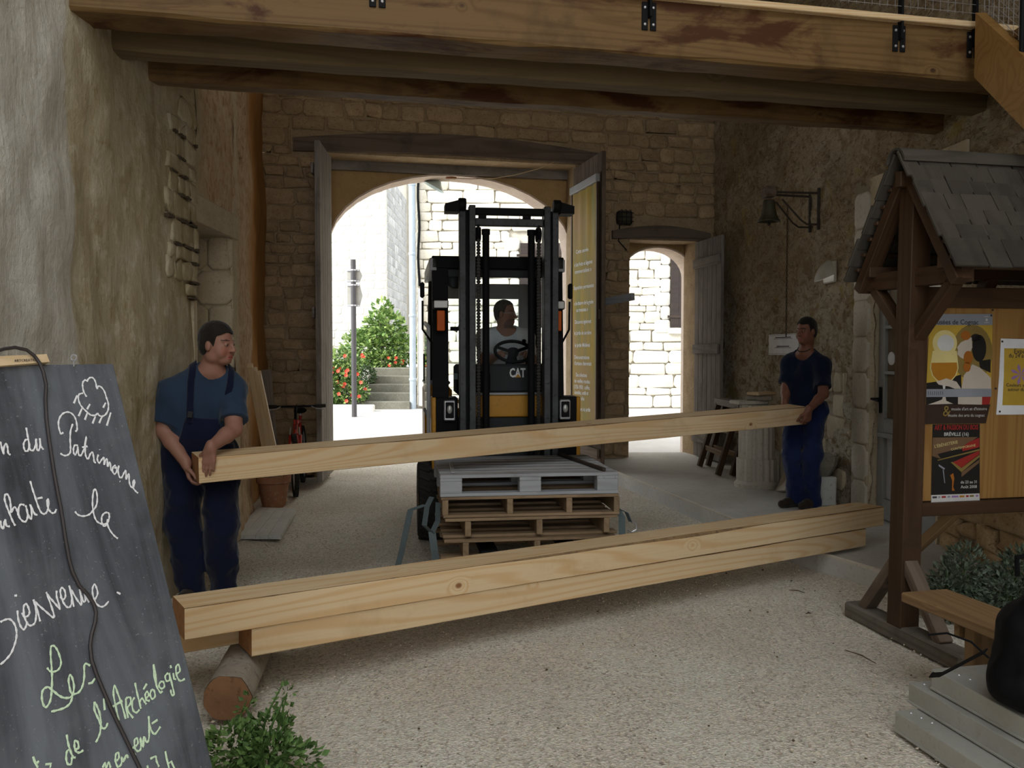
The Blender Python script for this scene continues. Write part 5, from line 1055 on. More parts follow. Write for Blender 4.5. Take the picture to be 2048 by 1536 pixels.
# bar sticking out behind the gate leaf, flood lamp on the back wall
p0, p1 = at(1200, 606, 11.0), at(1266, 593, 10.5); tag(bar('gate_bar', p0, p1, .06, .085, mt['whitepallet']), 'squared grey timber gate bar sticking out behind the right gate leaf', 'bar')
u, v = BW.uv(1245, 437); fl_ = thing('flood_lamp', 'small black wall flood lamp in a wire cage beside the small doorway', 'lamp', BW.p(u, v, .03))
m = MB(); m.box((0, 0, .07), (.20, .18, .10), None, .02); m.build('housing', mt['iron'], fl_, BW.mat(u, v)); m = MB(); m.box((0, 0, .122), (.15, .13, .01), None, .004); m.build('lens', mt['bronze'], fl_, BW.mat(u, v)); m = MB()
for k in (-1, 0, 1): m.tube([(k * .06, -.10, .10), (k * .06, -.09, .16), (k * .06, .09, .16), (k * .06, .10, .10)], .004, 5); m.tube([(-.11, k * .055, .10), (-.10, k * .055, .155), (.10, k * .055, .155), (.11, k * .055, .10)], .004, 5)
m.build('cage', mt['black'], fl_, BW.mat(u, v)); tube('cable', [BW.p(u - .05, v - .09, .03), BW.p(u - .06, v - .3, .02), BW.p(u + .05, v - .42, .03)], .008, mt['black'], fl_, 6)
# lamp and cable under the gateway arch
u, v = BW.uv(902, 353, -.5); al = thing('arch_lamp', 'glass shaded lamp hung under the crown of the gateway arch', 'lamp', BW.p(u, v, -.6)); box('junction_box', BW.p(u, v, -.5), (.13, .08, .06), mt['terracotta'], al, math.atan2(BU.y, BU.x)); m = MB(); m.lathe([(.05, 0), (.09, -.05), (.15, -.10), (.16, -.11), (.14, -.10), (.05, -.01)], 18, Matrix.Translation(BW.p(u - .14, v - .01, -.75)) @ Matrix.Rotation(.5, 4, 'Y')); m.build('glass_shade', mt['shadeglass'] if 'shadeglass' in mt else mt['glass'], al, None, True)
pts = [(905, 357), (940, 358), (985, 357), (1030, 350), (1075, 338), (1110, 323), (1128, 315), (1160, 318)]; tag(tube('slack_cable', [BW.p(*BW.uv(x, y, .02 + .002 * i), .02 + .002 * i) for i, (x, y) in enumerate(pts)], .006, mt['palewood'], None, 5), 'thin slack beige cable strung across the gateway to the lamp', 'cable')
# ------------------------------------------------------------------ right wall: bell, lamp, notice, door
ub = 8.62; zb = 3.06; bl = thing('wall_bell', 'small bronze bell on an iron bracket on the right wall', 'bell', RW.p(ub, zb)); cB = RW.p(ub, zb, .48)
prof = [(.001, 0), (.05, -.005), (.06, -.03), (.062, -.09), (.075, -.15), (.10, -.20), (.112, -.215), (.10, -.215), (.068, -.15), (.05, -.06), (.001, -.03)]
m = MB(); m.lathe(prof, 24, Matrix.Translation(cB - Vector((0, 0, .05))), False); bb = m.build('bell', mt['bronze'], bl, None, 'all'); m = MB(); m.tube([cB - Vector((0, 0, .1)), cB - Vector((0, 0, .29))], .006, 6); m.ball(cB - Vector((0, 0, .285)), .018, 8, 6); m.build('clapper', mt['iron'], bb, None, 'all')
m, L_ = axis_mat(cB + Vector((0, -.09, .02)), cB + Vector((0, .09, .02))); MB().box((0, 0, 0), (L_, .12, .10), None, .02).build('headstock', mt['oldwood'], bl, m)
for s_ in (-1, 1):
    w0 = ub + s_ * .10; tube('bracket_arm', [RW.p(w0, zb, .02), RW.p(ub + s_ * .07, zb + .01, .44)], .011, mt['iron'], bl, 6); tube('bracket_stay', [RW.p(w0, zb - .30, .02), RW.p(w0, zb - .30, .14), RW.p(w0, zb - .26, .20), RW.p(ub + s_ * .08, zb - .06, .38)], .009, mt['iron'], bl, 6)
    m = MB(); m.box((0, 0, .012), (.03, .40, .024), None, .004); m.build('wall_plate', mt['iron'], bl, RW.mat(w0, zb - .15, .015))
m = MB(); n = 46; z_ = 2.95; cp = RW.p(ub + .06, 0, .27)
for k in range(n):
    z_ = 2.95 - k * .028; m.M = Matrix.Translation((cp.x, cp.y, z_)) @ Matrix.Rotation(k % 2 * math.pi / 2, 4, 'Z'); m.tube([(.007 * math.cos(a), 0, .018 * math.sin(a)) for a in [q * 1.047 for q in range(6)]], .0035, 4, True)
m.build('pull_chain', mt['iron'], bl)
ul = 8.28; lp = thing('wall_lamp', 'pale half-dome wall lamp with a white lower opening on the right wall', 'lamp', RW.p(ul, 2.28)); vv = []; fs = []; R_ = .125; nu, nv = 18, 10
for i in range(nv + 1):
    th_ = math.pi / 2 * i / nv
    for j in range(nu + 1): ph = math.pi * j / nu; vv.append((R_ * math.sin(th_) * math.cos(ph), R_ * 1.15 * math.cos(th_) - .06 * math.sin(th_) * math.sin(ph) , R_ * math.sin(th_) * math.sin(ph) + .03))
for i in range(nv):
    for j in range(nu): a = i * (nu + 1) + j; fs.append((a, a + nu + 1, a + nu + 2, a + 1))
MB().add(vv, fs).build('dome', mt['lamppaint'] if 'lamppaint' in mt else mt['concrete'], lp, RW.mat(ul, 2.25) if RW.u.cross(RW.v).dot(RW.n) > 0 else RW.mat(ul, 2.25), 'all')
rim = [(R_ * .97 * math.cos(math.pi * j / nu), -.06 * math.sin(math.pi * j / nu), R_ * .97 * math.sin(math.pi * j / nu) + .03) for j in range(nu + 1)]; MB().add(rim + [(0, 0, .03)], [(j, j + 1, nu + 1) for j in range(nu)]).build('opal_glass', mt['opal'] if 'opal' in mt else mt['white'], lp, RW.mat(ul, 2.25)); m = MB(); m.box((0, .03, .012), (.25, .20, .03), None, .01); m.build('back_plate', mt['lamppaint'] if 'lamppaint' in mt else mt['concrete'], lp, RW.mat(ul, 2.25))
n0, n1 = RW.uv(1600, 690, .04), RW.uv(1540, 690, .04); nv0, nv1 = RW.uv(1570, 710, .04)[1], RW.uv(1570, 668, .04)[1]
pn = thing('wall_notice', 'white framed paper notice fixed to the right wall behind the slim worker', 'notice', RW.p((n0[0] + n1[0]) / 2, nv0, .04)); m = MB(); m.box((0, 0, 0), (abs(n1[0] - n0[0]), nv1 - nv0, .012), None, .002); m.build('sheet', mt['paper'], pn, RW.mat((n0[0] + n1[0]) / 2, (nv0 + nv1) / 2, .05))
for z in (nv0 + .012, nv1 - .012): m = MB(); m.box((0, 0, 0), (abs(n1[0] - n0[0]) - .03, .006, .003)); m.build('printed_rule', mt['midgrey'], pn, RW.mat((n0[0] + n1[0]) / 2, z, .0575))
for k, (dz, w_) in enumerate(((-.035, .42), (-.05, .5), (-.13, .34), (-.145, .45))): m = MB(); m.box((0, 0, 0), (w_, .010 if k % 2 == 0 else .004, .002)); m.build('printed_line', mt['darkgrey'], pn, RW.mat((n0[0] + n1[0]) / 2, nv1 + dz, .0575))
# glazed door
dr = struct(thing('door_1', None, None, RW.p(6.95, SLZ))); DM = lambda u, v, w=-.06: RW.mat(u, v, w)
def dbox(name, u0, u1, v0, v1, mat, w=-.06, th_=.045, par=None): m = MB(); m.box((0, 0, 0), (abs(u1 - u0), abs(v1 - v0), th_), None, .005); return m.build(name, mat, par or dr, DM((u0 + u1) / 2, (v0 + v1) / 2, w))
z0 = SLZ + .01
dbox('stile', 7.33, 7.43, z0, 2.70, mt['greypaint']); dbox('stile', 6.42, 6.52, z0, 2.70, mt['greypaint']); dbox('bottom_rail', 6.52, 7.33, z0, .30, mt['greypaint']); dbox('mid_rail', 6.52, 7.33, .86, .98, mt['greypaint']); dbox('moulding', 6.46, 7.38, .82, .86, mt['greypaint'], -.03, .05); dbox('top_rail', 6.52, 7.33, 2.58, 2.70, mt['greypaint']); dbox('panel', 6.52, 7.33, .30, .86, mt['doorpanel'] if 'doorpanel' in mt else mt['greypaint'], -.075, .02); dbox('centre_stile', 6.87, 6.99, z0, 2.70, mt['greypaint'])
for z in (1.36, 1.74, 2.14): dbox('glazing_bar', 6.52, 7.33, z - .015, z + .015, mt['greypaint'])
for (a, b) in ((.98, 1.345), (1.375, 1.725), (1.755, 2.125), (2.155, 2.58)):
    for (c, d) in ((6.52, 6.87), (6.99, 7.33)): dbox('pane', c, d, a, b, mt['darkglass'] if 'darkglass' in mt else mt['glass'], -.07, .006)
dbox('lock_plate', 7.35, 7.39, 1.02, 1.24, mt['black'], -.03, .012); tube('handle', [RW.p(7.37, 1.14, -.02), RW.p(7.37, 1.14, .05), RW.p(7.24, 1.13, .055)], .010, mt['black'], dr, 6)
m = MB(); m.lathe([(.055, -.003), (.055, .003)], 18, DM(7.26, 1.48, -.062)); m.build('round_sticker', mt['paper'], dr)
# ------------------------------------------------------------------ stone pieces and trestles along the right wall
def fluted(c, r, h, z0, name, parent, n=16):
    m = MB(); o = []
    for k in range(n * 6):
        a = 2 * math.pi * k / (n * 6); ph = (k % 6) / 6; rr = r * (1 - .10 * math.sin(math.pi * min(1, max(0, (ph - .12) / .76))) ); o.append((rr * math.cos(a), rr * math.sin(a)))
    m.prism(o, 0, h, Matrix.Translation((c[0], c[1], z0))); return m.build(name, mt['concrete'], parent)
fcx = at(1512, 970, 9.12); fc = thing('fluted_column', 'stub of a pale fluted stone column standing on the slab', 'column', (fcx.x, fcx.y, SLZ)); m = MB(); m.lathe([(.22, 0), (.225, .04), (.20, .07), (.20, .08)], 24, Matrix.Translation((fcx.x, fcx.y, SLZ))); m.build('base', mt['concrete'], fc); fluted((fcx.x, fcx.y), .205, .22, SLZ + .08, 'lower_drum', fc); fluted((fcx.x, fcx.y), .185, .30, SLZ + .30, 'middle_drum', fc); fluted((fcx.x, fcx.y), .18, .26, SLZ + .60, 'upper_drum', fc)
q = fcx; zt = SLZ + .862
for k, (dx, dy, rz, sz, mtl, lab) in enumerate(((-.08, .02, .25, (.34, .22, .04), 'concrete', 'flat pale stone slab lying on the fluted column'), (.02, -.02, -.3, (.26, .14, .05), 'bark', 'brown split wood offcut on the fluted column'), (.05, 0, .6, (.30, .16, .035), 'palewood', 'pale wooden board offcut on top of the fluted column pile'))):
    tag(box('offcut', (q.x + dx, q.y + dy, zt + .022 + k * .047), sz, mt[mtl], None, rz, .01), lab, 'offcut')
sq = thing('carved_stone', 'pale carved stone block with pilaster mouldings beside the fluted column', 'stone block', (fcx.x + .32, fcx.y + .1, SLZ))
for k in range(4): box('moulding', (fcx.x + .20 + k * .075, fcx.y + .05 + k * .02, SLZ + .19 - .02 * (k % 2)), (.068, .20, .38 - .04 * (k % 2)), mt['concrete'], sq, 0, .008)
p = atz(1562, 985, SLZ); tag(bar('stone_slab', (p.x, p.y, SLZ + .012), (p.x + .17, p.y + .10, SLZ + .30), .20, .03, mt['concrete'], up=(-.6, 0, .6)), 'thin pale stone slab leaning behind the slim worker', 'slab')
tx, ty_ = 2.84, 8.10; tag(box('stone_block', (tx, ty_, SLZ + .135), (.26, .30, .27), mt['tile'], None, 0, .012), 'pale square stone block under the grey trough', 'stone block')
tr = thing('stone_trough', 'rough grey stone trough set on a pale block', 'trough', (tx, ty_, SLZ + .271)); oc = lambda sx, sy, cc: [(-sx + cc, -sy), (sx - cc, -sy), (sx, -sy + cc), (sx, sy - cc), (sx - cc, sy), (-sx + cc, sy), (-sx, sy - cc), (-sx, -sy + cc)]
rings = [(oc(.085, .13, .04), 0), (oc(.125, .20, .05), .10), (oc(.135, .22, .05), .19), (oc(.11, .19, .04), .195), (oc(.08, .15, .03), .09)]; vv = []; fs = []
for o, z in rings: vv += [(x, y, z) for x, y in o]
for i in range(4): fs += [(i * 8 + j, i * 8 + (j + 1) % 8, i * 8 + 8 + (j + 1) % 8, i * 8 + 8 + j) for j in range(8)]
fs += [tuple(reversed(range(8))), tuple(32 + j for j in range(8))]; MB().add(vv, fs).build('basin', mt['bark2'] if 'bark2' in mt else mt['concrete'], tr, Matrix.Translation((tx, ty_, SLZ + .271)))
m = MB(); rnd = random.Random(2)
for k in range(14): m.ball((tx + rnd.uniform(-.05, .05), ty_ + rnd.uniform(-.1, .1), SLZ + .38 + rnd.uniform(0, .03)), rnd.uniform(.018, .035), 7, 5)
tag(m.build('rubble_fill', mt['bark'], tr), kind='stuff')
def trestle(label, p0, p1, top, grp='folded trestles leaning on the right wall'):
    root = thing('trestle', label, 'trestle', p0, grp); a, b = Vector(p0), Vector(p1); t = Vector(top)
    for q in (a, b): bar('leg', q + Vector((0, 0, .01)), q + t, .055, .06, mt['stained'], root)
    for f_ in (.30, .62): bar('rung', a + t * f_, b + t * f_, .025, .06, mt['bench'], root)
    bar('top_bar', a + t - (b - a) * .12, b + t + (b - a) * .12, .07, .08, mt['stained'], root); return root
ta, tb = atz(1399, 934, SLZ), atz(1436, 952, SLZ); trestle('folded brown wooden trestle nearest the open small door leaf', ta, tb, (.24, .04, .80))
td_, te = ta + Vector((.11, .03, 0)), tb + Vector((.15, -.05, 0)); trestle('folded brown wooden trestle standing next to the fluted column', td_, te, (.22, .04, .80))
# ------------------------------------------------------------------ left side: bicycle, leaning timbers, pot, panel
def bicycle():
    fw = Vector((-2.30, 9.22, 0)); rw_ = Vector((-2.46, 10.24, 0)); d = (fw - rw_).normalized(); n = Vector((-d.y, d.x, 0)); root = thing('bicycle', 'red mountain bicycle with black handlebar parked along the left wall', 'bicycle', fw); up = Vector((0, 0, 1)); lean = Vector((-.06, 0, 0))
    st = Matrix.Rotation(.16, 3, 'Z'); df = (st @ d).normalized()
    for (c, dd, nm) in ((fw, df, 'front_wheel'), (rw_, d, 'rear_wheel')):
        R = .33; c = c + up * R; m = MB(); uu = (up + lean * .3).normalized(); m.tube([c + (dd * math.cos(a) + uu * math.sin(a)) * (R - .025) for a in [2 * math.pi * k / 40 for k in range(40)]], .025, 10, True); w = m.build(nm, mt['rubber'], root, None, 'all')
        m = MB()
        for k in range(56):
            a = 2 * math.pi * k / 56; m._mb(Matrix.Translation(c + (dd * math.cos(a) + uu * math.sin(a)) * (R - .002)) @ Matrix((dd * math.cos(a) + uu * math.sin(a), -dd * math.sin(a) + uu * math.cos(a), dd.cross(uu))).transposed().to_4x4(), (.012, .014, .042), 0)
        m.build('tread', mt['rubber'], w); m = MB(); m.tube([c + (dd * math.cos(a) + uu * math.sin(a)) * (R - .055) for a in [2 * math.pi * k / 40 for k in range(40)]], .011, 8, True); m.build('rim', mt['silver'], w, None, 'all'); m = MB()
        for k in range(18): a = 2 * math.pi * k / 18; m.tube([c + dd.cross(uu) * (.02 * (-1) ** k), c + (dd * math.cos(a) + uu * math.sin(a)) * (R - .06)], .0022, 4)
        m.tube([c - dd.cross(uu) * .05, c + dd.cross(uu) * .05], .018, 8); m.build('spokes', mt['silver'], w)
    hd = fw + up * .80 - d * .16; bbk = rw_ + d * .46 + up * .30; sc = rw_ + d * .28 + up * .80; rax = rw_ + up * .33; fax = fw + up * .33
    F_ = lambda a, b, r: tube('frame_tube', [a, b], r, mt['red'], root, 8)
    F_(hd, hd - up * .14 + d * .03, .024); F_(hd - up * .03, sc - up * .06, .017); F_(hd - up * .11, bbk, .02); F_(sc, bbk, .017); F_(sc - up * .08, rax, .010); F_(bbk, rax, .010)
    fn = df.cross(up)
    for s_ in (-1, 1): tube('fork_leg', [hd - up * .14 + d * .03, hd - up * .16 + d * .04 + fn * s_ * .055, fax + fn * s_ * .055], .015, mt['red'], root, 8); tube('brake_arm', [fw + up * .66 + fn * s_ * .05 + df * .05, fw + up * .74 + fn * s_ * .045 + df * .06], .008, mt['silver'], root, 6)
    tube('stem', [hd, hd + up * .10, hd + up * .14 + df * .07], .016, mt['black'], root, 8); hb_ = hd + up * .15 + df * .08; tube('handlebar', [hb_ - fn * .30 - up * .0 - df * .03, hb_ - fn * .12, hb_ + fn * .12, hb_ + fn * .30 - df * .03], .012, mt['black'], root, 8)
    for s_ in (-1, 1): tube('grip', [hb_ + fn * s_ * .20 - df * .012, hb_ + fn * s_ * .31 - df * .03], .019, mt['rubber'], root, 8); tube('brake_lever', [hb_ + fn * s_ * .16, hb_ + fn * s_ * .20 + df * .05 - up * .02, hb_ + fn * s_ * .28 + df * .05 - up * .03], .006, mt['silver'], root, 6)
    box('reflector', hd + df * .05 - up * .02, (.05, .02, .05), mt['red'], root); m = MB(); m.ball(sc + up * .06 - d * .02, (.07, .13, .035), 12, 8); m.build('saddle', mt['black'], root, None, 'all'); tube('seat_post', [sc, sc + up * .05], .014, mt['silver'], root, 8); m = MB(); m.lathe([(.085, -.004), (.09, 0), (.085, .004)], 24, Matrix.Translation(bbk) @ Matrix.Rotation(math.pi / 2, 4, 'Y')); m.build('chainring', mt['iron'], root)
    for s_ in (-1, 1): tube('crank', [bbk + n * s_ * .06, bbk + n * s_ * .07 - up * .17 * s_], .010, mt['iron'], root, 6); box('pedal', bbk + n * s_ * .11 - up * .17 * s_, (.09, .08, .02), mt['black'], root)
    tube('brake_cable', [hb_ - fn * .16, hb_ + df * .08 + up * .03, hd + df * .05 - up * .1, fw + up * .74 + df * .06], .004, mt['black'], root, 5)
bicycle()
for k, (dx, lab) in enumerate(((0, 'pale squared batten leaning on the left wall, nearest the flower pot'), (.055, 'pale squared batten in the middle of three leaning on the left wall'), (.11, 'pale squared batten leaning on the left wall, nearest the bicycle'))):
    tag(bar('batten', (-2.42 + dx * .9, 8.86 + dx * .3, .012), (-2.285 + dx * .35, 7.62 + dx * 1.0, 1.42 - dx * .6), .05, .05, mt['palewood'], up=(1, 0, .2)), lab, 'batten')
pc = Vector((-2.36, 8.62, 0)); pt = thing('flower_pot', 'weathered terracotta flower pot on the gravel behind the stocky worker', 'pot', pc); m = MB(); m.lathe([(.10, 0), (.115, .02), (.15, .24), (.168, .245), (.172, .31), (.155, .312), (.14, .24), (.02, .20)], 28, Matrix.Translation(pc), True); m.build('pot', mt['terracotta'], pt, None, True)
gp = thing('panel_board', 'pale grooved panel lying flat on the gravel behind the stocky worker', 'panel', atz(530, 1040, 0)); cs = [atz(517, 1014, .03), atz(593, 1017, .06), atz(562, 1070, .06), atz(462, 1070, .03)]; A_, B_, C_, D_ = cs
for k in range(4):
    f0, f1 = k / 4 + .003, (k + 1) / 4 - .003; q4 = [A_.lerp(B_, f0), A_.lerp(B_, f1), D_.lerp(C_, f1), D_.lerp(C_, f0)]; lo_ = [q - Vector((0, 0, .035)) for q in q4]; MB().add([tuple(q) for q in q4 + lo_], [(3, 2, 1, 0), (4, 5, 6, 7), (0, 1, 5, 4), (1, 2, 6, 5), (2, 3, 7, 6), (3, 0, 4, 7)]).build('plank', mt['tile'], gp)
w_ = wl2.p(2.75, 0, .03); tag(bar('metal_strip', (w_.x + .14, w_.y, .012), (w_.x + .05, w_.y, 1.32), .03, .012, mt['silver'], up=(0, 1, 0)), 'thin pale metal strip leaning upright on the left wall behind the bicycle', 'strip'); w_ = wl2.p(2.5, 0, .03)
tag(bar('leaning_board', (w_.x + .16, w_.y, .012), (w_.x + .06, w_.y, 1.34), .10, .02, mt['greyplank'], up=(0, 1, 0)), 'narrow grey board leaning upright on the left wall', 'board')
# ------------------------------------------------------------------ people: one continuous skin per body from blended volumes, clothes as their own surfaces
A3_ = lambda v: np.array(tuple(v), dtype=np.float32)
class Vol:
    def __init__(s): s.p = []
    def cone(s, a, b, r1, r2, k=.02, cut=None): s.p.append(('c', A3_(a), A3_(b), r1, r2, k, cut)); return s
    def chain(s, pts, rs, k=.012):
        for i in range(len(pts) - 1): s.cone(pts[i], pts[i + 1], rs[i], rs[i + 1], k)
        return s
    def ell(s, c, r, R, k=.02): s.p.append(('e', A3_(c), A3_(r), np.array(R, dtype=np.float32), k)); return s
    def sub(s, c, r, k=.008): s.p.append(('s', A3_(c), r, k)); return s
    def inflate(s, d):
        o = Vol()
        for q in s.p:
            if q[0] == 'c': o.p.append(('c', q[1], q[2], q[3] + d, q[4] + d) + q[5:])
            elif q[0] == 'e': o.p.append(('e', q[1], q[2] + d) + q[3:])
        return o
    def bounds(s):
        lo = np.array([1e9] * 3); hi = -lo
        for q in s.p:
            if q[0] == 'c':
                for c, r in ((q[1], q[3]), (q[2], q[4])): lo = np.minimum(lo, c - r); hi = np.maximum(hi, c + r)
            elif q[0] == 'e': m = q[2].max(); lo = np.minimum(lo, q[1] - m); hi = np.maximum(hi, q[1] + m)
        return lo - .03, hi + .03
    def field(s, h):
        lo, hi = s.bounds(); n = np.ceil((hi - lo) / h).astype(int) + 1; F = np.full(n, 1.0, dtype=np.float32)
        ax = [lo[i] + h * np.arange(n[i], dtype=np.float32) for i in range(3)]
        for q in s.p:
            if q[0] == 'c': m = max(q[3], q[4]) + q[5] + .02; l = np.minimum(q[1], q[2]) - m; u = np.maximum(q[1], q[2]) + m
            elif q[0] == 'e': m = q[2].max() + q[4] + .02; l = q[1] - m; u = q[1] + m
            else: m = q[2] + q[3] + .02; l = q[1] - m; u = q[1] + m
            i0 = np.clip(np.floor((l - lo) / h).astype(int), 0, n); i1 = np.clip(np.ceil((u - lo) / h).astype(int) + 1, 0, n)
            sl = tuple(slice(i0[j], i1[j]) for j in range(3))
            X, Y, Z = np.meshgrid(ax[0][sl[0]], ax[1][sl[1]], ax[2][sl[2]], indexing='ij'); G = F[sl]
            if q[0] == 'c':
                a, b = q[1], q[2]; ab = b - a; L2 = float(ab.dot(ab)) + 1e-9
                px, py, pz = X - a[0], Y - a[1], Z - a[2]; t = np.clip((px * ab[0] + py * ab[1] + pz * ab[2]) / L2, 0, 1)
                d = np.sqrt((px - t * ab[0]) ** 2 + (py - t * ab[1]) ** 2 + (pz - t * ab[2]) ** 2) - (q[3] + (q[4] - q[3]) * t)
                if q[6] is not None: c_, n_ = A3_(q[6][0]), A3_(q[6][1]); d = np.maximum(d, (X - c_[0]) * n_[0] + (Y - c_[1]) * n_[1] + (Z - c_[2]) * n_[2])
                k = q[5]
            elif q[0] == 'e':
                R = q[3]; px, py, pz = X - q[1][0], Y - q[1][1], Z - q[1][2]; r = q[2]
                x, y, z = [(px * R[i][0] + py * R[i][1] + pz * R[i][2]) for i in range(3)]
                k0 = np.sqrt((x / r[0]) ** 2 + (y / r[1]) ** 2 + (z / r[2]) ** 2); k1 = np.sqrt((x / r[0] ** 2) ** 2 + (y / r[1] ** 2) ** 2 + (z / r[2] ** 2) ** 2) + 1e-6; d = k0 * (k0 - 1) / k1; k = q[4]
            else:
                d = -(np.sqrt((X - q[1][0]) ** 2 + (Y - q[1][1]) ** 2 + (Z - q[1][2]) ** 2) - q[2]); k = q[3]
                hh = np.clip(.5 - .5 * (d - G) / k, 0, 1) * 1.0; hh = np.clip(.5 - .5 * (G - d) / k, 0, 1); F[sl] = G * (1 - hh) + d * hh + k * hh * (1 - hh); continue
            hh = np.clip(.5 + .5 * (G - d) / k, 0, 1); F[sl] = G * (1 - hh) + d * hh - k * hh * (1 - hh)
        return F, lo, h
def grid_pts(F, lo, h):
    n = F.shape; return np.meshgrid(*[lo[i] + h * np.arange(n[i]) for i in range(3)], indexing='ij')
def surfnet(F, lo, h):
    S = F < 0; n = np.array(F.shape); c = np.zeros(n - 1, dtype=np.int8)
    off = [(i, j, k) for i in (0, 1) for j in (0, 1) for k in (0, 1)]
    for (i, j, k) in off: c += S[i:n[0] - 1 + i, j:n[1] - 1 + j, k:n[2] - 1 + k]
    I, J, K = np.nonzero((c > 0) & (c < 8)); M = len(I); val = np.stack([F[I + i, J + j, K + k] for (i, j, k) in off], 1)
    acc = np.zeros((M, 3)); cnt = np.zeros(M)
    for a in range(8):
        for b in range(a + 1, 8):
            if sum(abs(off[a][q] - off[b][q]) for q in range(3)) != 1: continue
            va, vb = val[:, a], val[:, b]; m = (va < 0) != (vb < 0); t = np.where(m, va / (va - vb + 1e-12), 0)
            pos = np.array(off[a])[None] + t[:, None] * (np.array(off[b]) - np.array(off[a]))[None]; acc[m] += pos[m]; cnt[m] += 1
    P = (np.stack([I, J, K], 1) + acc / cnt[:, None]) * h + lo
    idx = np.full(n - 1, -1, dtype=np.int32); idx[I, J, K] = np.arange(M); Q = []
    for a in range(3):
        b, d = (a + 1) % 3, (a + 2) % 3; s0 = [slice(None)] * 3; s1 = [slice(None)] * 3; s0[a] = slice(0, n[a] - 1); s1[a] = slice(1, n[a])
        for q in (b, d): s0[q] = slice(1, n[q] - 1); s1[q] = slice(1, n[q] - 1)
        A_, B_ = S[tuple(s0)], S[tuple(s1)]; D = np.nonzero(A_ != B_); flip = A_[D]
        g = [None] * 3; g[a] = D[a]; g[b] = D[b] + 1; g[d] = D[d] + 1
        def cell(db, dd): e = list(g); e[b] = g[b] + db; e[d] = g[d] + dd; return idx[e[0], e[1], e[2]]
        q4 = np.stack([cell(-1, -1), cell(0, -1), cell(0, 0), cell(-1, 0)], 1); q4[~flip] = q4[~flip][:, ::-1]; Q.append(q4)
    Q = np.concatenate(Q); return P, Q[(Q >= 0).all(1)]
def smooth_mesh(P, Q, it=2):
    for _ in range(it):
        acc = np.zeros_like(P); cnt = np.zeros(len(P))
        for a in range(4):
            b = (a + 1) % 4; np.add.at(acc, Q[:, a], P[Q[:, b]]); np.add.at(cnt, Q[:, a], 1); np.add.at(acc, Q[:, b], P[Q[:, a]]); np.add.at(cnt, Q[:, b], 1)
        P = P * .5 + .5 * acc / np.maximum(cnt, 1)[:, None]
    return P
def vmesh(name, FLH, mat, parent, col=None, sm=1):
    P, Q = surfnet(*FLH); P = smooth_mesh(P, Q, sm) if sm else P; o = npmesh(name, P, Q, mat, parent)
    if col is not None:
        ca = o.data.color_attributes.new('tone', 'FLOAT_COLOR', 'POINT'); c = np.ones((len(P), 4), dtype=np.float32); c[:, :3] = col(P); ca.data.foreach_set('color', c.ravel())
    return o
def skin_mat(name):
    t = NT(name); at_ = t.n('ShaderNodeVertexColor', {'layer_name': 'tone'}).outputs[0]; v = t.coord(); n_ = t.noise(v, 60.0, 3.0); col = t.mix(t.math('MULTIPLY', t.ramp(n_, .4, .7), .12), at_, (.5, .2, .14)); return t.out(col, .55, 0, .35)
def cloth_mat(name, c1, c2, fine=180.0, rough=.9):
    t = NT(name); v = t.coord(rnd=False); a = t.noise(v, 5.0, 4.0); b = t.noise(v, fine, 2.0, .7); col = t.mix(t.ramp(a, .35, .7), c1, c2); t.bump(b, .12, .002); t.b.inputs['Sheen Weight'].default_value = .15; return t.out(col, rough, 0, .1)
mt['skin'] = skin_mat('skin')
mt['hairdark'] = cloth_mat('short_dark_hair', (.012, .009, .008), (.022, .017, .014), 260.0, .7); mt['hairgrey'] = cloth_mat('greying_brown_hair', (.05, .036, .026), (.085, .065, .05), 260.0, .75)
def basis(r, f):
    r = Vector(r).normalized(); f = Vector(f); f = (f - r * f.dot(r)).normalized(); u = r.cross(f); return r, f, u
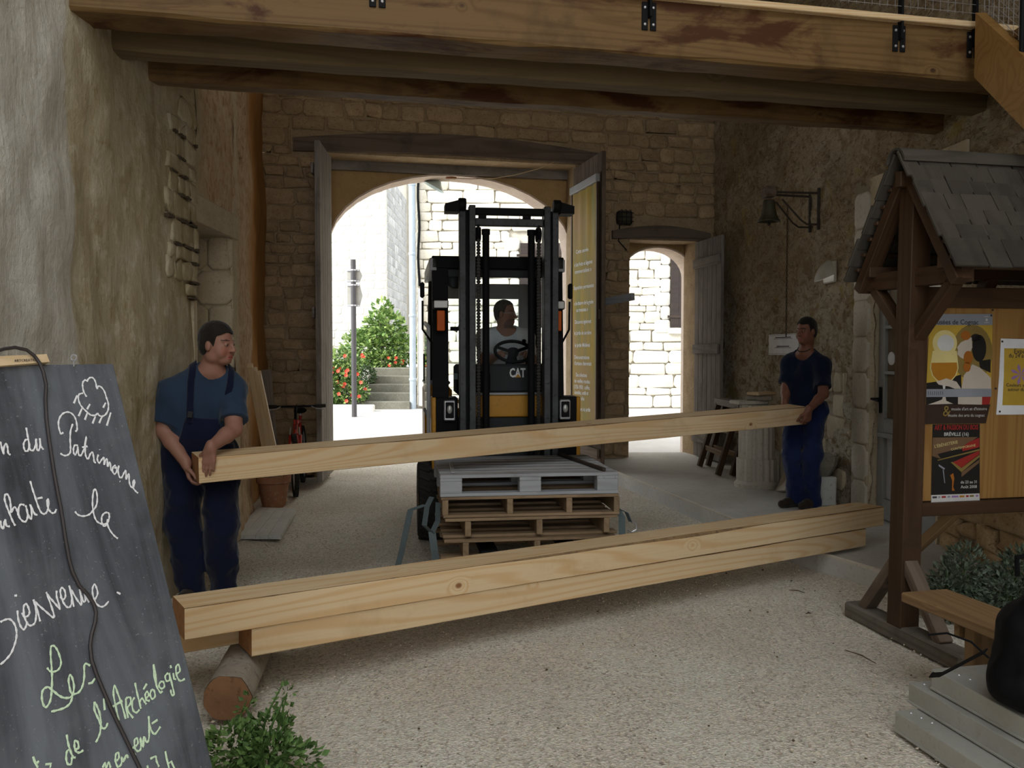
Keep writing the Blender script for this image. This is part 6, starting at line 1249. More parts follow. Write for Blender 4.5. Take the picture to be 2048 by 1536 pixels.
class Head:
    """origin between the ears; x right, y forward, z up (a head about 23 cm tall)"""
    def __init__(s, c, fwd, up=(0, 0, 1), sc=1.0, wide=1.0):
        s.f = Vector(fwd).normalized(); up = Vector(up); s.r = s.f.cross(up).normalized(); s.u = s.r.cross(s.f); s.c = Vector(c); s.s = sc; s.w = wide; s.R = [tuple(s.r), tuple(s.f), tuple(s.u)]
    def p(s, x, y, z): return s.c + (s.r * x * s.w + s.f * y + s.u * z) * s.s
    def e(s, V, c, r, k=.012): V.ell(s.p(*c), [r[0] * s.s * s.w, r[1] * s.s, r[2] * s.s], s.R, k)
    def add(s, V, neck, jaw=1.0):
        q = s.s; s.e(V, (0, -.012, .035), (.074, .094, .088), .02); s.e(V, (0, .022, -.035), (.060 * jaw, .066, .080), .02); s.e(V, (0, .050, -.088), (.038 * jaw, .036, .028), .02)
        for x in (-1, 1):
            s.e(V, (x * .038 * jaw, .046, -.040), (.030, .034, .036), .015); s.e(V, (x * .045 * jaw, .0, -.07), (.026, .04, .035), .02)
            s.e(V, (x * .076, -.012, -.008), (.010, .019, .031), .006); V.cone(s.p(x * .043, .067, .025), s.p(x * .012, .083, .020), .0085 * q, .009 * q, .010)
        V.cone(s.p(0, .086, .016), s.p(0, .106, -.028), .0075 * q, .0125 * q, .008)
        for x in (-1, 1): V.cone(s.p(x * .011, .094, -.031), s.p(x * .012, .098, -.031), .0085 * q, .008 * q, .006); V.sub(s.p(x * .031, .094, .006), .0145 * q, .008)
        for x in (-1, 1): s.e(V, (x * .031, .075, .005), (.0135, .0125, .0115), .003)
        V.cone(s.p(-.020, .083, -.061), s.p(.020, .083, -.061), .0062 * q, .0062 * q, .005); V.cone(s.p(-.016, .084, -.073), s.p(.016, .084, -.073), .0072 * q, .0072 * q, .005)
        V.cone(neck, s.p(0, -.025, -.05), .062 * s.w, .057 * s.w, .025)
    def tone(s, skin, lip=(.40, .12, .09), brow=(.03, .02, .015), beard=None):
        def f(P):
            d = P - np.array(s.c); x = d @ np.array(s.r) / s.s / s.w; y = d @ np.array(s.f) / s.s; z = d @ np.array(s.u) / s.s; C = np.tile(np.array(skin, dtype=np.float32), (len(P), 1))
            near = (np.abs(x) < .1) & (np.abs(y) < .15) & (z > -.14) & (z < .14)
            ck = near & (((np.abs(x) - .042) ** 2 + (z + .035) ** 2) < .026 ** 2) & (y > .02); C[ck] = C[ck] * np.array((1.08, .88, .85))
            if beard is not None: bd = near & (y > .015) & (z < -.042) & (z > -.13) & (np.abs(x) < .065); C[bd] = C[bd] * .35 + np.array(beard) * .65; ms = near & (y > .07) & (z < -.044) & (z > -.058) & (np.abs(x) < .03); C[ms] = np.array(beard)
            l = near & (y > .074) & (z < -.056) & (z > -.080) & (np.abs(x) < .024); C[l] = np.array(lip)
            mo = near & (y > .078) & (np.abs(z + .0668) < .0022) & (np.abs(x) < .022); C[mo] = np.array((.10, .03, .025))
            b = near & (y > .055) & (np.abs(z - (.030 - .10 * np.abs(np.abs(x) - .032))) < .0040) & (np.abs(x) > .014) & (np.abs(x) < .054); C[b] = np.array(brow)
            ey = near & (y > .062) & (np.abs(z - .004) < .0042) & (np.abs(np.abs(x) - .031) < .0105); C[ey] = np.array((.26, .23, .215))
            ir = near & (y > .064) & (((np.abs(x) - .031 - .0) ** 2 + (z - .004) ** 2) < .0062 ** 2); C[ir] = np.array((.025, .016, .010))
            return C
        return f
    def hair(s, off=.010, front=(.078, .062), side=(.0, -.03), nape=-.07, thin=0.0):
        V = Vol(); s.e(V, (0, -.016, .040), (.074 + off, .094 + off, .088 + off), .01); s.e(V, (0, -.045, -.012), (.066 + off, .052 + off, .06 + off), .02)
        F, lo, h = V.field(.005); X, Y, Z = grid_pts(F, lo, h); dx, dy, dz = X - s.c.x, Y - s.c.y, Z - s.c.z
        x = (dx * s.r.x + dy * s.r.y + dz * s.r.z) / s.s / s.w; y = (dx * s.f.x + dy * s.f.y + dz * s.f.z) / s.s; z = (dx * s.u.x + dy * s.u.y + dz * s.u.z) / s.s
        line = front[1] + .006 * np.sin(x * 70) + np.clip(y - .06, -.02, .05) * .25; cutA = np.maximum(z - line, side[0] + .022 - y + .25 * np.clip(z - .02, -.03, .06)); cutB = np.maximum(z - side[1], side[0] - .034 - y); cut = np.minimum(cutA, cutB)
        ear = np.sqrt(((np.abs(x) - .078) / .03) ** 2 + ((y + .010) / .024) ** 2 + ((z + .012) / .034) ** 2) - 1
        nz = fbm(np.stack([x.ravel() * 90, y.ravel() * 90, z.ravel() * 60], 1), 3, 2).reshape(x.shape) * .0022
        F = np.maximum(np.maximum(F + nz, -cut), np.maximum(nape - z, -ear * .02)).astype(np.float32); return F, lo, h
def hand(V, w, f, n, thumb_side, curl=(.5, .7, .5), thumb=(.7, .4), sc=1.0, spread=.06):
    """w wrist, f finger direction, n back-of-hand normal; four bent fingers of different length and a thumb from the side of the palm"""
    f = Vector(f).normalized(); n = Vector(n); n = (n - f * n.dot(f)).normalized(); l = f.cross(n).normalized() * thumb_side; w = Vector(w)
    V.cone(w - f * .02, w + f * .015, .026 * sc, .026 * sc, .015)
    for i, (off, kl, ln) in enumerate(((.030, .090, .070), (.010, .094, .078), (-.011, .090, .072), (-.030, .080, .056))):
        k = w + f * kl * sc + l * off * sc; V.cone(w + f * .012 + l * off * .6 * sc, k, .016 * sc, .0125 * sc, .014)
        d = (f + l * off * spread * 20 * .05).normalized(); p = k; r = .0098 * sc; a = 0
        for q, (s_, c_) in enumerate(zip((.45, .31, .24), curl)):
            a += c_ * (1 + .06 * i); dd = d * math.cos(a) - n * math.sin(a); p2 = p + dd * ln * s_ * sc; V.cone(p, p2, r, r * .9, .004); p = p2; r *= .92
    b = w + f * .03 * sc + l * .022 * sc; m_ = b + (f * .55 + l * .75 - n * .35).normalized() * .042 * sc; e1 = m_ + (f * math.cos(thumb[0]) + l * math.sin(thumb[0]) * .7 - n * .4).normalized() * .034 * sc; e2 = e1 + (f + l * .1 - n * thumb[1]).normalized() * .028 * sc
    V.cone(w + f * .012 * sc, b, .017 * sc, .018 * sc, .015); V.cone(b, m_, .0165 * sc, .0125 * sc, .01); V.cone(m_, e1, .0120 * sc, .0105 * sc, .005); V.cone(e1, e2, .0105 * sc, .0085 * sc, .004)
def wrinkle(F, lo, h, amp, sx, seed=1):
    X, Y, Z = grid_pts(F, lo, h); m = np.abs(F) < .04; q = np.stack([X[m] * sx[0], Y[m] * sx[1], Z[m] * sx[2]], 1); F = F.copy(); F[m] += (fbm(q, seed, 3) * amp).astype(np.float32); return F
def person(label, J, head, skin, clothes, build, hair_mat, hair_kw, tone_kw=None, hands=None, jaw=1.0, seat=False):
    """J: world joints; clothes: dict of colours and cut; one continuous body mesh, clothes and hair as children"""
    up = Vector((0, 0, 1)); P, C, N = J['pelvis'], J['chest'], J['neck']; r = (J['shR'] - J['shL']).normalized(); tu = (N - P).normalized(); r = (r - tu * r.dot(tu)).normalized(); f = tu.cross(r).normalized(); RT = [tuple(r), tuple(f), tuple(tu)]
    base = J.get('base', Vector((P.x, P.y, 0))); root = thing('person', label, 'person', base); B = build
    T = Vol(); T.ell(P, (.155 * B, .112 * B, .12), RT, .04); T.ell(P * .55 + C * .45 + f * .015 * B, (.148 * B, .118 * B, .15), RT, .05); T.ell(C, (.165 * B, .115 * B, .17), RT, .05)
    sw = .052 * (1 + (B - 1) * .5); T.cone(J['shR'], J['shL'], sw + .012, sw + .012, .05)
    for s_ in 'RL': T.cone(J['sh' + s_], N - tu * .005, sw + .006, .052, .04)
    arms = Vol(); a1, a2, a3, a4 = [q * (1 + (B - 1) * .55) for q in (.051, .043, .041, .027)]
    for s_ in 'RL':
        e = J['el' + s_]; s0 = J['sh' + s_]; w_ = J['wr' + s_]; arms.cone(s0, s0 * .45 + e * .55, a1 + .004, a1, .02); arms.cone(s0 * .45 + e * .55, e, a1, a2, .015); arms.cone(e, e * .65 + w_ * .35, a2 * .98, a3, .02); arms.cone(e * .65 + w_ * .35, w_, a3, a4, .015)
    legs = Vol()
    for s_ in 'RL':
        h_, k_, an = J['hip' + s_], J['kn' + s_], J['an' + s_]; legs.cone(h_, k_, .082 * B, .058 * B, .03); legs.cone(k_, k_ * .65 + an * .35, .056 * B, .056 * B, .02); legs.cone(k_ * .65 + an * .35, an, .055 * B, .038, .02)
    body = Vol(); body.p = T.p + arms.p + legs.p; head.add(body, N - tu * .02, jaw)
    for s_ in 'RL':
        if hands and s_ in hands: hand(body, J['wr' + s_], *hands[s_])
        body.cone(J['an' + s_] - up * .01, J['an' + s_] + Vector(J['toe' + s_]).normalized() * .12 - up * .052, .032, .020, .02)
    vmesh('body', body.field(.005), mt['skin'], root, head.tone(skin, **(tone_kw or {})), 1)
    vmesh('hair', head.hair(**hair_kw), hair_mat, root, None, 1)
    # shirt
    S = T.inflate(.014)
    hem = P + tu * clothes.get('hem', -.05)
    for s_ in 'RL':
        s0, e = J['sh' + s_], J['el' + s_]; d = (e - s0).normalized(); L = (e - s0).length * clothes.get('sleeve', .72); c = s0 + d * L
        S.cone(s0 + d * .03, s0 + d * (L + .05), a1 + .010, a1 + .026 * clothes.get('loose', 1), .06, (c, tuple(d)))
    F, lo, h = S.field(.007); X, Y, Z = grid_pts(F, lo, h)
    F = wrinkle(F, lo, h, .009, (11, 11, 5), 5)
    F = np.maximum(F, (hem.x - X) * tu.x + (hem.y - Y) * tu.y + (hem.z - Z) * tu.z)
    nd_ = N + tu * .035 + f * .035; rr = clothes.get('neckr', .088); F = np.maximum(F, rr - np.sqrt((X - nd_.x) ** 2 + (Y - nd_.y) ** 2 + ((Z - nd_.z) * clothes.get('neckv', 1.0)) ** 2)).astype(np.float32)
    sh = vmesh('shirt', (F, lo, h), clothes['shirt'], root, None, 2)
    # trousers
    W_ = legs.inflate(.020 * clothes.get('baggy', 1.0)); W2 = Vol(); cufz = clothes.get('cuff', .05)
    for s_ in 'RL':
        h_, k_, an = J['hip' + s_], J['kn' + s_], J['an' + s_]; W2.cone(h_, k_, .102 * B, .082 * B, .04); b_ = an - up * .045; W2.cone(k_, b_, .082 * B, .074, .03, (b_ - up * .015, (0, 0, -1)) if not seat else None)
    W2.ell(P, (.172 * B, .130 * B, .13), RT, .05); W2.ell(P + tu * .08, (.165 * B, .130 * B, .10), RT, .05)
    F, lo, h = W2.field(.008); F = wrinkle(F, lo, h, .018, (9, 9, 8), 9); X, Y, Z = grid_pts(F, lo, h); top = P + tu * clothes.get('waist', .06)
    F = np.maximum(F, -((top.x - X) * tu.x + (top.y - Y) * tu.y + (top.z - Z) * tu.z)).astype(np.float32); vmesh('trousers', (F, lo, h), clothes['trousers'], root, None, 2)
    # shoes
    for s_ in 'RL':
        a = J['an' + s_]; t = Vector(J['toe' + s_]).normalized(); g = a.z - .085; V = Vol(); V.cone(a + up * .01, a - up * .03, .046, .048, .02); V.cone(Vector((a.x, a.y, g + .042)) - t * .05, Vector((a.x, a.y, g + .036)) + t * .17, .044, .036, .03); V.cone(Vector((a.x, a.y, g + .06)), Vector((a.x, a.y, g + .045)) + t * .10, .044, .038, .03)
        F, lo, h = V.field(.006); X, Y, Z = grid_pts(F, lo, h); F = np.maximum(F, g - Z).astype(np.float32); so = vmesh('shoe', (F, lo, h), clothes['shoes'], root, None, 1)
    if clothes.get('bib'):
        D = T.inflate(.026); F, lo, h = D.field(.007); X, Y, Z = grid_pts(F, lo, h); dx, dy, dz = X - P.x, Y - P.y, Z - P.z
        x = dx * r.x + dy * r.y + dz * r.z; y = dx * f.x + dy * f.y + dz * f.z; z = dx * tu.x + dy * tu.y + dz * tu.z; bt = clothes['bibtop']
        Fb = np.maximum(np.maximum(F, np.abs(x) - (.135 - .10 * np.clip(z - .05, 0, .3))), np.maximum(np.maximum(z - bt, -z - .02), .02 - y)); Fb = wrinkle(Fb.astype(np.float32), lo, h, .004, (9, 9, 5), 13); vmesh('bib', (Fb.astype(np.float32), lo, h), clothes['trousers'], root, None, 1)
        for sg in (-1, 1):
            xs = sg * (.092 + .10 * np.clip(z - bt, 0, .2)); Fs = np.maximum(np.maximum(F - .007, np.abs(x - xs) - .020), -(z - bt + .04)); Fs = np.maximum(Fs, -np.maximum(y + .2, z - .3)) ; vmesh('strap', (Fs.astype(np.float32), lo, h), clothes['trousers'], root, None, 1)
            q = P + r * sg * .095 + tu * (bt + .0); k = Vol()
            ins = None
    return root, (r, f, tu)
mt['tee'] = cloth_mat('steel_blue_jersey', (.026, .046, .082), (.020, .036, .066)); mt['navy'] = cloth_mat('navy_work_cloth', (.006, .0085, .026), (.009, .0125, .036)); mt['navytee'] = cloth_mat('navy_jersey', (.007, .011, .030), (.011, .017, .042)); mt['workblue'] = cloth_mat('worn_blue_work_cloth', (.011, .019, .070), (.019, .031, .10)); mt['whitetee'] = cloth_mat('white_jersey', (.70, .71, .73), (.62, .63, .65)); mt['shoe'] = cloth_mat('dark_brown_leather', (.030, .022, .016), (.05, .038, .028), 60.0, .7); mt['blackshoe'] = mt['shoe']
# --- left worker in overalls
J1 = dict(pelvis=at(397, 900, 5.44), chest=at(400, 812, 5.40), neck=at(424, 735, 5.34), shR=at(343, 785, 5.30), shL=at(464, 776, 5.42), elR=at(328, 860, 5.28), elL=at(468, 858, 5.26), wrR=at(372, 926, 5.20), wrL=at(421, 895, 5.06),
    hipR=at(357, 915, 5.42), hipL=at(433, 915, 5.44), knR=at(368, 1050, 5.36), knL=at(443, 1050, 5.34), anR=at(384, 1166, 5.36), anL=at(447, 1166, 5.38), toeR=(-.1, -1, 0), toeL=(.45, -.9, 0), base=Vector((-1.93, 5.38, 0)))
for k_ in ('anR', 'anL'): J1[k_].z = .085
H1 = Head(at(436, 689, 5.32), (1.0, -.26, -.08), (.10, -.05, 1), 1.04, 1.08)
w1, fr1 = person('stocky worker in navy bib overalls and blue t-shirt holding the beam end, looking aside', J1, H1, (.30, .150, .105), dict(shirt=mt['tee'], trousers=mt['navy'], shoes=mt['blackshoe'], bib=True, bibtop=.26, hem=-.02, sleeve=.80, loose=1.25, waist=.10, neckr=.092), 1.30, mt['hairdark'], dict(off=.012, front=(.088, .066), side=(.004, -.020)), None,
    dict(R=((.25, -.10, -.95), (-.9, -.3, -.1), -1, (.35, .6, .5), (.6, .3)), L=((-.12, -.02, -1), (.0, -1, .05), 1, (.05, .12, .12), (.5, .2))), 1.10)
r_, f_, u_ = fr1; bk = J1['pelvis']
# --- right worker in navy t-shirt and blue trousers
J2 = dict(pelvis=at(1610, 812, 7.92), chest=at(1611, 765, 7.92), neck=at(1611, 703, 7.90), shR=at(1581, 727, 8.02), shL=at(1643, 731, 7.80), elR=at(1572, 778, 7.95), elL=at(1647, 788, 7.66), wrR=at(1570, 806, 7.84), wrL=at(1617, 820, 7.50),
    hipR=at(1592, 822, 7.98), hipL=at(1630, 822, 7.86), knR=at(1584, 915, 7.90), knL=at(1624, 915, 7.80), anR=at(1590, 996, 7.95), anL=at(1627, 998, 7.88), toeR=(-.85, -.5, 0), toeL=(-.8, -.6, 0), base=Vector((2.62, 7.92, SLZ)))
for k_ in ('anR', 'anL'): J2[k_].z = SLZ + .088
H2 = Head(at(1612, 663, 7.86), (-.86, -.52, -.05), (0, 0, 1), .98, .97)
w2, fr2 = person('slim worker in navy t-shirt and blue work trousers carrying the far beam end', J2, H2, (.20, .085, .052), dict(shirt=mt['navytee'], trousers=mt['workblue'], shoes=mt['shoe'], hem=-.16, sleeve=.78, loose=1.2, waist=.05, neckr=.098, neckv=.85), 1.02, mt['hairdark'], dict(off=.009, front=(.08, .068), side=(.0, -.02)), dict(lip=(.24, .07, .055)),
    dict(L=((-.12, .05, -1), (.35, -.93, 0), 1, (.6, 1.0, .7), (.4, .6)), R=((.05, -.1, -1), (-.2, .95, 0), -1, (.5, .8, .6), (.5, .4))))
nk = J2['neck']; m = MB(); fv = fr2[1]; rv_ = fr2[0]
m.tube([nk + Vector((0, 0, .035)) + rv_ * .064 * math.cos(a) + fv * (.062 * math.sin(a) + .012) - Vector((0, 0, .035 * max(0, math.sin(a)))) for a in [2 * math.pi * k / 20 for k in range(20)]], .004, 6, True); m.build('cord_necklace', mt['hairdark'], w2)
# --- driver seated in the forklift
def FLp(x, y, z): return FLM @ Vector((x, y, z))
J3 = dict(pelvis=FLp(.10, 1.20, 1.21), chest=FLp(.11, 1.16, 1.50), neck=FLp(.11, 1.12, 1.735), shR=FLp(-.08, 1.13, 1.665), shL=FLp(.30, 1.13, 1.665), elR=FLp(-.10, .95, 1.44), elL=FLp(.33, .96, 1.42), wrR=FLp(-.01, .74, 1.50), wrL=FLp(.25, .74, 1.50),
    hipR=FLp(.01, 1.14, 1.19), hipL=FLp(.19, 1.14, 1.19), knR=FLp(-.01, .72, 1.17), knL=FLp(.21, .72, 1.17), anR=FLp(0, .60, .80), anL=FLp(.20, .60, .80), toeR=tuple(-FY), toeL=tuple(-FY), base=FLp(.1, 1.2, 1.12))
H3 = Head(J3['neck'] + Vector((-.005, -.02, .145)), (.93, -.36, -.05), (0, 0, 1), 1.0, 1.0)
w3, fr3 = person('bearded driver in a white t-shirt and glasses seated in the forklift cab', J3, H3, (.30, .15, .10), dict(shirt=mt['whitetee'], trousers=mt['navy'], shoes=mt['blackshoe'], hem=-.02, sleeve=.75, loose=1.2, waist=.05, neckr=.094), 1.08, mt['hairgrey'], dict(off=.006, front=(.068, .086), side=(-.004, -.02)), dict(beard=(.07, .05, .04)),
    dict(R=(tuple(-FY + Vector((0, 0, .3))), (-.3, -.2, .9), -1, (.7, 1.0, .7), (.4, .6)), L=(tuple(-FY + Vector((0, 0, .3))), (.3, -.2, .9), 1, (.7, 1.0, .7), (.4, .6))), 1.0, True)
gm = MB()
for x in (-1, 1): gm.tube([H3.p(x * .031 + .020 * math.cos(a), .104, .004 + .016 * math.sin(a)) for a in [k * .628 for k in range(10)]], .0014, 5, True); gm.tube([H3.p(x * .052, .104, .008), H3.p(x * .076, .0, .008)], .0014, 5)
gm.tube([H3.p(-.011, .104, .006), H3.p(.011, .104, .006)], .0014, 5); gm.build('glasses', mt['silver'], w3)
# strap buckles on the overalls
for sg in (-1, 1):
    q = J1['pelvis'] + r_ * sg * .094 + u_ * .285; hit = None
    o_ = q + f_ * (.118 * 1.30 + .024); box('buckle', o_, (.030, .008, .040), mt['darkgrey'], w1, 0, .003, rot=Matrix((r_, -f_, u_)).transposed().to_4x4().to_3x3().to_4x4())
# --- rucksack
V = Vol(); c_ = Vector((1.90, 3.14, .42)); I3 = [(1, 0, 0), (0, 1, 0), (0, 0, 1)]
V.ell(c_, (.13, .15, .17), I3, .05); V.ell(c_ + Vector((.0, .0, .13)), (.12, .12, .10), I3, .05); V.ell(c_ + Vector((-.03, -.04, -.08)), (.14, .17, .09), I3, .05); V.ell(c_ + Vector((.03, -.05, .20)), (.09, .09, .06), I3, .05)
F, lo, h = V.field(.010); F = wrinkle(F, lo, h, .014, (9, 9, 9), 3); X, Y, Z = grid_pts(F, lo, h); F = np.maximum(F, .262 - Z).astype(np.float32)
mt['bagcloth'] = cloth_mat('black_nylon', (.0035, .0035, .004), (.006, .006, .007), 120.0, .7); mt['bagcloth'].node_tree.nodes['Principled BSDF'].inputs['Sheen Weight'].default_value = 0
vmesh('bag_body', (F, lo, h), mt['bagcloth'], bg_, None, 2)
ribbon('strap', [c_ + Vector(q) for q in ((-.15, .05, .02), (-.22, .10, -.05), (-.26, .16, -.11), (-.27, .22, -.135), (-.24, .27, -.15))], (.6, .5, .3), .03, .004, mt['bagcloth'], bg_)
tube('strap_cord', [c_ + Vector(q) for q in ((-.15, .03, .0), (-.20, .06, .05), (-.27, .10, .07), (-.32, .14, .05))], .004, mt['bagcloth'], bg_, 6)
tube('grab_loop', [c_ + Vector(q) for q in ((-.04, .05, .30), (-.05, .04, .37), (.03, .06, .38), (.04, .06, .32))], .010, mt['bagcloth'], bg_, 8)
# ------------------------------------------------------------------ posters, banner lettering, truck lettering
TXT = []
def text(s, M, width, mat, parent, name='lettering', bold=0.0, height=None):
    cu = bpy.data.curves.new(name, 'FONT'); cu.body = s; cu.size = 1.0; cu.extrude = .004; cu.offset = bold; cu.resolution_u = 2
    o = bpy.data.objects.new(name, cu); COL.objects.link(o); TXT.append((o, M, width, mat, parent, name, height))
def text_px(fr, p0, p1, s, mat, parent, w=.003, bold=0.0, height=None, name='lettering'):
    """lettering whose baseline runs from pixel p0 to pixel p1 on the plane fr"""
    a, b = Vector(fr.uv(*p0)), Vector(fr.uv(*p1)); d = (b - a); an = math.atan2(d.y, d.x)
    M = fr.mat(a.x, a.y, w) @ Matrix.Rotation(an, 4, 'Z'); h = None
    if height: c = Vector(fr.uv(p0[0], p0[1] - height)); h = abs(c.y - a.y)
    text(s, M, d.length, mat, parent, name, bold, h)
def flush_text():
    bpy.context.view_layer.update(); dg = bpy.context.evaluated_depsgraph_get()
    for (o, M, width, mat, parent, name, h) in TXT:
        me = bpy.data.meshes.new_from_object(o.evaluated_get(dg)); xs = [v.co.x for v in me.vertices]; ys = [v.co.y for v in me.vertices]
        if not xs: continue
        x0, x1 = min(xs), max(xs); k = width / (x1 - x0); ky = h / .72 if h else k
        for v in me.vertices: v.co = ((v.co.x - x0) * k, v.co.y * ky, v.co.z * .05)
        me.materials.clear(); me.materials.append(mat); n = bpy.data.objects.new(name, me); bpy.data.objects.remove(o); _link(n, parent, M); n['kind'] = 'stuff'
def sheet(fr, pts, w, mat, name, parent=None, th_=.0006):
    q = [fr.uv(*p) for p in pts]; c = (sum(x for x, _ in q) / len(q), sum(y for _, y in q) / len(q)); o = [(x - c[0], y - c[1]) for x, y in q]
    ar = sum(o[i][0] * o[(i + 1) % len(o)][1] - o[(i + 1) % len(o)][0] * o[i][1] for i in range(len(o)))
    if ar < 0: o.reverse()
    return MB().prism(o, 0, th_).build(name, mat, parent, fr.mat(c[0], c[1], w))
def ellp(cx_, cy_, rx, ry, n=20, a0=0, a1=2 * math.pi): return [(cx_ + rx * math.cos(a0 + (a1 - a0) * i / n), cy_ + ry * math.sin(a0 + (a1 - a0) * i / n)) for i in range(n)]
ink = lambda n, c, r=.5: flat('print_' + n, c, r)
I_ = dict(grey=ink('grey', (.24, .25, .28)), yel=ink('yellow', (.46, .30, .04)), pale=ink('pale_yellow', (.62, .52, .22)), wht=ink('white', (.55, .54, .52)), amber=ink('amber', (.38, .16, .012)), blk=ink('black', (.012, .010, .009)), brn=ink('brown', (.035, .018, .012)), skin=ink('cream', (.50, .43, .36)), org=ink('orange', (.34, .11, .012)), red=ink('red', (.30, .022, .018)), txt=ink('dark_text', (.035, .035, .04)), gold=ink('gold', (.22, .15, .04)), pur=ink('purple', (.30, .17, .36)), tan=ink('tan', (.15, .085, .045)))
c5 = lambda pts: [(1840 + x / 5.908, 600 + y / 5.908) for x, y in pts]; c6 = lambda pts: [(1840 + x / 7.3125, 830 + y / 7.3125) for x, y in pts]
def poster(name, label, pts, mat, w): o = thing(name, label, 'poster', PB.p(*PB.uv(*pts[-1]), w)); sheet(PB, pts, w, mat, 'sheet', o); return o
P_ = poster('museum_poster', 'yellow museum poster with a large glass and a dark-haired figure on the notice board', c5([(110, 165), (850, 165), (835, 1150), (770, 1460), (45, 1470), (62, 1150)]), I_['yel'], .004)
L = lambda k, pts, m_, nm='print': sheet(PB, c5(pts), .0046 + k * .0005, I_[m_], nm, P_, .0004)
L(0, [(110, 165), (850, 165), (847, 297), (103, 297)], 'grey', 'header'); L(0, [(70, 980), (210, 960), (480, 880), (485, 1236), (62, 1236)], 'blk', 'dark_ground')
L(0, ellp(610, 620, 240, 330, 24), 'gold', 'halo'); L(1, ellp(285, 510, 145, 155, 28), 'pale', 'moon_glow'); L(2, ellp(295, 510, 100, 100, 24), 'wht', 'moon')
L(3, [(140, 600), (425, 600), (445, 800), (420, 890), (360, 960), (275, 985), (190, 960), (130, 890), (108, 800)], 'pale', 'glass'); L(4, [(125, 742), (425, 738), (432, 810), (405, 890), (350, 950), (275, 970), (200, 950), (145, 890), (122, 810)], 'amber', 'drink')
L(4, [(255, 985), (295, 985), (285, 1050), (262, 1050)], 'wht', 'glass_stem'); L(4, [(262, 1140), (290, 1140), (300, 1190), (380, 1225), (85, 1235), (200, 1195), (250, 1175)], 'skin', 'glass_foot')
L(1, ellp(690, 570, 85, 160, 24), 'blk', 'hair'); L(1, ellp(650, 450, 60, 50, 16), 'blk', 'hair'); L(1, [(690, 720), (825, 700), (825, 860), (700, 800)], 'blk', 'hair')
L(2, [(475, 500), (600, 440), (610, 560), (560, 660), (520, 700), (470, 680), (432, 640), (440, 590), (428, 560)], 'skin', 'face'); L(2, [(480, 1048), (510, 890), (610, 760), (700, 800), (828, 920), (830, 1048)], 'skin', 'shoulder'); L(2, [(440, 1145), (725, 1142), (720, 1236), (440, 1230)], 'skin', 'arm'); L(2, [(725, 1142), (828, 1142), (812, 1232), (725, 1236)], 'red', 'dress')
L(5, [(180, 965), (300, 925), (420, 965), (475, 1048), (400, 1048), (330, 1020), (210, 1000)], 'skin', 'hand')
for (x, y, rx, ry) in ((530, 420, 58, 55), (560, 680, 55, 80), (545, 790, 45, 60)): L(3, ellp(x, y, rx, ry, 14), 'org', 'fruit_cluster')
L(6, [(66, 1052), (833, 1048), (830, 1142), (62, 1146)], 'grey', 'strip'); L(0, [(60, 1236), (822, 1232), (770, 1458), (46, 1468)], 'brn', 'footer')
for k in range(8): x = 85 + k * 24; L(7, [(x, 1075 + (k % 3) * 6), (x + 5, 1075), (x + 7, 1120), (x + 2, 1122)], 'txt', 'mark')
for q, s_, m_, b_ in (([(135, 287), (680, 290)], 'Musées de Cognac', 'txt', 0), ([(360, 1303), (778, 1300)], "musée d'art et d'histoire", 'wht', 0), ([(320, 1378), (752, 1376)], 'musée des arts du cognac', 'wht', 0), ([(258, 1372), (352, 1370)], '&', 'gold', 0)): a, b = c5(q); text_px(PB, a, b, s_, I_[m_], P_, .0075, b_)
L(7, [(745, 195), (800, 195), (800, 200), (745, 200)], 'wht', 'emblem'); L(7, [(745, 265), (800, 265), (800, 270), (745, 270)], 'wht', 'emblem'); L(7, ellp(774, 235, 14, 16, 10), 'wht', 'emblem')
Q_ = poster('woodcraft_poster', 'black and red woodcraft fair poster below the museum poster', c6([(180, 126), (868, 120), (868, 1250), (155, 1285)]), I_['blk'], .0025)
K = lambda k, pts, m_, nm='print': sheet(PB, c6(pts), .0031 + k * .0003, I_[m_], nm, Q_, .0003)
K(0, [(180, 330), (840, 320), (600, 480), (250, 570), (300, 640), (170, 600)], 'tan', 'photo_wood'); K(1, [(470, 690), (860, 520), (862, 570), (600, 770)], 'red', 'photo_panel'); K(1, [(600, 480), (700, 400), (860, 330), (860, 470), (620, 530)], 'red', 'photo_panel'); K(2, [(440, 690), (470, 685), (600, 775), (862, 580), (862, 615), (600, 835)], 'gold', 'photo_edge'); K(2, [(250, 655), (862, 495), (862, 520), (250, 668)], 'gold', 'photo_edge'); K(1, [(600, 840), (862, 650), (855, 700), (600, 905)], 'tan', 'photo_shadow'); K(1, [(435, 880), (480, 850), (495, 930), (478, 1050), (500, 1105), (460, 1105), (465, 960)], 'org', 'photo_figure'); K(1, [(270, 720), (360, 780), (345, 800), (265, 745)], 'grey', 'photo_leg'); K(1, [(325, 800), (340, 800), (362, 995), (350, 995)], 'grey', 'photo_leg'); K(0, [(157, 1170), (862, 1145), (868, 1250), (157, 1285)], 'wht', 'sponsor_strip')
for k, (x, w_, c_) in enumerate(((175, 65, 'txt'), (262, 25, 'grey'), (310, 62, 'red'), (395, 40, 'grey'), (455, 100, 'pur'), (572, 70, 'amber'), (665, 40, 'red'), (720, 60, 'gold'), (808, 38, 'pur'))): K(2, [(x, 1190 - k * 3), (x + w_, 1188 - k * 3), (x + w_, 1215 - k * 3), (x, 1218 - k * 3)], c_, 'sponsor_mark')
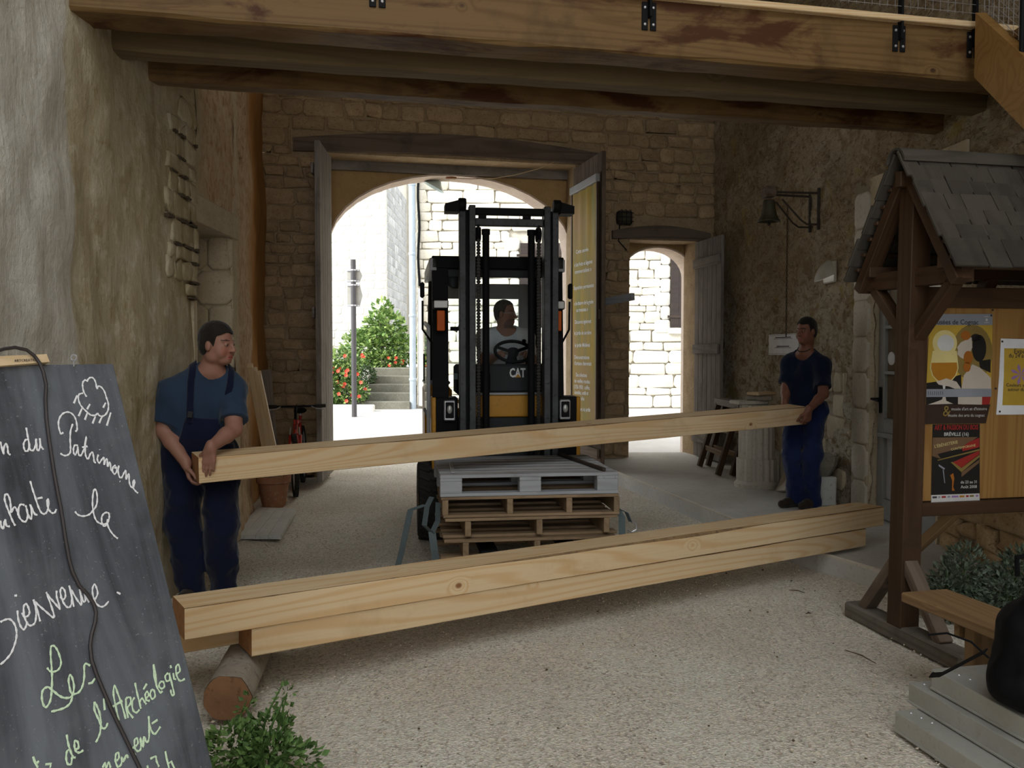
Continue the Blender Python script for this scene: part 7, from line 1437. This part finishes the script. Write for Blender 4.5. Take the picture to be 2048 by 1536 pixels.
for q, s_, m_, b_, h_ in (([(203, 217), (842, 210)], 'ART & PASSION DU BOIS', 'red', .02, 10), ([(345, 304), (703, 302)], 'BRÉVILLE (16)', 'wht', .015, None), ([(207, 482), (545, 412)], "L'ÉBÉNISTERIE", 'pale', 0, None), ([(447, 520), (805, 455)], 'CONTEMPORAINE', 'pale', 0, None), ([(586, 1000), (820, 995)], 'du 23 au 31', 'wht', .01, None), ([(586, 1070), (822, 1065)], 'Août 2008', 'wht', .01, None)): a, b = c6(q); text_px(PB, a, b, s_, I_[m_], Q_, .0045, b_, h_)
R3 = poster('exhibition_sheet', 'white bordered yellow exhibition sheet pinned at the right of the notice board', c5([(950, 455), (1520, 470), (1510, 1350), (895, 1355), (930, 900)]), mt['paper'], .0025)
S3 = lambda k, pts, m_, nm='print': sheet(PB, c5(pts), .0031 + k * .0003, I_[m_], nm, R3, .0003)
S3(0, [(990, 570), (1480, 575), (1475, 1245), (968, 1243), (985, 900)], 'yel', 'yellow_ground')
for k in range(7): a = k * .9; S3(1 + k % 2, [(1180, 880), (1180 + 90 * math.cos(a) - 20 * math.sin(a), 880 + 90 * math.sin(a) + 20 * math.cos(a)), (1180 + 125 * math.cos(a), 880 + 125 * math.sin(a)), (1180 + 90 * math.cos(a) + 20 * math.sin(a), 880 + 90 * math.sin(a) - 20 * math.cos(a))], 'pur', 'petal')
for q, s_ in (([(1105, 632), (1390, 634)], 'Exposition'), ([(1040, 680), (1240, 682)], 'du 24 au'), ([(1012, 1022), (1240, 1024)], 'Couleurs et'), ([(1030, 1074), (1225, 1076)], 'autour du')): a, b = c5(q); text_px(PB, a, b, s_, I_['txt'], R3, .005)
for (px, py, lb_) in ((1981, 631, 'at the top corner of the museum poster'), (2003, 683, 'at the top corner of the exhibition sheet'), (1998, 823, 'at the bottom corner of the exhibition sheet'), (1984, 620, 'just above the museum poster'), (1990, 777, 'between the museum poster and the exhibition sheet')):
    m = MB(); m.ball((0, 0, 0), (.006, .006, .004), 8, 5); tag(m.build('drawing_pin', mt['iron'], None, PB.mat(*PB.uv(px, py), .006)), 'small dark drawing pin ' + lb_, 'pin', 'pins in the notice board')
# banner lettering
bl_ = [(505, 1153, 1178, 'Cette année'), (531, 1150, 1186, '« Les fruits et légumes'), (545, 1151, 1184, 'commercialisés »'), (577, 1149, 1189, 'Exposition permanente'), (608, 1150, 1188, '« le chanvre de la graine'), (621, 1154, 1177, 'au trousseau »'), (645, 1151, 1184, 'Découvrez également'), (667, 1150, 1184, 'le Jardin de sorcière'), (691, 1151, 1181, 'le Jardin Médiéval'), (715, 1150, 1180, 'Démonstrations'), (727, 1150, 1184, "d'artisans charentais"), (750, 1153, 1175, 'Des collections'), (762, 1150, 1181, 'de vieilles modes'), (774, 1149, 1181, '(1750-1950) : coiffes,'), (785, 1150, 1178, 'dentelles, outils et'), (797, 1155, 1170, 'ustensiles'), (818, 1149, 1182, 'Les ateliers du jardin')]
mt['bannerwhite'] = flat('banner_white', (.75, .75, .72), .5)
for (y, x0, x1, s_) in bl_:
    k_ = -.30 * (700 - y) / 330; text_px(BNF, (x0, y + 3 - k_ * (x1 - x0) * .0), (x1, y + 3 + (x1 - x0) * -.25 * max(-.3, (700 - y) / 200)), s_, mt['bannerwhite'], bn_, .008, .012, 8)
# stamped word on the hanger, truck maker's lettering
text_px(CB, (23, 727.5), (72, 725.5), 'ARTCREATION', I_['txt'], hb, .0135)
text('CAT', FL_TEXT @ Matrix.Translation((0, 0, .004)), .135, mt['white'], fl, 'maker_lettering', .03, .075)
m = MB(); m.prism([(0, 0), (.052, 0), (.026, .030)], 0, .002); m.build('maker_triangle', mt['yellow'], fl, FLM.inverted() @ FLM @ Matrix.Identity(4) if False else FL_TEXT @ Matrix.Translation((.045, -.004, .0055)))
flush_text()
